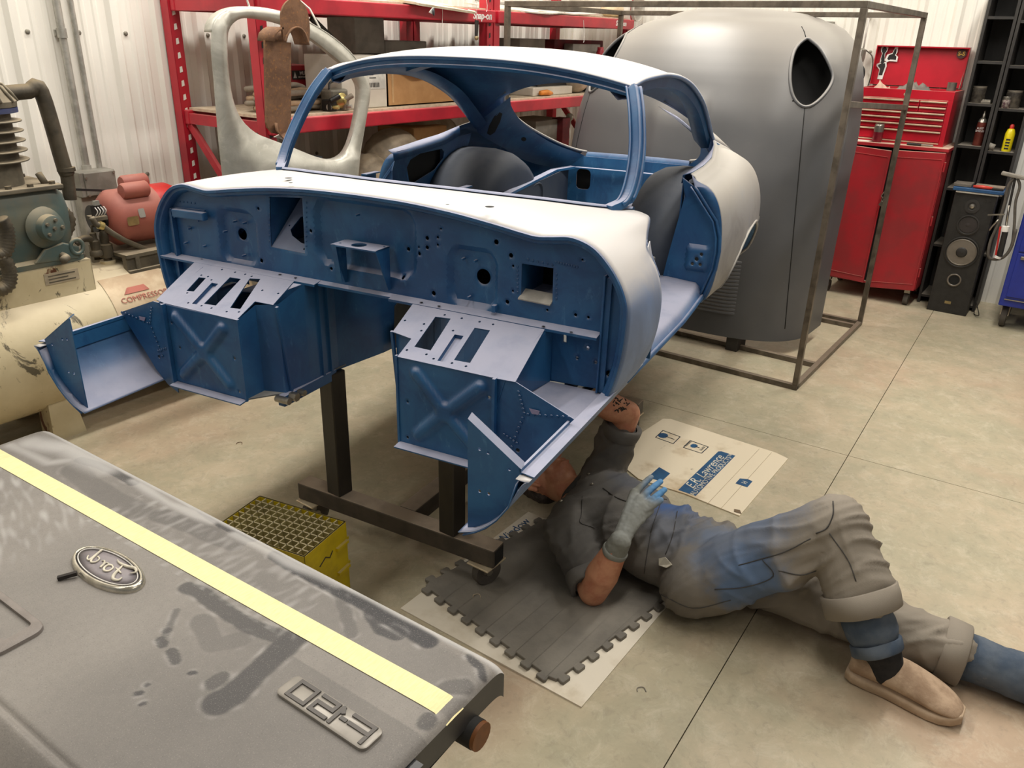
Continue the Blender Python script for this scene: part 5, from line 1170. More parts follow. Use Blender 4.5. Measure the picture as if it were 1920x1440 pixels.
# heater intake box left: recessed duct with a slanting plate
def duct(poly, depth, nm):
    a_ = [V(0.002, -s_, t_) for s_, t_ in poly]; b_ = [V(depth, -s_, t_) for s_, t_ in poly]
    mb_ = CM(); mb_.rings([a_, b_], False, False); return mb_.build(nm, M_BLUE, car)
duct(sqL, .16, 'intake_duct'); duct(sqR, .14, 'heater_duct')
A_, B_ = V(.004, -sqL[3][0], sqL[3][1]), V(.004, -sqL[2][0], sqL[2][1]); C_, D_ = V(.15, -sqL[1][0], sqL[1][1]+.0), V(.15, -sqL[0][0]-.012, sqL[0][1])
e1_ = (B_-A_).normalized(); up_ = (C_-B_); e2_ = (up_-e1_*up_.dot(e1_)).normalized(); w_, h_ = (B_-A_).length, up_.length
mb = CM(); panel(mb, [(0, 0), (w_, 0), (w_, h_), (.03, h_)], [[(w_*.30, h_*.30), (w_*.42, h_*.22), (w_*.75, h_*.14), (w_*.97, h_*.13), (w_*.97, h_*.55), (w_*.7, h_*.58), (w_*.42, h_*.52)], circ(w_*.22, h_*.36, .003, 8), circ(w_*.4, h_*.7, .003, 8), circ(w_*.9, h_*.06, .0035, 8)], (A_, e1_, e2_)); mb.build('intake_plate', M_BLUE, car, solid=.003)
# heater flap lip at the right opening
q = [cX(*w_, .0) for w_ in ((975, 556), (1035, 568))]; CM().add([q[0]+V(.03, 0, .012), q[1]+V(.03, 0, .012), q[1]+V(-.012, 0, -.005), q[0]+V(-.012, 0, -.005)], [(0, 1, 2, 3)]).build('opening_lip', pm('pale_dust_metal', (196, 190, 180), rough=.7), car, solid=.004)
# ledge across the bulkhead
mb = CM()
segs = [(.798, .16, -.034), (.16, -.105, -.018), (-.105, -.735, -.034)]
for (y0, y1, x1) in segs: mb.add([V(.002, y0, .966), V(.002, y1, .966), V(x1, y1, .960), V(x1, y0, .960), V(x1, y0, .953), V(x1, y1, .953)], [(0, 3, 2, 1), (3, 4, 5, 2)])
led = mb.build('bulkhead_ledge', M_BLUE, car, solid=.003)
for px, py in ((345, 478.5), (379, 486), (525, 515), (554, 521), (790, 507+60), (823, 574), (1019, 612), (1071, 623)): p = cZ(px, py, .964); CM().lathe([(.005, .0006), (.001, .0009)], p, (0, 0, 1), 10).build('ledge_hole', M_HOLE, led)
# small bracket tab and cylinder bracket
p = cX(931, 572, 0); CM().bb((-.02, p.y-.006, p.z-.016), (-.004, p.y+.006, p.z+.004)).build('clip_tab', M_BLUE, car, bevel=.002)
bk = [cX(*q, -.06) for q in ((623, 456), (706, 462))]; yl, yr_ = bk[0].y, bk[1].y; zt_ = bk[0].z-.002
mb = CM(); panel(mb, rrect((yl+yr_)/2, -.03, yl-yr_, .072, .006, 2), [circ((yl+yr_)/2+.006, -.03, .022, 18), circ(yl-.012, -.04, .004, 8), circ(yr_+.01, -.01, .004, 8)], ((0, 0, zt_), (0, 1, 0), (1, 0, 0)), flip=True)
br_o = mb.build('fluid_bracket', M_BLUE, car, solid=.004)
for y in (yl, yr_):
    CM().prism([(-.066, y, zt_), (.0, y, zt_), (.0, y, zt_-.125), (-.012, y, zt_-.125), (-.052, y, zt_-.03)], (0, .003, 0)).build('bracket_cheek', M_BLUE, br_o)
CM().prism([(-.066, yl, zt_), (-.066, yl-.016, zt_), (-.05, yl-.018, zt_-.11), (-.05, yl, zt_-.11)], (.003, 0, 0)).build('bracket_web', M_BLUE, br_o)
# ledger plate upper left (bulkhead support)
p0, p1 = cX(326, 397, -.02), cX(385, 405, -.02); mb = CM(); mb.bar(p0+V(0, 0, -.002), p1+V(0, 0, -.002), .022, .026); mb.build('support_bar', M_BLUE, car, bevel=.004)
mb = CM(); mb.bar(cX(328, 390, -.003), cX(384, 396, -.003), .006, .006); mb.build('support_plate', M_BLUE, car)
# vertical joint strips beside the bulkhead
for s_ in (1, -1):
    CM().bb((-.018, s_*.737, .803), (.0, s_*.742, 1.118)).build('joint_strip', M_BLUE, car, bevel=.001); CM().bb((-.010, s_*.742, .803), (.0, s_*.757, 1.112)).build('joint_strip', M_BLUE, car, bevel=.001)

# ---- footwells: fronts with pressed cross, pedal plates with slots, walls
PO = V(-.245, 0, .890); pe2 = V(.2, 0, .066).normalized(); pe1 = V(0, -1, 0); pn = pe1.cross(pe2)
def pp(px, py): p = cpl(px, py, PO, pn)-PO; return (p.dot(pe1), p.dot(pe2))
Z5 = lambda L: [(280+a/4.571, 470+b/4.571) for a, b in L]
Z6 = lambda L: [(720+a/4, 540+b/4) for a, b in L]
def plate(nm, outl, slots_, tray, dots):
    mb_ = CM(); panel(mb_, [pp(*q) for q in outl], [[pp(*q) for q in s_] for s_ in slots_]+[[pp(*q) for q in tray]]+[circ(*pp(*q), .0036, 10) for q in dots], (PO, pe1, pe2)); o = mb_.build(nm, M_BLUE, car, solid=.003)
    T = [PO+pe1*a+pe2*b for a, b in [pp(*q) for q in tray]]; mb_ = CM(); mb_.rings([T, [p-pn*.012 for p in T]], False, True); mb_.build('plate_tray', M_BLUE, o)
    return o
plate('pedal_plate', Z5([(400, 85), (1255, 245), (1060, 465), (905, 435), (745, 595), (130, 450), (60, 420)]), [Z5(s_) for s_ in ([(425, 228), (485, 235), (380, 350), (318, 345)], [(690, 228), (785, 242), (570, 470), (468, 455)], [(860, 238), (952, 242), (780, 500), (692, 490)])], Z5([(535, 275), (590, 285), (410, 460), (365, 455)]),
      Z5([(622, 162), (735, 185), (822, 202), (877, 220), (968, 340), (1105, 367), (445, 210), (503, 222), (533, 250), (325, 362), (333, 447), (447, 472), (533, 492), (663, 522), (768, 525)]))
plate('pedal_plate', Z6([(215, 120), (1205, 310), (985, 705), (850, 680), (100, 515), (205, 380), (65, 328)]), [Z6(s_) for s_ in ([(385, 215), (500, 230), (350, 468), (228, 440)], [(680, 298), (795, 318), (645, 562), (525, 540)])], Z6([(530, 348), (597, 360), (460, 555), (400, 545)]),
      Z6([(157, 243), (300, 270), (280, 320), (455, 202), (583, 227), (717, 253), (818, 273), (518, 320), (172, 465), (318, 498), (372, 530), (510, 563), (615, 587)]))
XB = -.24
xa_ = [st(*q, XB) for q in ((782, 700), (901, 726), (786, 815), (900, 850))]
def boxfront(sg):
    c0_ = st(836, 773, XB); E = [(sg*a, b) for a, b in xa_]; c_ = (sg*c0_[0], c0_[1])
    def hf(s_, t_):
        d = min(sdseg(s_, t_, E[0], c_), sdseg(s_, t_, E[1], c_), sdseg(s_, t_, E[2], c_), sdseg(s_, t_, E[3], c_)); d = min(d, math.hypot(s_-c_[0], t_-c_[1])-.012)
        return .013*(1-ss(.007, .024, d))
    y0, y1 = .272, .560; po_ = [(sg*y0, .640), (sg*y1, .640), (sg*y1, .890), (sg*y0, .890)]
    if sg < 0: po_ = po_[::-1]
    hs_ = [circ(sg*a, b, .0042, 10) for a, b in (st(917, 745, XB), st(764, 753, XB), st(764, 820, XB), st(903, 794, XB))]
    mb_ = CM(); panel(mb_, po_, hs_, ((XB, 0, 0), (0, -1, 0), (0, 0, 1)), hf, .0065); o = mb_.build('footwell_front', M_BLUE, car, True, solid=.003, auto=40)
    ya, yb_ = -sg*y0, -sg*y1
    CM().add([V(XB, ya, .640), V(XB, yb_, .640), V(XB-.028, yb_, .636), V(XB-.028, ya, .636)], [(0, 1, 2, 3)]).build('footwell_lip', M_BLUE, car, solid=.004)
    CM().bb((XB-.014, -sg*(y1-.004), .64), (XB, -sg*(y1+.004), .892)).build('footwell_seam', M_BLUE, car)
    CM().bb((XB-.004, -sg*(y0-.004), .636), (XB+.004, -sg*(y0+.002), .892)).build('footwell_corner', M_BLUE, car)
    # inner walls stepping towards the tunnel and on to the rear
    zt = lambda x: min(.955, .890+(x-XB)*.33)
    W_ = [(XB, .272), (-.165, .272), (-.145, .205), (-.04, .197), (.10, .197), (.30, .16), (.75, .13), (.95, .13)]
    rows = [[V(x, -sg*y, .632 if x > -.2 else .640) for x, y in W_], [V(x, -sg*y, .76) for x, y in W_], [V(x, -sg*y, zt(x)) for x, y in W_]]
    CM().grid(rows, sg > 0).build('tunnel_wall', M_BLUE, car)
    for x, y in ((-.125, .2035), (.02, .197), (.06, .197)): CM().bar(V(x, -sg*(y-.004), .64), V(x+(-.0 if x > -.1 else -.03), -sg*(y-.004), zt(x)-.01), .008, .008).build('tunnel_bead', M_BLUE, car)
    # outer wall, sill box floor
    CM().add([V(XB, -sg*.560, .80), V(.0, -sg*.600, .80), V(.0, -sg*.600, .957), V(-.05, -sg*.592, .955), V(XB, -sg*.585, .89)], [(0, 1, 2, 3, 4)]).build('footwell_outer_wall', M_BLUE, car, solid=.003)
    CM().add([V(XB+.012, -sg*.575, .796), V(XB+.012, -sg*.775, .796), V(.0, -sg*.775, .800), V(.0, -sg*.575, .800)], [(0, 1, 2, 3)]).build('sill_box_floor', M_BLUE, car, solid=.003)
    # closing diaphragm beside the footwell front
    D_ = [(930, 711), (966, 717), (1076, 787), (1060, 802), (1012, 850), (985, 880), (955, 900), (928, 905)]
    dp = [st(*q, XB) for q in D_]; dp = [(sg*a, b) for a, b in dp]; 
    if sg < 0: dp = dp[::-1]
    hs_ = [circ(sg*st(970, 845, XB)[0], st(970, 845, XB)[1], .006, 10)]
    mb_ = CM(); panel(mb_, dp[::-1], hs_, ((XB+.002, 0, 0), (0, -1, 0), (0, 0, 1))); dia = mb_.build('sill_diaphragm', M_BLUE, car, solid=.003)
    q_ = [st(*q, XB) for q in ((993, 765), (1013, 770), (1010, 777), (998, 775))]
    CM().add([V(XB-.002, -sg*a, b) for a, b in q_], [(0, 1, 2, 3)]).build('diaphragm_patch', pm('pink_primer', (150, 140, 168), rough=.6), dia, solid=.001)
    ws = [(972+i*2.2, 735+i*8) for i in range(5)]+[(983-i*3.4, 775+i*9) for i in range(8)]+[(990+i*11, 777+i*.8) for i in range(8)]+[(945+i*6, 815+i*4) for i in range(5)]
    for px, py in ws:
        a, b = st(px, py, XB); CM().lathe([(.0042, 0), (.0034, .0016), (.001, .0003)], V(XB-.0005, -sg*a, b), (-1, 0, 0), 7).build('spot_weld', M_BLUE, dia, True)
for sg in (1, -1): boxfront(sg)
# dark disc for the hole in the right outer wall
p = cY(999, 729, -.575); CM().lathe([(.013, 0), (.001, .001)], V(p.x, -.574, p.z), (0, -1, 0), 14).build('outer_wall_hole', M_HOLE, car)
# towing-eye bracket at the left footwell bottom
b0 = cY(547, 738, .205); tb_ = CM().bb((b0.x-.05, .19, b0.z-.022), (b0.x+.20, .215, b0.z+.012)); tb_o = tb_.build('mount_bracket', M_BLUE, car, bevel=.002)
for dx, r_ in ((.0, .014), (.035, .010)): CM().cyl(V(b0.x-.02+dx, .19, b0.z+.004), V(b0.x-.02+dx, .165, b0.z+.004), r_, n=6).build('mount_bolt', M_STEEL, tb_o, True, auto=30)
CM().cyl(V(b0.x-.055, .215, b0.z+.004), V(b0.x-.055, .165, b0.z+.004), .011, n=12).build('mount_bush', M_STEEL, tb_o, True, auto=40)

# ---- sills: curved outer skin running from the front end plate to the rear wheel arch
SP = [(.788, .808), (.772, .795), (.757, .766), (.739, .731), (.715, .694), (.688, .667), (.655, .643), (.617, .629)]
SPs = [V(p.x, p.y, 0) for p in cat_rom([V(a, b, 0) for a, b in SP], 4)]
def sill_row(x, sg):
    k_ = ss(.75, 1.25, x)*.022; out = []
    zt = .808 if x < .24 else .757
    for p in SPs:
        y, z = p.x, p.y
        if z > zt: y, z = .755, zt
        out.append(V(x, sg*(y-k_), z))
    return out
xs_s = [-.52, -.5, -.4, -.3, -.2, -.1, 0, .1, .2, .239, .241, .35, .5, .65, .8, .95, 1.1, 1.2, 1.30]
for sg in (1, -1):
    skin_in(CM().grid([sill_row(x, sg) for x in xs_s], sg > 0).build('sill_skin', M_SKIN, car, True, solid=.003, auto=60))
    # top rail of the front extension
    CM().add([V(-.5, sg*.788, .810), V(-.0, sg*.785, .808), V(-.0, sg*.757, .812), V(-.5, sg*.757, .814), V(-.0, sg*.752, .770), V(-.5, sg*.752, .770)], [(0, 1, 2, 3), (3, 2, 4, 5)]).build('sill_rail', M_BLUE, car, solid=.003)
    CM().bb((-.5, sg*.752, .812), (-.24, sg*.758, .822)).build('sill_rail_edge', M_BLUE, car)
    # end plate
    E_ = [(877, 785), (977, 880), (978, 897), (962, 942), (940, 966), (920, 980), (900, 988), (877, 993)]
    ep = [st(*q, -.5) for q in E_]; ep = [(-sg*a, b) for a, b in ep]
    hs_ = [circ(-sg*st(*q, -.5)[0], st(*q, -.5)[1], .004, 8) for q in ((899, 842), (915, 849), (899, 921), (916, 926), (955, 880))]
    pe_ = ep if sg > 0 else ep[::-1]
    mb_ = CM(); panel(mb_, pe_, hs_, ((-.5, 0, 0), (0, -1, 0), (0, 0, 1)), flip=(sg > 0) if False else False); o = mb_.build('sill_end_plate', M_BLUE, car, solid=.003)
    a_, b_ = V(-.5, sg*-ep[0][0] if False else -ep[0][0], ep[0][1]), V(-.5, -ep[1][0], ep[1][1])
    CM().add([a_, b_, b_+V(.018, 0, .008), a_+V(.018, 0, .008)], [(0, 1, 2, 3)]).build('end_plate_flange', M_BLUE, car, solid=.003)
    fl_ = [V(-.5, -a, b) for a, b in ep[2:]]; CM().grid([fl_, [p+V(-.022, 0, -.004) for p in fl_]], sg < 0).build('end_plate_lip', M_BLUE, car, True, solid=.003)
    # door sill: lip, tread, drop to the floor
    pr = [(.757, .755), (.748, .764), (.742, .760), (.732, .778), (.715, .792), (.60, .800), (.565, .796), (.560, .66)]
    rows = []
    for x in (.20, .35, .5, .65, .8, .95, 1.1, 1.16):
        k_ = ss(.75, 1.25, x)*.022; r2 = ss(1.0, 1.16, x); rows.append([V(x, sg*(y-k_), z+(.012*r2 if z > .77 else 0)) for y, z in pr])
    CM().grid(rows, sg < 0).build('door_sill', M_BLUE, car, True, solid=.003, auto=40)

# ---- scuttle and front wings in one skin
REAR = [(.15, 0, 1.246), (.155, .10, 1.245), (.17, .20, 1.243), (.20, .32, 1.237), (.25, .44, 1.228), (.315, .55, 1.214), (.375, .615, 1.203), (.42, .655, 1.197), (.435, .683, 1.189), (.425, .708, 1.178), (.335, .734, 1.152), (.268, .754, 1.136), (.255, .768, 1.115), (.268, .785, 1.08), (.285, .798, 1.03), (.295, .803, .97), (.292, .800, .90), (.28, .790, .84), (.265, .775, .795)]
def rs(P, n): return resample(cat_rom([V(p) for p in P], 6), n)
FRP = [(-.03, a, b) for a, b in HALF]
key = list(range(len(HALF)))
N1 = 90
# keep matching control rows: parameter by index through both 19-point lists
def by_index(P, n):
    C_ = cat_rom([V(p) for p in P], 10); out = []
    for k_ in range(n):
        t_ = k_/(n-1)*(len(C_)-1); i_ = min(int(t_), len(C_)-2); out.append(C_[i_].lerp(C_[i_+1], t_-i_))
    return out
F_, R_ = by_index(FRP, N1), by_index(REAR, N1)
rows = []
for j in range(13):
    v_ = j/12; r_ = []
    for a, b in zip(F_, R_):
        p = a.lerp(b, v_); bulge = .010*math.sin(math.pi*v_)
        ny = max(0, min(1, (abs(p.y)-.6)/.2)); r_.append(p+V(0, bulge*ny, bulge*(1-ny)))
    rows.append([V(p.x, -p.y, p.z) for p in reversed(r_)][:-1]+r_)
skin_in(CM().grid(rows, True).build('scuttle', M_SKIN, car, True, solid=.003))
for sg in (1, -1):
    # door-edge return of the wing
    ed = [V(p.x, sg*p.y, p.z) for p in R_[52:]]
    CM().grid([ed, [p+V(.012, -sg*.012, 0) for p in ed], [p+V(.008, -sg*.05, 0) for p in ed]], sg > 0).build('wing_return', M_BLUE, car, True, solid=.003)
    t0 = R_[55]; CM().add([V(t0.x, sg*t0.y, t0.z), V(t0.x+.045, sg*(t0.y-.01), t0.z+.006), V(t0.x+.02, sg*(t0.y+.012), t0.z-.05), V(t0.x-.05, sg*(t0.y+.022), t0.z-.06)], [(0, 1, 2, 3)]).build('hinge_recess', M_SKIN, car, solid=.003)
    CM().add([V(.30, sg*.785, .80), V(.30, sg*.60, .80), V(.33, sg*.60, 1.19), V(.36, sg*.70, 1.175), V(.30, sg*.79, 1.05)], [(0, 1, 2, 3, 4)]).build('hinge_pillar', M_BLUE, car, solid=.004)
# holes in the scuttle
for px, py, r_ in ((712, 351, .012), (918, 389, .012), (839, 385, .005), (541, 335, .011), (545, 344, .006)):
    p = cZ(px, py, 1.247); CM().lathe([(r_, .0), (.001, .0006)], p+V(0, 0, .002), (0, 0, 1), 14).build('scuttle_hole', M_HOLE, car)
# windscreen base gutter
g = [V(p.x+.006, p.y, p.z+.004) for p in by_index(REAR[:8], 40)]; gg = [V(p.x, -p.y, p.z) for p in reversed(g)][:-1]+g
CM().grid([[p+V(-.010, 0, 0) for p in gg], [p+V(-.004, 0, .006) for p in gg], [p+V(.010, 0, .002) for p in gg], [p+V(.014, 0, -.02) for p in gg]], False).build('windscreen_gutter', M_BLUE, car, True)

# ---- windscreen pillars, header, roof
def pillar_path(sg): return cat_rom([V(.355, sg*.605, 1.204), V(.405, sg*.632, 1.224), V(.447, sg*.637, 1.28), V(.497, sg*.625, 1.36), V(.550, sg*.597, 1.45), V(.592, sg*.570, 1.508), V(.602, sg*.563, 1.520)], 6)
for sg in (1, -1):
    P = pillar_path(sg)
    CM().tube(P, 0, sq=(.024, .030)).build('windscreen_pillar', M_BLUE, car, bevel=.004)
    CM().tube([p+V(-.012, sg*.014, .004) for p in P[4:]], .0055, 8).build('pillar_gutter', M_BLUE, car, True)
    CM().tube([p+V(-.013, -sg*.015, .002) for p in P[2:]], .004, 8).build('pillar_flange', M_BLUE, car, True)
    CM().tube([p+V(.014, sg*.019, .0) for p in P[6:]], .0065, 8).build('pillar_seal_rail', M_BLUE, car, True)
EDGE = [(.60, .563, 1.524), (.683, .568, 1.539), (.805, .572, 1.546), (.916, .574, 1.547), (1.072, .575, 1.535), (1.239, .575, 1.503), (1.414, .575, 1.441), (1.529, .575, 1.374), (1.626, .574, 1.306), (1.667, .575, 1.278)]
CEN = [(.50, 0, 1.588), (.60, 0, 1.603), (.75, 0, 1.614), (.90, 0, 1.617), (1.05, 0, 1.611), (1.20, 0, 1.594), (1.35, 0, 1.563), (1.47, 0, 1.527), (1.56, 0, 1.494), (1.60, 0, 1.476)]
Ed, Ce = by_index(EDGE, 46), by_index(CEN, 46); NC = 23
rows = []
for e_, c_ in zip(Ed, Ce):
    r_ = []
    for j in range(NC):
        v_ = j/(NC-1); y = e_.y*math.sin(v_*math.pi/2)**.96; k_ = y/e_.y
        r_.append(V(c_.x+(e_.x-c_.x)*k_**2, y, e_.z+(c_.z-e_.z)*(1-k_**2.5)))
    rows.append([V(p.x, -p.y, p.z) for p in reversed(r_)][:-1]+r_)
skin_in(CM().grid(rows, True).build('roof', M_SKIN, car, True, solid=.004))
for sg in (1, -1):
    rail = [V(p.x, sg*(p.y+.002), p.z) for p in Ed]
    CM().tube(rail, .0075, 8).build('drip_rail', M_SKIN, car, True)
    # inner frame above the door and quarter window
    inn = [V(p.x, sg*(p.y-.008), p.z-.006) for p in Ed]
    CM().grid([inn, [p+V(0, -sg*.004, -.032) for p in inn], [p+V(0, -sg*.035, -.036) for p in inn], [p+V(-.0, -sg*.07, -.004) for p in inn]], sg > 0).build('cant_rail', M_BLUE, car, True, auto=50)
hdr = []
for sg_, L_ in ((-1, range(NC-1, 0, -1)), (1, range(NC))):
    for j in L_:
        v_ = j/(NC-1); e_, c_ = Ed[0], Ce[0]; y = e_.y*math.sin(v_*math.pi/2)**.96; k_ = y/e_.y
        hdr.append(V(c_.x+(e_.x-c_.x)*k_**2, sg_*y, e_.z+(c_.z-e_.z)*(1-k_**2.5)))
CM().grid([hdr, [p+V(.004, 0, -.010) for p in hdr], [p+V(.014, 0, -.013) for p in hdr], [p+V(.014, 0, -.022) for p in hdr], [p+V(.004, 0, -.025) for p in hdr], [p+V(.010, 0, -.034) for p in hdr], [p+V(.09, 0, -.030) for p in hdr], [p+V(.12, 0, -.005) for p in hdr]]).build('windscreen_header', M_BLUE, car, True, auto=40)
# inner roof bow
bow = [p+V(.30, 0, .0) for p in hdr]
CM().tube([V(p.x+.16, p.y*.97, p.z-.012) for p in bow], 0, sq=(.02, .06)).build('roof_bow', M_BLUE, car)

# ---- rear: C pillars, hatch surround, quarters
HS_ = [(1.60, .372, 1.422), (1.72, .437, 1.372), (1.86, .468, 1.310), (2.00, .468, 1.248), (2.15, .44, 1.186), (2.30, .395, 1.128), (2.40, .345, 1.092), (2.45, .29, 1.076)]
DS_ = [(1.667, .577, 1.276), (1.76, .592, 1.250), (1.88, .602, 1.222), (2.00, .600, 1.194), (2.15, .580, 1.158), (2.30, .535, 1.115), (2.42, .460, 1.075), (2.50, .36, 1.045)]
Hh, Dd = by_index(HS_, 30), by_index(DS_, 30)
ST_ = [ # x, belt y, belt z, max half width, height of max, lower y, lower z
 (1.00, .622, 1.198, .772, .95, .728, .735), (1.15, .630, 1.206, .772, .95, .716, .728), (1.30, .637, 1.216, .785, .95, .714, .725), (1.45, .630, 1.228, .795, .955, .716, .725), (1.60, .600, 1.262, .798, .96, .72, .725), (1.667, .577, 1.276, .796, .96, .72, .725),
 (1.85, .600, 1.229, .780, .95, .70, .73), (2.00, .600, 1.194, .750, .94, .67, .74), (2.15, .580, 1.158, .700, .93, .62, .75), (2.30, .535, 1.115, .620, .92, .54, .76), (2.42, .460, 1.075, .52, .91, .44, .78), (2.50, .36, 1.045, .41, .90, .34, .79)]
def q_section(x, sg):
    yb_, zb_, ym_, zm_, yl_, zl_ = interp(ST_, x)
    arch = .90-.0; cxa, ra = 1.66, .315
    out = []
    # belt shelf then bulge
    ys_, zs2 = yb_+.028, zb_-.030
    out += [V(x, yb_, zb_), V(x, yb_+.016, zb_-.010)]
    for k_ in range(15):
        th = R(90-90*k_/14); out.append(V(x, ys_+(ym_-ys_)*math.cos(th)**.9, zm_+(zs2-zm_)*math.sin(th)**.95))
    for k_ in range(1, 9):
        th = R(90*k_/8); out.append(V(x, yl_+(ym_-yl_)*math.cos(th)**.8 if k_ < 8 else yl_, zm_-(zm_-zl_)*math.sin(th)))
    if abs(x-cxa) < ra:                                # wheel arch cuts the lower part
        za = .64+math.sqrt(ra*ra-(x-cxa)**2)
        o2_ = []
        for p in out:
            if p.z < za: break
            o2_.append(p)
        last = o2_[-1]; nxt = out[min(len(o2_), len(out)-1)]
        tt = (last.z-za)/max(1e-6, last.z-nxt.z); edge = last.lerp(nxt, min(1, max(0, tt)))
        while len(o2_) < len(out): o2_.append(edge.copy())
        out = o2_
    return [V(p.x, sg*p.y, p.z) for p in out]
XQ = [1.15+.0125*i for i in range(109)]
for sg in (1, -1):
    skin_in(CM().grid([Hh, ] and [[V(h_.x+(d_.x-h_.x)*k_, sg*(h_.y+(d_.y-h_.y)*k_), h_.z+(d_.z-h_.z)*k_+.012*math.sin(math.pi*k_)) for k_ in (0, .2, .4, .6, .8, 1)] for h_, d_ in zip(Hh, Dd)], sg > 0).build('rear_pillar', M_QUART, car, True, solid=.004))
    skin_in(CM().grid([q_section(x, sg) for x in XQ], sg > 0).build('rear_quarter', M_QUART, car, True, solid=.003))
    # wheel arch lip
    P = []
    for x in [1.66-.314+.0157*i for i in range(41)]: P.append(q_section(max(1.347, min(1.973, x)), sg)[-1])
    CM().tube(P, .006, 6).build('wheel_arch_lip', M_QUART, car, True)
    CM().grid([P, [V(p.x, p.y-sg*.07, p.z) for p in P]], sg < 0).build('wheel_arch_return', M_BLUE, car, True)
    # hatch flange and inner pillar box
    hh = [V(p.x, sg*p.y, p.z) for p in Hh]; CM().tube(hh, .006, 8).build('hatch_flange', M_QUART, car, True)
    wb = [V(x, sg*interp(ST_, x)[0], interp(ST_, x)[1]) for x in [1.0+.05*i for i in range(14)]]
    ipil = [V(1.60, sg*.345, 1.40), V(1.75, sg*.41, 1.34), V(1.95, sg*.44, 1.25), V(2.2, sg*.40, 1.14), V(2.45, sg*.28, 1.05)]
    opil = [V(1.655, sg*.545, 1.27), V(1.70, sg*.56, 1.215), V(1.95, sg*.565, 1.13), V(2.2, sg*.53, 1.03), V(2.42, sg*.40, .97)]
    i2, o3 = by_index(ipil, 16), by_index(opil, 16)
    pil_rows = [[a.lerp(b, k_) for k_ in (0, .25, .5, .75, 1)] for a, b in zip(i2, o3)]
    if sg > 0: PILL = pil_rows
    CM().grid(pil_rows, sg < 0).build('inner_pillar', M_BLUE, car, True)
    for (t_, k_, r_) in ((2.5, .55, .014), (6.5, .5, .009)):
        pc_ = i2[int(t_)].lerp(o3[int(t_)], k_); 
    # inner quarter panel below the window with a pocket
    py_ = .60; fr2 = ((0, sg*py_, 0), (sg, 0, 0) if sg > 0 else (-1, 0, 0), (0, 0, 1))
    s2 = 1 if sg > 0 else -1
    oq = [(1.04 if sg > 0 else 1.165, .80), (1.36, .80), (1.45, 1.0), (1.62, 1.10), (1.70, 1.215), (1.40, 1.205), (1.06 if sg > 0 else 1.165, 1.195), (1.02 if sg > 0 else 1.16, 1.12)]
    pk0 = 0 if sg > 0 else .06
    pq = [(1.125+pk0, 1.09), (1.14+pk0, 1.06), (1.19+pk0, 1.05), (1.36, 1.085), (1.43, 1.125), (1.44, 1.155), (1.42, 1.17), (1.24, 1.168), (1.16+pk0, 1.15), (1.13+pk0, 1.12)]
    oo, pp2 = [(s2*a, b) for a, b in oq], [(s2*a, b) for a, b in pq]
    if s2 < 0: oo = oo[::-1]; pp2 = pp2[::-1]
    mb_ = CM(); panel(mb_, oo, [pp2], fr2); mb_.build('inner_quarter', M_BLUE, car, solid=.004)
    CM().add([V(a, sg*(py_+.028), b) for a, b in ((1.115+pk0, 1.03), (1.45, 1.03), (1.45, 1.165), (1.115+pk0, 1.165))], [(0, 1, 2, 3)]).build('quarter_pocket', M_HOLE, car)
    wb2 = [V(x, sg*interp(ST_, x)[0], interp(ST_, x)[1]) for x in [(1.03 if sg > 0 else 1.16)+.05*i for i in range(12)]]
    CM().grid([wb2, [V(p.x, sg*.60, p.z-.012) for p in wb2], [V(p.x, sg*.598, p.z-.04) for p in wb2]], sg < 0).build('belt_rail', M_BLUE, car, True, solid=.003)
    # inner wheel arch hump
    rows = []
    for i in range(25):
        a = R(-10+200*i/24); r_ = []
        for (yy, rr) in ((.60, .43), (.46, .43), (.40, .42), (.355, .395), (.33, .35), (.32, .27), (.315, .13), (.315, .02)):
            r_.append(V(1.62-rr*math.cos(a), sg*yy, .72+rr*1.02*math.sin(a)))
        rows.append(r_)
    CM().grid(rows, sg > 0).build('inner_wheel_arch', M_DARKIN, car, True, solid=.003)
    for (xx, zz) in ((1.62, .93), (1.86, .92)):
        CM().tube([V(xx+a, sg*.313, zz+b) for a, b in rrect(0, 0, .13, .12, .045, 3)], .004, 6, closed=True).build('arch_bead', M_DARKIN, car, True)
    # door shut face with striker plate
    SF = [(1303, 350), (1309, 359), (1325, 385), (1344, 415), (1350, 445), (1349, 471), (1342, 505), (1325, 542), (1313, 566), (1270, 556), (1232, 560), (1255, 470), (1284, 368), (1280, 333)]
    sp_ = [cX(*q, 1.15) for q in SF]; po_ = [(-p.y*(1 if sg < 0 else -1), p.z) for p in sp_]
    if sg < 0: po_ = po_[::-1]
    o_ = st(1308, 484, 1.15); sc_ = (o_[0]*(1 if sg < 0 else -1), o_[1])
    def sfh(s_, t_): return .016*(1-ss(-.008, .004, sdrr(s_, t_, sc_[0], sc_[1], .042, .045, .008)))
    mb_ = CM(); panel(mb_, po_[::-1] if False else (po_ if sg < 0 else po_), [circ(sc_[0], sc_[1], .008, 10), circ(sc_[0]+.016, sc_[1]+.020, .0065, 10), circ(sc_[0]-.014, sc_[1]-.020, .0065, 10), circ(sc_[0]+.016, sc_[1]-.019, .0065, 10)], ((1.15, 0, 0), (0, -1, 0), (0, 0, 1)), sfh, .012); so_ = mb_.build('door_shut_face', M_BLUE, car, True, solid=.004, auto=40)
    edg = [V(1.148, sg*abs(p.y), p.z) for p in sp_[:9]]; CM().tube(edg, .007, 8).build('shut_edge', M_BLUE, car, True)
    e2_ = [V(1.135, p.y-sg*.013, p.z) for p in edg]; CM().tube(e2_, .004, 8).build('seal_channel', M_BLUE, car, True)
    qs = q_section(1.15, sg); A2, B2 = [], []
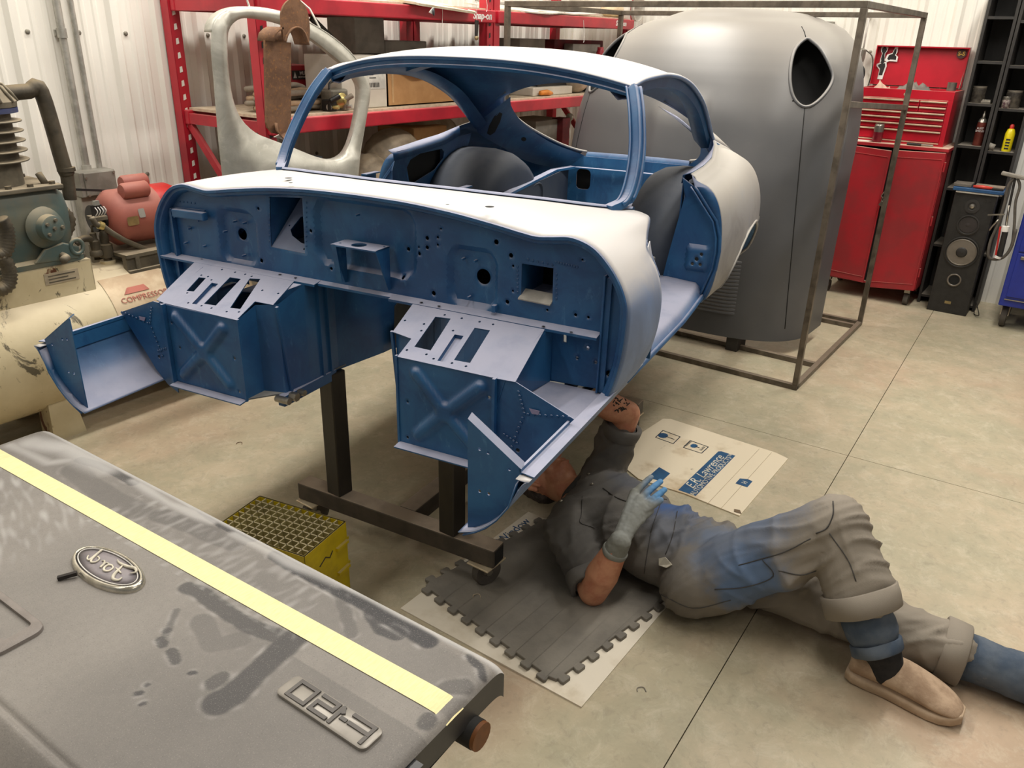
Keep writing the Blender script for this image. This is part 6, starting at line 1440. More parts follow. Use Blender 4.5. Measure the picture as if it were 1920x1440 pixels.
    for i in range(24):
        z = lerp(1.204, .742, i/23)
        def at_z(P):
            for a, b in zip(P, P[1:]):
                if (a.z-z)*(b.z-z) <= 0 and abs(a.z-b.z) > 1e-6: return a.lerp(b, (a.z-z)/(a.z-b.z))
            return min(P, key=lambda p: abs(p.z-z))
        A2.append(at_z(qs)); B2.append(at_z(edg))
    CM().grid([A2, B2], sg > 0).build('shut_return', M_BLUE, car, True, solid=.003)
# hatch sill, tail panel, boot
sillp = [V(2.45, -.29, 1.076), V(2.475, -.15, 1.075), V(2.48, 0, 1.075), V(2.475, .15, 1.075), V(2.45, .29, 1.076)]
sl = by_index(sillp, 24)
CM().grid([[p+V(.06, 0, -.03) for p in sl], sl, [p+V(-.015, 0, -.02) for p in sl], [p+V(-.02, 0, -.07) for p in sl]], True).build('hatch_sill', M_BLUE, car, True, auto=40)
tl = [V(x, y, z) for x, y, z in ((2.50, -.36, 1.045), (2.54, -.2, 1.046), (2.55, 0, 1.046), (2.54, .2, 1.046), (2.50, .36, 1.045))]; t2_ = by_index(tl, 20)
CM().grid([t2_, [V(p.x+.02, p.y*1.02, .93) for p in t2_], [V(p.x-.06, p.y*.95, .78) for p in t2_]], True).build('tail_panel', M_QUART, car, True)
CM().ball(CARI @ onp(1421, 409, CARM @ V(2.30, -.64, 1.0), CARM.to_3x3() @ V(0, 1, 0)), (.03, .022, .035), 12, 8).build('tail_boss', M_QUART, car, True)
CM().add([V(1.0, -.56, .80), V(2.42, -.40, .80), V(2.42, .40, .80), V(1.0, .56, .80)], [(0, 1, 2, 3)]).build('boot_floor', M_GREYIN, car, solid=.003)
# rear bulkhead of the boot with light apertures
mb = CM(); panel(mb, [(-.42, .80), (.42, .80), (.36, 1.055), (-.36, 1.055)], [rrect(-.29, .93, .085, .11, .025, 3), rrect(.29, .93, .085, .11, .025, 3)], ((2.42, 0, 0), (0, -1, 0), (0, 0, 1))); mb.build('boot_rear_panel', M_BLUE, car, solid=.003)
for y in (.29, -.29): CM().bb((2.47, y-.06, .87), (2.475, y+.06, .99)).build('light_aperture_back', M_HOLE, car)
for (a, b) in ((V(2.36, .33, 1.0), V(2.38, -.02, 1.0)), (V(2.38, -.06, 1.0), V(2.36, -.35, 1.0))): CM().bar(a, b, .03, .006).build('boot_support_strip', M_BLUE, car)
for sg in (1, -1): CM().bar(V(1.30, sg*.27, .985), V(2.19, sg*.37, 1.0), .035, .012).build('boot_side_rail', M_BLUE, car); CM().bar(V(2.19, sg*.37, 1.0), V(2.36, sg*.33, 1.0), .035, .012).build('boot_side_rail', M_BLUE, car)
for sg in (1, -1): CM().add([V(1.30, sg*.27, .98), V(2.36, sg*.36, .995), V(2.36, sg*.36, .80), V(1.30, sg*.30, .80)], [(0, 1, 2, 3)]).build('boot_side_wall', M_DARKIN, car, solid=.003)
# cabin floor, tunnel, rear crossmember
CM().add([V(-.2, -.60, .640), V(1.2, -.60, .640), V(1.2, .60, .640), V(-.2, .60, .640)], [(0, 1, 2, 3)]) 
for sg in (1, -1): CM().add([V(-.235, sg*.272, .642), V(-.15, sg*.21, .642), V(1.05, sg*.13, .642), V(1.05, sg*.60, .642), V(-.235, sg*.60, .642)], [(0, 1, 2, 3, 4)]).build('cabin_floor', M_GREYIN, car, solid=.004)
CM().grid([[V(x, y, z) for y, z in ((-.13, .645), (-.12, .80), (-.08, .85), (.08, .85), (.12, .80), (.13, .645))] for x in (.32, .6, 1.0)]).build('transmission_tunnel', M_GREYIN, car, True, solid=.003, auto=30)
p0, p1 = V(1.02, .55, .80), V(1.02, -.55, .80)
CM().add([V(.98, .56, .64), V(.98, -.56, .64), V(1.0, -.56, .86), V(1.0, .56, .86)], [(0, 1, 2, 3)]).build('rear_bulkhead', M_GREYIN, car, solid=.004)
CM().bar(V(1.02, .56, .885), V(1.02, -.56, .885), .05, .05).build('cross_member', M_GREYIN, car, bevel=.006)
CM().add([V(1.04, .36, .905), V(1.04, -.42, .905), V(1.35, -.42, .895), V(1.35, .36, .895)], [(0, 1, 2, 3)]).build('rear_shelf', M_GREYIN, car, solid=.004)
# dash brackets seen through the screen opening
for (px, py, y_) in ((862, 352, -.02), (688, 325, .33)):
    p = cY(px, py, y_); mb = CM(); mb.bb((p.x-.03, y_-.002, p.z-.06), (p.x+.05, y_+.002, p.z)); mb.bb((p.x-.03, y_-.02, p.z-.002), (p.x+.05, y_+.002, p.z+.002)); mb.build('dash_bracket', M_BLUE, car)
CM().add([V(.03, -.75, .97), V(.03, .75, .97), V(.20, .75, .98), V(.20, -.75, .98)], [(0, 1, 2, 3)]).build('dash_shade_floor', M_DK, car, solid=.003)  # dark sheets added to block light leaking in behind the bulkhead holes
CM().add([V(.20, -.70, .97), V(.20, .70, .97), V(.17, .40, 1.225), V(.16, 0, 1.235), V(.17, -.40, 1.225), V(.22, -.64, 1.18)], [(0, 1, 2, 3, 4, 5)]).build('dash_shade_panel', M_DK, car, solid=.003)
bvp = BVHTree.FromPolygons([tuple(p) for r_ in PILL for p in r_], [(i*5+k, i*5+k+1, (i+1)*5+k+1, (i+1)*5+k) for i in range(15) for k in range(4)])
ocar = CARI @ OC
def on_pill(px, py): return bvp.ray_cast(ocar, (CARI.to_3x3() @ ray(px, py)).normalized())[0]
def pill_hole(pxs):
    P = [on_pill(*q) for q in pxs]
    if all(P): CM().add([p+(ocar-p).normalized()*.002 for p in P], [tuple(range(len(P)))]).build('pillar_aperture', M_HOLE, car)
pill_hole([(936, 210), (942, 213), (938, 228), (928, 248), (919, 254), (913, 250), (917, 236), (927, 218)])
pill_hole([(982+5*math.cos(R(a)), 261+4*math.sin(R(a))) for a in range(0, 360, 45)])
# unused cut-outs
for (px, py, a, b, rr) in ((927, 229, .030, .012, 58), (982, 261, .010, .009, 0)):
    pass
# ================================================================== stand under the car
M_STAND = pm('stand_steel', (84, 76, 68), (66, 60, 54), rough=.55, metal=.35, scale=10, dust=.85, dcol=(176, 158, 138))
M_STANDP = pm('black_stand_post', (58, 53, 46), (44, 40, 36), rough=.45, metal=.3, scale=8, stretch=(1, 1, .3))
stand = thing('car_stand', 'steel tube stand on casters carrying the blue body shell', 'stand', (2.3, 1.5, 0))
Rr, Ll = fl(926, 1035, .17), fl(557, 905, .17); du = (Rr-Ll).normalized(); dn_ = V(-du.y, du.x, 0); 
if dn_.x < 0: dn_ = -dn_
SZ = .066; off = dn_*(SZ/2)+V(0, 0, -SZ/2)
MB().bar(Ll+off, Rr+off, SZ).build('cross_rail', M_STAND, stand, bevel=.005)
ee_ = Rr+off; MB().bar(ee_-du*.004, ee_+du*.0008, SZ-.014).build('rail_opening', M_VOID, stand)
back = dn_*1.28
MB().bar(Ll+off+back, Rr+off+back, SZ).build('cross_rail', M_STAND, stand, bevel=.005)
cm_ = fl(752, 962, .17); c0_ = Ll+off+du*((cm_-Ll).dot(du)); MB().bar(c0_+dn_*SZ/2, c0_+back-dn_*SZ/2, SZ).build('spine_rail', M_STAND, stand, bevel=.005)
for (px, py) in ((625, 930), (853, 990)):
    q = fl(px, py, .17); b_ = Ll+off+du*((q-Ll).dot(du)); b_.z = .17
    MB().bar(b_, V(b_.x, b_.y, .632), .062, .062).build('post', M_STANDP, stand, bevel=.004)
    b2 = b_+back; MB().bar(b2, V(b2.x, b2.y, .60), .062, .062).build('post', M_STANDP, stand, bevel=.004)
def caster(c, top):
    MB().bar(c+V(-.05, 0, top-c.z-.004), c+V(.05, 0, top-c.z-.004), .085, .006).build('caster_plate', M_TRIM, stand, bevel=.002)
    f = MB(); f.bar(c+du*.0+V(0, 0, top-c.z-.01)+dn_*.0, c+V(0, 0, .05), .05, .03, up=(0, 1, 0)); f.build('caster_fork', M_STEEL, stand)
    ax = du
    MB().lathe([(.03, -.016), (.046, -.015), (.05, -.008), (.05, .008), (.046, .015), (.03, .016)], c+V(0, 0, .05), dn_*.5-du, 24).build('caster_wheel', M_RUBBER, stand, True, auto=40)
    MB().lathe([(.012, -.02), (.012, .02)], c+V(0, 0, .05), dn_*.5-du, 10).build('axle', M_STEEL, stand)
zr_ = .17-SZ
for (e_, s_, zf) in ((Rr, -1, .014), (Ll, 1, 0)):
    for bk in (V(0, 0, 0), back):
        c = e_+off+du*(.045*s_)+bk; c.z = zf if (bk.length == 0 and s_ < 0) else 0.0
        caster(c, zr_)

# ================================================================== foam mat, cardboard sheets
M_FOAM = pm('grey_foam', (124, 118, 108), (106, 101, 93), rough=.85, scale=5, bump=.35, bscale=110)
M_PAPER = pm('dirty_white_card', (222, 212, 194), (196, 182, 158), rough=.8, scale=7, lo=.45, hi=.72)
k = NT('stained_card'); f = k.ramp(k.noise(3.2, 5, .6), .55, .72); c = k.mix(f, lin((224, 210, 184)), lin((188, 166, 134))); g = k.ramp(k.noise(9, 4, .6, None, .5), .68, .76); c = k.mix(k.math('MULTIPLY', g, .8), c, lin((120, 100, 80))); M_PAPER2 = k.fin(c, .8)
cs_ = [fl(1090, 1328), fl(1255, 1133)]; u1 = (cs_[1]-cs_[0]).normalized(); u2 = V(-u1.y, u1.x, 0)
c1 = MB().prism([cs_[0], cs_[1], cs_[1]+u1*.16, cs_[1]+u1*.16+u2*.66, cs_[0]+u2*.66], (0, 0, .005)).build('cardboard_sheet', M_PAPER, None, loc=cs_[0]); tag(c1, 'dirty white cardboard sheet under the grey foam mat', 'cardboard')
text_obj('print', 'Window', .05, pm('blue_print', (40, 84, 130), rough=.6), c1, cs_[0]+u1*.565+u2*.63+V(0, 0, .0056), u1, u2, .0003)
# jigsaw mat
m0 = fl(1046, 1287, .012); mA = fl(1247, 1135, .012); mB_ = fl(797, 1121, .012)
e1m = (mA-m0).normalized(); e2m = V(-e1m.y, e1m.x, 0); Lm, Wm = .60, .60
def tooth_edge(p0, d, n_, L_, cnt):
    out = []; w = L_/cnt
    for i in range(cnt):
        a = i*w; out += [p0+d*(a+.12*w), p0+d*(a+.22*w), p0+d*(a+.16*w)+n_*.014, p0+d*(a+.2*w)+n_*.022, p0+d*(a+.66*w)+n_*.022, p0+d*(a+.70*w)+n_*.014, p0+d*(a+.62*w)]
    return out
P0 = V(m0.x, m0.y, .005)+e1m*.006+e2m*.018; LL = .575
poly = tooth_edge(P0, e1m, -e2m, LL, 9)+tooth_edge(P0+e1m*LL, e2m, e1m, LL, 9)+tooth_edge(P0+e1m*LL+e2m*LL, -e1m, e2m, LL, 9)+tooth_edge(P0+e2m*LL, -e2m, -e1m, LL, 9)
o = MB().prism(poly, (0, 0, .012)).build('foam_mat', M_FOAM, None, bevel=.0015, loc=m0, seg=1); tag(o, 'grey interlocking foam mat tile under the lying man', 'foam mat')
# printed card behind the man
k_ = [fl(1245, 783), fl(1477, 862), fl(1390, 966)]
E1 = V(1, 0, 0); Yr, Yl, Xn, Xf = k_[1].y, 1.37, 2.62, 3.21
c2 = MB().prism([(Xn, Yr, 0), (Xf-.02, Yr, 0), (Xf, Yr+.06, 0), (Xf+.02, Yl-.03, 0), (Xf+.0, Yl, 0), (2.9, Yl+.02, 0), (2.7, Yl-.04, 0), (Xn+.01, 1.2, 0), (Xn+.02, 1.0, 0)], (0, 0, .005)).build('printed_card', M_PAPER2, None, loc=(2.9, 1.05, 0)); tag(c2, 'cream cardboard sheet with blue printing lying behind the man', 'cardboard')
M_INK = pm('card_blue_ink', (30, 82, 122), (24, 66, 104), rough=.6); M_CREAM = pm('cream_print', (226, 218, 198), rough=.7); M_INKD = pm('dark_ink', (34, 44, 58), rough=.6)
zc_ = .0054
def flat(poly, m, nm, dz=0.0): return MB().prism([(p.x, p.y, zc_+dz) for p in poly], (0, 0, .0003)).build(nm, m, c2)
q = [fl(1348, 847), fl(1378, 857), fl(1312, 927), fl(1281, 912)]; x0_, x1_ = q[2].x-.03, q[0].x; yA, yB = q[0].y, q[1].y
flat([V(x0_, yA, 0), V(x1_-.01, yA, 0), V(x1_, yA-.01, 0), V(x1_, yB, 0), V(x0_, yB, 0)], M_INK, 'printed_band')
text_obj('lettering', 'E.R. Lawrence', .058, M_CREAM, c2, ((x0_+x1_)/2+.0, yA-.026, zc_+.0006), (1, 0, 0), (0, 1, 0), .0002, shear=.35)
text_obj('lettering', 'AUTOMOTIVE PRODUCTS\u2122', .0335, M_CREAM, c2, ((x0_+x1_)/2+.0, yB+.014, zc_+.0006), (1, 0, 0), (0, 1, 0), .0002)
def frame(pq, nm):
    P = [fl(*w) for w in pq]
    for a, b in zip(P, P[1:]+P[:1]): MB().bar(V(a.x, a.y, zc_+.0003), V(b.x, b.y, zc_+.0003), .004, .0006).build(nm, M_INKD, c2)
    return P
P = frame(((1243, 809), (1275, 821), (1262, 834), (1229, 822)), 'symbol_border'); c_ = fl(1243, 818.5); flat([c_+V(.026*math.cos(R(a)), .022*math.sin(R(a)), 0) for a in range(0, 360, 30)], M_INK, 'umbrella_mark'); a, b = fl(1248, 820), fl(1264, 826); MB().bar(V(a.x, a.y, zc_+.0004), V(b.x, b.y, zc_+.0004), .004, .0006).build('umbrella_handle', M_INKD, c2)
P = frame(((1294, 828), (1328, 840), (1315, 852), (1281, 841)), 'symbol_border'); c_ = fl(1301, 838); flat([c_+V(.020*math.cos(R(a)), .016*math.sin(R(a)), 0) for a in range(0, 360, 45)], M_INK, 'glass_mark'); a, b = fl(1304, 839), fl(1311, 842); MB().bar(V(a.x, a.y, zc_+.0004), V(b.x, b.y, zc_+.0004), .005, .0006).build('glass_stem', M_INKD, c2)
for (px, py, s_) in ((1290, 834, 'FRAGILE'), (1317, 843, 'GLASS')): text_obj('symbol_text', s_, .016, M_INKD, c2, fl(px, py)+V(0, 0, zc_+.0004), (1, -.0, 0), (0, 1, 0), .0002)
c_ = fl(1396, 907); flat([c_+V(-.03, .028, 0), c_+V(.02, .028, 0), c_+V(.035, .0, 0), c_+V(.03, -.022, 0), c_+V(-.03, -.022, 0)], M_INK, 'blue_mark'); text_obj('blue_mark_cut', 'H', .03, M_CREAM, c2, c_+V(0, 0, zc_+.0006), (1, 0, 0), (0, 1, 0), .0002)
c_ = fl(1238, 891); flat([c_+V(-.06, .03, 0), c_+V(.05, .03, 0), c_+V(.03, -.03, 0), c_+V(-.05, -.03, 0)], M_INK, 'blue_corner')
for py0 in (.13, .075): MB().bb((Xn+.0, Yr+py0, .0050), (Xf-.01, Yr+py0+.0016, .0053)).build('fold_line', pm('card_crease', (176, 156, 122), rough=.9), c2)
flat([fl(*w) for w in ((1376, 957), (1387, 959), (1390, 966), (1376, 962))], M_TIMBER, 'torn_flap', .001)

# ================================================================== yellow crate
M_YEL = pm('yellow_plastic_crate', (206, 180, 10), (178, 152, 14), rough=.45, scale=9, dust=.8, dcol=(170, 152, 110))
M_CRTOP = pm('dusty_crate_grid', (164, 152, 96), (140, 128, 80), rough=.75, dust=.5)
zc1 = .27; t1, t2, t3 = fl(487, 930, zc1), fl(647, 978, zc1), fl(577, 1036, zc1)
ex_ = (t2-t1).normalized(); ey_ = V(ex_.y, -ex_.x, 0)
if ey_.dot(t3-t2) < 0: ey_ = -ey_
LX, LY = (t2-t1).length, max((t3-t2).dot(ey_), .2)
cr8 = thing('plastic_crate', 'yellow plastic crate turned upside down with an open grid base', 'crate', (t1+ex_*LX/2+ey_*LY/2)*1.0-V(0, 0, zc1))
def cpt(a, b, z): return t1+ex_*a+ey_*b+V(0, 0, z-zc1)
wl_ = .006
for (a0, b0, a1, b1) in ((0, 0, LX, 0), (LX, 0, LX, LY), (LX, LY, 0, LY), (0, LY, 0, 0)):
    MB().bar(cpt(a0, b0, zc1/2), cpt(a1, b1, zc1/2), .006, zc1).build('side_wall', M_YEL, cr8)
nx, ny = 12, 8
for i in range(nx+1): MB().bar(cpt(LX*i/nx, 0, zc1-.011), cpt(LX*i/nx, LY, zc1-.011), .004, .022).build('grid_bar', M_CRTOP, cr8)
for j in range(ny+1): MB().bar(cpt(0, LY*j/ny, zc1-.011), cpt(LX, LY*j/ny, zc1-.011), .004, .022).build('grid_bar', M_CRTOP, cr8)
MB().add([cpt(0, 0, zc1-.03), cpt(LX, 0, zc1-.03), cpt(LX, LY, zc1-.03), cpt(0, LY, zc1-.03)], [(0, 1, 2, 3)]).build('grid_floor', M_YEL, cr8, solid=.003)
for z in (.205, .115):
    MB().bar(cpt(LX+.004, LY*.02, z), cpt(LX+.004, LY*.30, z), .018, .010).build('crate_rib', M_YEL, cr8); MB().bar(cpt(LX*.5, -.004, z), cpt(LX*1.0, -.004, z), .018, .010).build('crate_rib', M_YEL, cr8)
mp = cpt(LX+.0035, LY*.55, .20); MB().tube([mp+ey_*.03+V(.0, 0, -.005), mp+V(0, 0, .01), mp-ey_*.02+V(0, 0, -.004), mp-ey_*.035+V(0, 0, .012)], .002, 5).build('marker_scrawl', M_DK, cr8)

# ================================================================== truck tailgate on a padded stand
TGZ = .60
A_, B_ = fl(88, 797, TGZ), fl(946, 1238, TGZ); td = (B_-A_).normalized(); tn = V(-td.y, td.x, 0)
if tn.x > 0: tn = -tn                       # points from the far edge towards the viewer
TL, TW = (B_-A_).length, .60
def tg(a, b, z=0.0): return A_+td*a+tn*b+V(0, 0, z)
def tgi(px, py): p = fl(px, py, TGZ)-A_; return (p.dot(td), p.dot(tn))
tail = thing('truck_tailgate', 'dusty dark grey truck tailgate with a strip of masking tape', 'tailgate', V(tg(TL/2, TW/2).x, tg(TL/2, TW/2).y, TGZ-.06))
gro = tgi(60, 1375)[1]; near = tgi(20, 1420)[1]+.02
TWn = max(near, gro+.05)
def tz(a, b):                                # surface height across the gate
    z = -.020*math.exp(-b/.012) - .10*max(0, (b-gro-.01)/.12)**1.2
    z -= .006*math.exp(-((b-gro)/.006)**2)
    z -= .014*math.exp(-(TL-a)/.010) + .014*math.exp(-a/.010)
    return z
NA, NB = 420, 190
S_ = lambda a, b, w, h=1.0: (a, b, w, h)
strokes = []                                 # (polyline in gate space, half width, darkness)
def stk(pts, w, v): strokes.append(([tgi(*q) for q in pts], w, v))
stk([(150, 862), (185, 872), (225, 890), (250, 905)], .016, .8); stk([(140, 880), (165, 905), (210, 935), (260, 960)], .035, .45)
stk([(370, 945), (420, 985), (470, 1010)], .014, .9); stk([(300, 965), (370, 990), (440, 1020)], .03, .5); stk([(520, 1040), (600, 1085), (680, 1125), (720, 1150), (770, 1180), (800, 1200)], .024, 1.0); stk([(700, 1150), (720, 1180), (745, 1190)], .02, .9)
stk([(835, 1190), (870, 1210)], .008, .9); stk([(880, 1230), (900, 1250), (905, 1265)], .010, .9); stk([(840, 1290), (870, 1285)], .02, .55)
stk([(350, 1102), (372, 1108), (420, 1145), (470, 1175), (530, 1195)], .020, .75); stk([(560, 1190), (520, 1225), (480, 1262), (440, 1300), (410, 1318)], .030, .85); stk([(415, 1270), (400, 1280)], .018, .7)
stk([(330, 1145), (318, 1175), (305, 1205)], .007, .55); stk([(312, 1182), (313, 1183)], .008, .8); stk([(300, 1200), (305, 1208)], .009, .8); stk([(322, 1222), (330, 1240)], .010, .75); stk([(358, 1262), (364, 1261)], .008, .9)
stk([(274, 1285), (276, 1284)], .006, .85); stk([(258, 1301), (264, 1300)], .008, .9); stk([(265, 1320), (270, 1318)], .008, .9); stk([(795, 1355), (805, 1345)], .014, .7); stk([(600, 1060), (640, 1120), (660, 1190)], .012, .5); stk([(380, 1165), (400, 1210), (450, 1200)], .025, .4)
pale = []
def pst(pts, w, v): pale.append(([tgi(*q) for q in pts], w, v))
pst([(60, 830), (130, 840), (200, 880)], .045, .7); pst([(250, 900), (320, 945), (400, 975)], .020, .65); pst([(440, 1000), (540, 1050), (640, 1090)], .020, .7); pst([(20, 835), (90, 868), (130, 862)], .02, .5)
import bisect
def sdp(a, b, P): return min(sdseg(a, b, P[i], P[i+1]) for i in range(len(P)-1))
sb = [(min(p[0] for p in P)-w-.02, max(p[0] for p in P)+w+.02, min(p[1] for p in P)-w-.02, max(p[1] for p in P)+w+.02, P, w, v) for P, w, v in strokes]
pbx = [(min(p[0] for p in P)-w-.04, max(p[0] for p in P)+w+.04, min(p[1] for p in P)-w-.04, max(p[1] for p in P)+w+.04, P, w, v) for P, w, v in pale]
rows = []; cols = []
for i in range(NA+1):
    a = TL*i/NA; r_ = []
    for j in range(NB+1):
        b = TWn*(j/NB); r_.append(tg(a, b, tz(a, b)))
        n1 = noise.noise(V(a*9, b*9, 1)); n2 = noise.noise(V(a*40, b*40, 4)); n3 = noise.noise(V(a*3, b*4, 7))
        dust = .36+.10*n3+.05*n1; dk = 0.0; pl_v = 0.0
        # swept dust fan left of the oval
        ang = math.atan2(b-.42, a-.30); dd_ = math.hypot(a-.30, b-.40)
        if a < .62 and .12 < b < .52: pl_v += max(0, noise.noise(V(a*14+b*9, b*75-a*30, 2)))*1.3*ss(.0, .12, .62-a)*ss(0, .05, b-.14)*ss(0, .1, .5-b)*.6
        for (x0, x1, y0, y1, P, w, v) in sb:
            if x0 < a < x1 and y0 < b < y1:
                d = sdp(a, b, P)+.003*n2+.005*n1; dk = max(dk, v*(1-ss(w*.75, w*1.08, d)))
                pl_v = max(pl_v, .4*v*math.exp(-((d-w*1.1)/.004)**2)*max(0, .2+1.5*n2))
        for (x0, x1, y0, y1, P, w, v) in pbx:
            if x0 < a < x1 and y0 < b < y1: pl_v = max(pl_v, v*(1-ss(0, w*1.3, sdp(a, b, P)+.012*n1)))
        if b < .16:                                        # sanded strip along the far edge
            pl_v = max(pl_v, (1-ss(.012, .03, b+.004*n1))*.95); dk = max(dk, .22*ss(.03, .05, b))
        if .05 < b < .2 and .55 < a < 1.2: pl_v = max(pl_v, .5*max(0, noise.noise(V(a*60, b*25, 3))+.1)); 
        if b > .22 and a > .95: dk = max(dk, .30*ss(.95, 1.25, a))
        cols.append((dust, dk, pl_v, 1.0))
    rows.append(r_)
k = NT('dusty_gate_paint'); at = k.n('ShaderNodeVertexColor'); at.layer_name = 'dust'; sp3 = k.n('ShaderNodeSeparateColor', ins={0: at.outputs[0]})
fine = k.noise(420, 3, .7); mid = k.noise(60, 4, .65)
c = k.mix(sp3.outputs[0], lin((70, 68, 68)), lin((196, 188, 178))); c = k.mix(k.math('MULTIPLY', k.ramp(mid, .35, .7), .12), c, lin((90, 86, 84)))
c = k.mix(k.math('MULTIPLY', sp3.outputs[1], .93), c, lin((50, 49, 52)))
spk = k.math('MULTIPLY', k.ramp(fine, .56, .70), .38); c = k.mix(spk, c, lin((176, 170, 162))); spk2 = k.math('MULTIPLY', k.ramp(k.noise(330, 2, .6), .58, .7), .3); c = k.mix(spk2, c, lin((74, 72, 70)))
c = k.mix(k.math('MULTIPLY', sp3.outputs[2], .85), c, lin((196, 193, 190)))
k.bump(k.noise(260, 3, .6), .35, .0015)
M_GATE = k.fin(c, .62, 0, .4)
mb = MB().grid(rows, True); skn = mb.build('outer_skin', M_GATE, tail, True)
ca = skn.data.color_attributes.new('dust', 'FLOAT_COLOR', 'POINT'); flat_ = [x for q_ in cols for x in q_]; ca.data.foreach_set('color', flat_)
M_GATED = pm('gate_dark_paint', (52, 52, 54), (64, 62, 62), rough=.4)
def skirt(P, nm, dz): MB().grid([P, [p+V(0, 0, dz) for p in P]], False).build(nm, M_GATED, tail, True)
endr = rows[-1]; skirt([p.copy() for p in endr], 'side_face', -.055); skirt([p.copy() for p in rows[0]][::-1], 'side_face', -.055); skirt([r_[0].copy() for r_ in rows], 'top_edge', -.05); skirt([r_[-1].copy() for r_ in rows][::-1], 'lower_edge', -.04)
MB().add([tg(.0, .0, -.06), tg(TL, .0, -.06), tg(TL, TWn, -.10), tg(0, TWn, -.10)], [(3, 2, 1, 0)]).build('inner_panel', M_GATED, tail)
hp_ = tg(TL+.012, .27, -.03); MB().bb((hp_.x-.03, hp_.y-.005, hp_.z-.02), (hp_.x+.02, hp_.y+.014, hp_.z+.012)).build('latch', M_GATED, tail)
# tape
tpA, tpB = tgi(0, 867), tgi(846, 1342); tpC = tgi(862, 1322)
M_TAPE = pm('masking_tape', (238, 226, 172), (230, 216, 158), rough=.6, scale=40, stretch=(1, 6, 1))
tape = MB(); rt_ = []
a1_ = TL+.001
for i in range(61):
    a = -.0+ (a1_)*i/60; b = lerp(tgi(0, 853)[1]+.010, tgi(852, 1332)[1], i/60); b0_, b1_ = b-.0235, b+.0235
    rt_.append([tg(a, b0_, tz(a, b0_)+.0015), tg(a, (b0_+b1_)/2, tz(a, b)+.002+.0006*math.sin(i*2.1)), tg(a, b1_, tz(a, b1_)+.0015)])
tag(tape.grid(rt_, True).build('masking_tape', M_TAPE, None, True, loc=tail.location), 'cream masking tape strip stuck along the tailgate', 'tape')
# oval badge
oc = tgi(203, 1070); oz = TGZ
q1_, q2_ = tgi(132, 1050), tgi(276, 1095); oa = V(q2_[0]-q1_[0], q2_[1]-q1_[1], 0).normalized(); ra_, rb_ = .108, .045
oe = td*1.0; of = tn*1.0
def oval(sc_a, sc_b, z, n=48): return [tg(oc[0], oc[1], z)+td*(ra_*sc_a*math.cos(2*math.pi*k_/n))+tn*(rb_*sc_b*math.sin(2*math.pi*k_/n)) for k_ in range(n)]
M_CHROME = pm('dusty_chrome', (206, 200, 186), (176, 170, 156), rough=.22, metal=.75, scale=30)
bd = MB().rings([oval(1.03, 1.07, -.002), oval(1.02, 1.05, .006), oval(.98, .96, .012), oval(.93, .86, .013), oval(.92, .84, .010)], False, False).build('badge_ring', M_CHROME, tail, True)
M_BADGE = pm('badge_grey_blue', (140, 132, 134), (122, 116, 120), rough=.5, scale=20)
MB().rings([oval(.93, .86, .009), oval(.5, .45, .0115), oval(.01, .01, .012)], True, True).build('badge_face', M_BADGE, tail, True)
ln = oval(.87, .77, .0118); MB().tube([p+V(0, 0, .0) for p in ln], .0012, 5, closed=True).build('badge_line', M_WHITE, tail)
# script lettering drawn as strokes, upside down as the gate lies
def script(pts, r0, r1):
    P = cat_rom([tg(oc[0], oc[1], .0135)+td*(-x)+tn*(-y) for x, y in pts], 6); n = len(P)
    MB().tube(P, [max(.0007, r0+(r1-r0)*math.sin(math.pi*i/(n-1))) for i in range(n)], 6).build('badge_script', M_CREAM, tail, True)
u = .001
script([(-62*u, 12*u), (-68*u, 22*u), (-55*u, 28*u), (-35*u, 22*u), (-12*u, 20*u), (2*u, 24*u)], .0010, .0036)           # F top sweep
script([(-24*u, 22*u), (-32*u, 8*u), (-40*u, -8*u), (-52*u, -18*u), (-64*u, -14*u), (-62*u, -5*u)], .0012, .0036)        # F stem
script([(-48*u, 2*u), (-36*u, 4*u), (-22*u, 6*u)], .0010, .0022)
script([(-8*u, 6*u), (-18*u, 2*u), (-20*u, -9*u), (-11*u, -13*u), (-2*u, -7*u), (-1*u, 2*u), (-8*u, 6*u), (4*u, 4*u)], .0014, .0024)   # o
script([(4*u, 6*u), (10*u, 3*u), (7*u, -6*u), (5*u, -12*u), (10*u, -2*u), (18*u, 5*u), (24*u, 3*u)], .0014, .0024)       # r
script([(46*u, 6*u), (34*u, 3*u), (30*u, -7*u), (37*u, -13*u), (46*u, -6*u), (56*u, 14*u), (60*u, 24*u), (50*u, -4*u), (48*u, -12*u), (56*u, -11*u), (64*u, -4*u)], .0014, .0026)  # d
pk = tg(*tgi(146, 1082), .006); MB().bar(pk+V(0, 0, .004), pk+tn*.03-td*.02, .008).build('badge_clip', M_DK, tail)
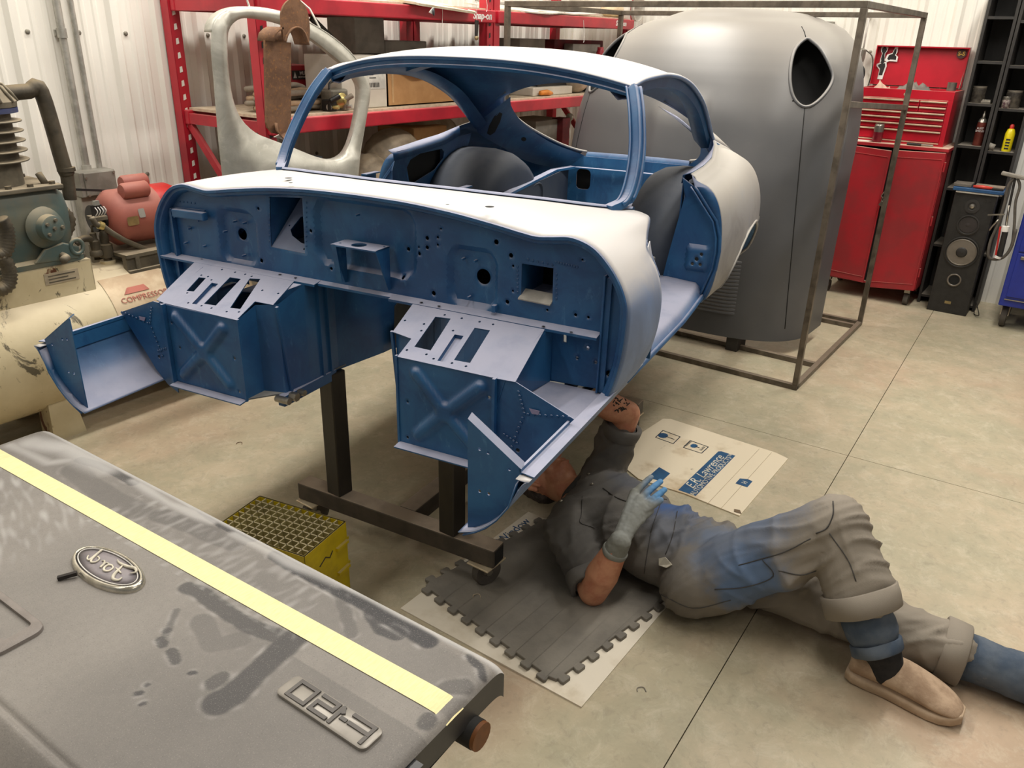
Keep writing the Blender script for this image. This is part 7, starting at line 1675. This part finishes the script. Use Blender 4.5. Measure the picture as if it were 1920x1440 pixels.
# F-150 plate: corners by pixel
bp = [tgi(*q) for q in ((527, 1298), (552, 1275), (711, 1378), (686, 1408))]
bc0 = V(sum(p[0] for p in bp)/4, sum(p[1] for p in bp)/4, 0); b_l = ((bp[2][0]-bp[1][0])+(bp[3][0]-bp[0][0]))/2; b_ang = math.atan2(bp[2][1]-bp[1][1], bp[2][0]-bp[1][0])
f1 = (td*math.cos(b_ang)+tn*math.sin(b_ang)); f2 = V(-f1.y, f1.x, 0)
if f2.dot(tn) < 0: f2 = -f2
BL, BH = .212, .050; pc_ = tg(bc0.x, bc0.y, .0)
rp = rrect(0, 0, BL, BH, .012, 4)
pb_ = MB().rings([[pc_+f1*a+f2*b+V(0, 0, -.002) for a, b in rp], [pc_+f1*a+f2*b+V(0, 0, .006) for a, b in rp], [pc_+f1*a*.97+f2*b*.9+V(0, 0, .008) for a, b in rp]]).build('model_plate', pm('plate_grey', (158, 152, 144), (142, 136, 128), rough=.4, metal=.3), tail, True, auto=40)
M_PLT = pm('plate_lettering', (84, 78, 73), (74, 69, 65), rough=.5)
def glyph(segs, ox):
    for gi, (x0, y0, x1, y1) in enumerate(segs):
        a = pc_-f1*(ox+x0-BL/2)-f2*(y0-.017)+V(0, 0, .0092+.0002*gi); b = pc_-f1*(ox+x1-BL/2)-f2*(y1-.017)+V(0, 0, .0092+.0002*gi); d_ = (b-a).normalized(); MB().bar(a-d_*.0036, b+d_*.0036, .0072, .0022).build('model_lettering', M_PLT, pb_)
w_, h_ = .034, .034
glyph([(.0, .0, .0, h_), (.0, h_, .046, h_), (.0, h_*.5, .042, h_*.5)], .014)                    # F
glyph([(.0, h_*.5, .008, h_*.5)], .066)                                                         # -
glyph([(.006, .0, .006, h_), (.006, h_, .0, h_*.8)], .080)                                       # 1
glyph([(.036, h_, .0, h_), (.0, h_, .0, h_*.55), (.0, h_*.55, .036, h_*.55), (.036, h_*.55, .036, .0), (.036, .0, .0, .0)], .097)   # 5
glyph([(.0, .0, .04, .0), (.04, .0, .04, h_), (.04, h_, .0, h_), (.0, h_, .0, .0)], .148)        # 0
# handle bezel
hb = tgi(18, 1187); ha = tgi(85, 1185); hc = (hb[0]-.055, hb[1]+.005); HW, HHt = (ha[0]-hc[0])*2, .105
def hpt(x, y, z): return tg(hc[0]+x, hc[1]+y, z)
ro, ri = rrect(0, 0, HW, HHt, .025, 5), rrect(-.002, -.012, HW*.74, HHt*.52, .012, 5)
bz = MB().rings([[hpt(a, b, -.002) for a, b in ro], [hpt(a*.99, b*.99, .007) for a, b in ro], [hpt(a*.95, b*.95, .009) for a, b in ro], [hpt(a, b, .007) for a, b in ri], [hpt(a*.96, b*.96, -.022) for a, b in ri]], False, True).build('handle_bezel', pm('handle_plastic', (134, 126, 120), (120, 112, 106), rough=.6, bump=.2, bscale=300), tail, True, auto=50)
MB().rings([[hpt(a*.8-.02, b*.62+.022, .004) for a, b in rrect(0, 0, HW*.8, HHt*.5, .012, 4)], [hpt(a*.8-.02, b*.62+.022, .014) for a, b in rrect(0, 0, HW*.8, HHt*.5, .012, 4)]]).build('handle_paddle', bz.data.materials[0], tail, True, auto=40)
# padded work stand beneath
ws = thing('work_stand', 'padded work stand with rubber roller ends under the tailgate', 'work stand', V(tg(TL/2, .3).x, tg(TL/2, .3).y, 0))
M_PAD = pm('black_pad', (40, 38, 36), rough=.8)
for b_ in (.10, .42):
    r0, r1 = tg(.15, b_, -.13), tg(TL-.005, b_, -.088 if b_ < .2 else -.13)
    r0.z = r1.z = TGZ-.06-.028
    MB().cyl(r0, r1+td*.02, .028, n=18).build('padded_arm', M_PAD, ws, True, auto=40)
    MB().cyl(r1+td*.02, r1+td*.028, .027, n=18).build('end_cap', pm('rusty_orange', (150, 92, 40), (110, 66, 32), rough=.6), ws, True, auto=40)
    for a in (.35, TL-.35): MB().bar(tg(a, b_, 0)+V(0, 0, r0.z-TGZ-.02), V(tg(a, b_+.0).x, tg(a, b_).y, .0), .035).build('leg', M_STAND, ws)
for a in (.35, TL-.35): MB().bar(V(tg(a, .10).x, tg(a, .10).y, .12), V(tg(a, .42).x, tg(a, .42).y, .12), .03).build('stretcher', M_STAND, ws)

# small litter on the floor
for i, (px, py) in enumerate(((896, 1119), (450, 832), (1205, 1295))):
    p = fl(px, py, .018 if i == 0 else .0015)
    tag(MB().tube(cat_rom([p+V(-.012, .01, 0), p+V(.0, .016, .001), p+V(.012, .004, .001), p+V(.002, -.01, 0)], 4), .0012, 5).build('wire_curl', (M_TRIM, M_RUST, M_GREYBOX)[i], None, loc=p), ['pale curl of wire lying on the foam mat', 'small bent wire on the floor beyond the tailgate', 'paper-clip shaped wire on the floor below the mat corner'][i], 'wire')
# ================================================================== the man lying under the sill
def skin_mat():
    k = NT('skin'); f = k.ramp(k.noise(30, 4, .6), .35, .7); c = k.mix(f, lin((196, 140, 108)), lin((178, 116, 88)))
    r_ = k.ramp(k.noise(9, 3), .5, .7); c = k.mix(k.math('MULTIPLY', r_, .4), c, lin((190, 108, 88)))
    k.b.inputs['Subsurface Weight'].default_value = .08; k.b.inputs['Subsurface Radius'].default_value = (.02, .008, .004)
    k.bump(k.noise(260, 3), .15, .001); return k.fin(c, .5, 0, .4)
M_SKINH = skin_mat()
M_HAIR = pm('grey_brown_hair', (74, 62, 54), (52, 44, 40), rough=.8, scale=60, bump=.6, bscale=200)
M_STUB = pm('stubble', (170, 128, 108), (140, 112, 98), rough=.7, scale=150)
def cloth_mat():
    k = NT('coverall_cloth'); P = k.pos(); f = k.ramp(k.noise(5, 5, .6), .35, .68); c = k.mix(f, lin((104, 100, 95)), lin((88, 85, 82)))
    sx = k.n('ShaderNodeSeparateXYZ', ins={0: P}); g = k.ramp(sx.outputs[1], .95, .35); c = k.mix(k.math('MULTIPLY', g, .75), c, lin((150, 140, 126)))   # dustier towards the legs
    w = k.noise(7, 5, .65, None, .7)
    def stain(px, py, z, r_):
        p = fl(px, py, z); d = k.n('ShaderNodeVectorMath', operation='DISTANCE'); k.put(d.inputs[0], P); d.inputs[1].default_value = p
        return k.ramp(k.math('MULTIPLY_ADD', w, -.16, d.outputs['Value']), r_-.04, r_-.13)
    for (px, py, z, r_, am, col) in ((1255, 935, .27, .06, .8, (44, 86, 146)), (1300, 940, .27, .08, .4, (70, 98, 140)), (1395, 1010, .30, .16, .5, (84, 110, 144)), (1410, 1085, .22, .11, .6, (78, 110, 150)), (1480, 960, .40, .09, .35, (92, 110, 138)), (1250, 985, .25, .08, .35, (84, 100, 126)), (1190, 890, .25, .10, .3, (70, 84, 108))):
        c = k.mix(k.math('MULTIPLY', stain(px, py, z, r_), am), c, lin(col))
    k.bump(k.noise(420, 2, .5), .25, .0012); return k.fin(c, .85, 0, .25)
M_COV = cloth_mat()
M_SEAM = pm('seam_thread', (74, 71, 68), rough=.9)
M_COVD = pm('coverall_collar', (62, 60, 58), (52, 50, 49), rough=.85)
k = NT('denim'); f = k.ramp(k.noise(8, 5, .6), .35, .68); c = k.mix(f, lin((66, 78, 94)), lin((94, 102, 112))); g = k.ramp(k.noise(14, 5, .7, None, .6), .60, .74); c = k.mix(k.math('MULTIPLY', g, .6), c, lin((164, 160, 150))); k.bump(k.noise(500, 2), .3, .001); M_DENIM = k.fin(c, .85, 0, .25)
M_SOCK = pm('black_sock', (30, 29, 30), (42, 40, 40), rough=.95, scale=40)
M_SHOE = pm('tan_suede', (186, 160, 134), (150, 124, 100), rough=.85, scale=12, bump=.3, bscale=160)
M_SOLE = pm('pale_sole', (196, 172, 146), (170, 146, 120), rough=.8)
M_GLOVE = NT('grey_glove'); k = M_GLOVE; c = k.mix(k.ramp(k.noise(9, 4), .35, .7), lin((142, 144, 140)), lin((120, 120, 112)))
tipd = k.n('ShaderNodeVectorMath', operation='DISTANCE'); k.put(tipd.inputs[0], k.pos()); tipd.inputs[1].default_value = fl(1242, 920, .36)
c = k.mix(k.math('MULTIPLY', k.ramp(tipd.outputs['Value'], .075, .03), .85), c, lin((90, 152, 206))); M_GLOVE = k.fin(c, .8, 0, .3)

class Blob:
    """overlapping tapered capsules and ellipsoids fused into one continuous surface"""
    def __init__(s): s.mb = MB()
    def cap(s, p0, r0, p1, r1, n=16):
        p0, p1 = V(p0), V(p1); s.mb.ball(p0, r0, n, 10); s.mb.ball(p1, r1, n, 10); s.mb.cyl(p0, p1, r0, r1, n); return s
    def chain(s, L):
        for (a, ra), (b, rb) in zip(L, L[1:]): s.cap(a, ra, b, rb)
        return s
    def ell(s, c, r, q=None): s.mb.ball(c, r, 20, 14, q); return s
    def done(s, name, mat, parent, voxel, smooth=6, wr=None):
        o = s.mb.build('tmp_blob', mat); m = o.modifiers.new('r', 'REMESH'); m.mode = 'VOXEL'; m.voxel_size = voxel; m.adaptivity = 0
        if smooth:
            m2 = o.modifiers.new('s', 'SMOOTH'); m2.factor = .5; m2.iterations = smooth
        bpy.context.view_layer.update()
        me = bpy.data.meshes.new_from_object(o.evaluated_get(bpy.context.evaluated_depsgraph_get())); bpy.data.objects.remove(o, do_unlink=True)
        b = MB(); vs = [v.co.copy() for v in me.vertices]; nr = [v.normal.copy() for v in me.vertices]
        if wr: vs = [p+n_*wr(p, n_) for p, n_ in zip(vs, nr)]
        b.v = vs; b.f = [tuple(p.vertices) for p in me.polygons]; b.mi = [0]*len(b.f); bpy.data.meshes.remove(me)
        s.res = b; return b.build(name, mat, parent, True)

man = thing('person', 'man in grey coveralls lying on his back under the car, gloved hand raised', 'person', (2.08, .8, 0))
# joints (world metres) found from the picture with the floor and mat carrying the body
neck = V(2.19, 1.235, .135); hc = V(2.215, 1.375, .135); crown = V(.12, 1, .02).normalized(); face = V(.12, -.02, 1).normalized(); face = (face-crown*face.dot(crown)).normalized(); lat = crown.cross(face)   # lat points to -x or +x
if lat.x > 0: lat = -lat
nsh, fsh = V(1.985, 1.135, .125), V(2.36, 1.215, .15)
nel = fl(1112, 1108, .052); nwr = fl(1163, 1015, .255)
fel = fl(1176, 775, .40); fwr = fl(1085, 740, .50)
pel = V(2.075, .70, .125); nhip, fhip = V(1.995, .665, .125), V(2.16, .685, .125)
nkn = fl(1568, 985, .41); nan = fl(1652, 1238, .105)
fkn = fl(1545, 1128, .10); fan = fl(1878, 1255, .075)

# ---- body (skin): head, neck, trunk core, both arms, far hand, in one surface
B = Blob()
B.ell(hc+crown*.035-face*.005, (.076, .1, .092), Matrix((lat, crown, face)).transposed().to_quaternion())
B.ell(hc-crown*.045+face*.028, (.058, .062, .064), Matrix((lat, crown, face)).transposed().to_quaternion())
B.ell(hc-crown*.085+face*.045, (.036, .028, .032))
B.cap(hc-crown*.005+face*.088, .012, hc-crown*.028+face*.108, .0135, 10); B.cap(hc-crown*.004+face*.085+lat*.02, .012, hc-crown*.004+face*.085-lat*.02, .012, 10)
B.cap(hc-crown*.060+face*.090+lat*.018, .008, hc-crown*.060+face*.090-lat*.018, .008, 8)
for s_ in (1, -1):
    B.cap(hc+crown*.022+face*.080+lat*.034*s_, .010, hc+crown*.024+face*.078+lat*.015*s_, .010, 8); B.ell(hc-crown*.025+face*.062+lat*.038*s_, .022)
    eo = hc-crown*.006-face*.008+lat*.082*s_
    B.cap(eo+crown*.024+face*.004, .0085, eo-crown*.018+face*.010, .007, 8); B.cap(eo+crown*.022-face*.018+lat*.006*s_, .007, eo-crown*.012-face*.010+lat*.004*s_, .006, 8); B.cap(eo+crown*.024+face*.004, .008, eo+crown*.022-face*.018+lat*.006*s_, .007, 8)
B.cap(hc-crown*.05-face*.01, .058, neck-crown*.02, .06); B.chain([(neck, .06), (V(2.15, 1.1, .125), .09), (V(2.1, .9, .12), .10), (pel, .10)])
B.chain([(neck, .05), (nsh, .05), (nel, .047), (nel.lerp(nwr, .35), .052), (nwr, .032)])
B.chain([(neck, .05), (fsh, .05), (fel, .048), (fel.lerp(fwr, .35), .052), (fwr, .032)])
fh = (fwr-fel).normalized(); B.cap(fwr, .03, fwr+fh*.06, .036)
for i in range(4):
    o_ = fwr+fh*.085+V(0, 0, .0)+fh.cross(V(0, 0, 1)).normalized()*(.03-.02*i); B.chain([(o_, .0095), (o_+fh*.035+V(0, 0, .012), .009), (o_+fh*.055+V(0, 0, .035), .0085)])
B.chain([(fwr+fh*.02+fh.cross(V(0, 0, 1)).normalized()*.025, .012), (fwr+fh*.05+fh.cross(V(0, 0, 1)).normalized()*.055, .011), (fwr+fh*.075+fh.cross(V(0, 0, 1)).normalized()*.06+V(0, 0, .02), .010)])
body = B.done('body', M_SKINH, man, .0048, 2)
# hair, brows, tattoo
H = Blob(); qh = Matrix((lat, crown, face)).transposed().to_quaternion()
H.ell(hc+crown*.044-face*.022, (.0765, .097, .083), qh)
H.ell(hc+crown*.0-face*.058, (.064, .05, .042), qh)
H.done('hair', M_HAIR, man, .006, 2, lambda p, n_: .004*noise.noise(p*90))
for s_ in (1, -1):
    MB().ball(hc+crown*.014+face*.083+lat*.028*s_, (.011, .008, .006), 10, 6).build('eye', M_WHITE, man, True)
    MB().tube([hc+crown*.032+face*.083+lat*.012*s_, hc+crown*.036+face*.084+lat*.03*s_, hc+crown*.03+face*.076+lat*.046*s_], .004, 6).build('eyebrow', M_HAIR, man, True)
axf = (fwr-fel).normalized(); random.seed(5); tv = V(0, -.3, 1)
bvb = BVHTree.FromPolygons([tuple(p) for p in B.res.v], B.res.f)
for i in range(26):
    px, py = 1168+random.uniform(-16, 8), 757+random.uniform(-12, 12); r0 = ray(px, py).normalized(); h0 = bvb.ray_cast(OC, r0); r1 = ray(px+random.uniform(-7, 7), py+random.uniform(-6, 6)).normalized(); h1 = bvb.ray_cast(OC, r1)
    if h0[0] and h1[0] and (h0[0]-h1[0]).length < .03: MB().tube([h0[0]+h0[1]*.0004, (h0[0]+h1[0])/2+h0[1]*.001, h1[0]+h1[1]*.0004], .0022, 5).build('tattoo_stroke', M_DK, body)

# ---- coverall
def ridge(x): return max(0.0, 1-abs(x)*2.6)**1.6
def folds(p, n_):
    w = noise.noise(p*4.0)*.09
    a = noise.noise(V(p.x*6, p.y*7, p.z*6))
    d1 = (p.y*.75+p.x*.45+p.z*.55)+w; e1 = (p.y*.55-p.x*.7-p.z*.2)
    d2 = (p.y*.85-p.x*.25-p.z*.65)+w*.8; e2 = (p.y*.4+p.x*.5+p.z*.7)
    r1 = ridge(noise.noise(V(d1*17, e1*4.5, 2.1))); r2 = ridge(noise.noise(V(d2*15, e2*4.0, 9.7))); r3 = ridge(noise.noise(V(d1*36, e2*11, 5.3)))
    h = .008*a+.0145*r1*max(0, .55+noise.noise(p*5+V(3, 1, 7)))+.0135*r2*max(0, .5+noise.noise(p*5))+.0035*r3
    return h*ss(.005, .05, p.z)-.008
K = Blob()
qy = Matrix.Rotation(R(6), 3, 'Z').to_quaternion()
K.ell(V(2.165, 1.10, .13), (.205, .155, .115), qy); K.ell(V(2.135, .98, .135), (.185, .16, .125), qy); K.ell(V(2.10, .84, .135), (.165, .15, .13), qy); K.ell(V(2.085, .71, .13), (.165, .13, .125), qy)
K.chain([(V(2.17, 1.17, .13), .085), (nsh, .085), (nsh.lerp(nel, .5), .078), (nsh.lerp(nel, .70), .072)])
K.chain([(V(2.20, 1.19, .14), .085), (fsh, .085), (fsh.lerp(fel, .40), .078), (fsh.lerp(fel, .60), .070)])
K.chain([(nhip, .115), (nhip.lerp(nkn, .5)+V(0, 0, -.012), .108), (nkn, .094)]); lk = nkn.lerp(nan, .50)
K.chain([(nkn, .094), (lk, .096)]); K.ell(nhip+V(-.01, .02, -.0), (.12, .11, .12))
lf = fkn.lerp(fan, .72)
K.chain([(fhip, .11), (fhip.lerp(fkn, .5), .105), (fkn, .095), (lf, .083)])
cov = K.done('coverall', M_COV, man, .0075, 6, folds)
bvk = BVHTree.FromPolygons([tuple(p) for p in K.res.v], K.res.f)
def on_cov(px, py, off_=.001):
    h_ = bvk.ray_cast(OC, ray(px, py).normalized()); return h_[0]+h_[1]*off_ if h_[0] else None
def seam(pts, r_=.0022, m=M_SEAM, nm='seam'):
    r_ *= .65
    P = [on_cov(*q) for q in smooth_px(pts, 5, False)]; P = [p for p in P if p]
    Q = [P[0]] if P else []
    for p in P[1:]:
        if (p-Q[-1]).length < .06: Q.append(p)
    if len(Q) > 2: MB().tube(Q, r_, 5).build(nm, m, cov, True)
seam([(1130, 915), (1160, 935), (1200, 945), (1235, 935), (1270, 945), (1290, 965), (1310, 962), (1340, 968), (1375, 985)], .0032)      # front opening
seam([(1240, 940), (1225, 985), (1215, 1030), (1208, 1075)]); seam([(1272, 948), (1262, 1000), (1248, 1040)])                     # waist seams
seam([(1092, 930), (1090, 965), (1088, 980), (1115, 990)]); seam([(1385, 1060), (1420, 1050), (1470, 1035), (1520, 1010)], .0026); seam([(1340, 1105), (1400, 1100), (1450, 1080), (1430, 1050)])
seam([(1530, 1000), (1550, 990), (1562, 965), (1562, 940)], .0028); seam([(1555, 1000), (1590, 1050), (1605, 1090)], .0022); seam([(1240, 1115), (1300, 1140), (1370, 1125)], .0022); seam([(1460, 1070), (1500, 1078), (1530, 1070)], .0026)
# pocket opening with a bit of lining
pk = [on_cov(*q, .004) for q in ((1237, 1048), (1250, 1046), (1262, 1060), (1252, 1066), (1238, 1060))]
if all(pk): MB().add(pk, [(0, 1, 2, 3, 4)]).build('pocket_lining', M_CREAM, cov, solid=.003)
# cuffs: turned-up bands
def band(c, d, r0, w, t_, m, nm, par, wob=.0, flat=1.0):
    d = V(d).normalized(); q = d.to_track_quat('Z', 'Y'); n = 32; rs = []
    for (rr, h) in ((r0-.012, -w/2+.004), (r0, -w/2), (r0+t_, -w/2+.003), (r0+t_*1.15, 0), (r0+t_, w/2-.003), (r0, w/2), (r0-.012, w/2-.004)):
        ring = []
        for k_ in range(n):
            a = 2*math.pi*k_/n; e_ = 1+wob*math.sin(3*a+h*40)+wob*.6*math.sin(5*a+1); pp_ = V(c)+q @ V(rr*e_*math.cos(a), rr*e_*math.sin(a), h)
            if pp_.z < .003: pp_.z = .003
            ring.append(pp_)
        rs.append(ring)
    return MB().rings(rs, False, False).build(nm, m, par, True)
dl = nan-nkn; band(nkn.lerp(nan, .56), dl, .099, .065, .006, M_COV, 'cuff', cov, .03); df = fan-fkn; band(fkn.lerp(fan, .74), df, .084, .065, .005, M_COV, 'cuff', cov, .03)
band(nsh.lerp(nel, .84), nel-nsh, .068, .05, .005, M_COV, 'sleeve_cuff', cov, .05); band(fsh.lerp(fel, .72), fel-fsh, .067, .05, .006, M_COV, 'sleeve_cuff', cov, .05)
# collar wings and snaps
def patch(pts, m, nm, off_=.006, z_=None):
    P = [on_cov(*q, off_) for q in pts]
    if all(P): return MB().add(P, [tuple(range(len(P)))]).build(nm, m, cov, solid=.004)
band(neck-crown*.012+face*.004, crown+face*.25, .070, .045, .006, M_COVD, 'collar', cov, .06)
for q in ((1053, 940), (1110, 909), (1104, 890)):
    p = on_cov(*q, .002)
    if p: MB().ball(p, .006, 8, 6).build('snap_button', M_STEEL, cov, True)

# ---- jeans below the cuffs
J = Blob(); J.chain([(nkn.lerp(nan, .45), .076), (nkn.lerp(nan, .70), .072), (nkn.lerp(nan, .76), .072)])
jn = J.done('jeans_leg', M_DENIM, man, .008, 3, lambda p, n_: .004*noise.noise(p*22)+.002*noise.noise(p*60)); band(nkn.lerp(nan, .90), dl, .0665, .035, .003, M_DENIM, 'hem', jn, .05)
J = Blob(); J.chain([(fkn.lerp(fan, .6), .07), (fkn.lerp(fan, 1.0), .066), (fkn.lerp(fan, 1.12), .066)])
jf = J.done('jeans_leg', M_DENIM, man, .008, 3, lambda p, n_: max(0.003-p.z, .005*noise.noise(p*20)+.002*noise.noise(p*60))); band(fkn.lerp(fan, 1.17), df, .064, .03, .004, M_DENIM, 'hem', jf, .05)
# ---- sock and slip-on shoe
heel, toe = fl(1588, 1262), fl(1792, 1352); sd_ = (toe-heel); sd_.z = 0; SLn = sd_.length+.012; sd_ = sd_.normalized(); sw = V(-sd_.y, sd_.x, 0)
Sk = Blob(); anc = heel+sd_*.085+V(0, 0, .105); Sk.chain([(nkn.lerp(nan, .92), .046), (anc, .045), (heel+sd_*.09+V(0, 0, .07), .046)]); Sk.done('sock', M_SOCK, man, .006, 3, lambda p, n_: .002*noise.noise(p*50))
def shoe(heel, sd_, sw, mir_=1):
    secs = [(0, .028, .0, .096), (.02, .040, .0, .116), (.06, .045, .0, .108), (.10, .047, .0, .110), (.14, .052, .0, .108), (.18, .057, .0, .094), (.22, .058, .0, .080), (.25, .053, .0, .069), (.278, .040, .0, .057), (.297, .018, .0, .042)]
    k_ = SLn/.297; rs = []
    for (a, w, _, h_) in secs:
        ring = []
        for j in range(20):
            t_ = 2*math.pi*j/20; cy, cz = math.cos(t_), math.sin(t_)
            yy = (w+.006)*(abs(cy)**.6)*(1 if cy > 0 else -1); zz = .026+(h_-.026)*(.5+.5*cz)
            nar = 1-.42*max(0, ((zz-.026)/(h_-.026)-.35)/.65)**1.6
            bend = .012*math.sin(math.pi*min(1, a/.297))*mir_
            ring.append(heel+sd_*(a*k_)+sw*(yy*nar+bend)+V(0, 0, zz))
        rs.append(ring)
    up = MB().rings(rs).build('shoe_upper', M_SHOE, man, True, sub=1)
    so = []
    for (z, sc_) in ((.0, .90), (.005, .98), (.022, 1.01), (.029, .98), (.031, .88)):
        ring = []
        for (a, w, _, h_), side in [(s_, 1) for s_ in secs]+[(s_, -1) for s_ in reversed(secs)]:
            ring.append(heel+sd_*((a-.148)*k_*(1.0+.035*(sc_-.95)*8*.5)+.148*k_)+sw*(side*(w+.004)*sc_+.012*math.sin(math.pi*min(1, a/.297))*mir_)+V(0, 0, z+.012*max(0, (a-.22)/.08)**2+.006*max(0, (.04-a)/.04)))
        so.append(ring)
    MB().rings(so).build('shoe_sole', M_SOLE, up, True)
    for a in (.118, .128):
        MB().tube([heel+sd_*(a*k_+.02*abs(s_))+sw*(s_*.042)+V(0, 0, .088-.045*abs(s_)**1.5+.004) for s_ in (-1, -.7, -.35, 0, .35, .7, 1)], .002, 5).build('gore_stitch', M_SOLE, up, True)
    coll = []
    for j in range(24):
        t_ = 2*math.pi*j/24; coll.append(heel+sd_*(.062*k_+.058*math.cos(t_))+sw*(.034*math.sin(t_)+.006*mir_)+V(0, 0, .094-.012*math.cos(t_)))
    MB().tube(coll, .006, 8, closed=True).build('shoe_collar', M_SHOE, up, True)
    MB().tube([heel+sd_*(a*k_)+sw*(s_)+V(0, 0, z) for a, s_, z in ((.17, -.036, .055), (.22, -.040, .048), (.262, -.026, .043), (.275, .0, .042), (.262, .036, .043), (.22, .052, .048), (.17, .052, .055))], .0022, 5).build('toe_stitch', M_SOLE, up, True)
shoe(heel, sd_, sw, 1)
fh2 = fkn.lerp(fan, 1.2); h2 = V(fh2.x+.02, fh2.y+.02, 0); d2 = V(.75, -.35, 0).normalized(); shoe(h2, d2, V(-d2.y, d2.x, 0), 1)
Sk = Blob(); Sk.chain([(fan, .045), (V(h2.x, h2.y, .075)+d2*.06, .044)]); Sk.done('sock', M_SOCK, man, .008, 2)

# ---- gloved near hand: palm, four unequal fingers, thumb
G = Blob(); hw = nwr; kn = fl(1196, 950, .335); hd = (kn-hw).normalized()
side = (fl(1240, 905, .38)-fl(1205, 945, .33)).cross(V(.4, -.2, 1)).normalized()
G.cap(nel.lerp(nwr, .80), .038, hw, .034); 
knk = [fl(1190, 924, .345), fl(1200, 936, .34), fl(1205, 950, .328), fl(1201, 964, .312)]
for q_ in knk: G.cap(hw+(q_-hw)*.12, .026, q_, .0165, 12)
mids = [fl(1207, 907, .364), fl(1221, 917, .364), fl(1229, 932, .352), fl(1223, 949, .335)]
tips = [fl(1220, 895, .378), fl(1238, 903, .378), fl(1246, 918, .368), fl(1239, 938, .352)]
for a, b, c in zip(knk, mids, tips): G.chain([(a, .0122), (b, .0108), (c, .0094)])
G.chain([(hw.lerp(knk[3], .25)+V(0, 0, -.005), .02), (fl(1190, 985, .29), .015), (fl(1207, 968, .305), .013), (fl(1220, 958, .318), .0115)])
gl = G.done('glove', M_GLOVE, man, .0034, 2, lambda p, n_: .0012*noise.noise(p*120)+.001*noise.noise(p*40))
band(nel.lerp(nwr, .80), nwr-nel, .037, .02, .003, M_GLOVE, 'glove_cuff', gl, .03)
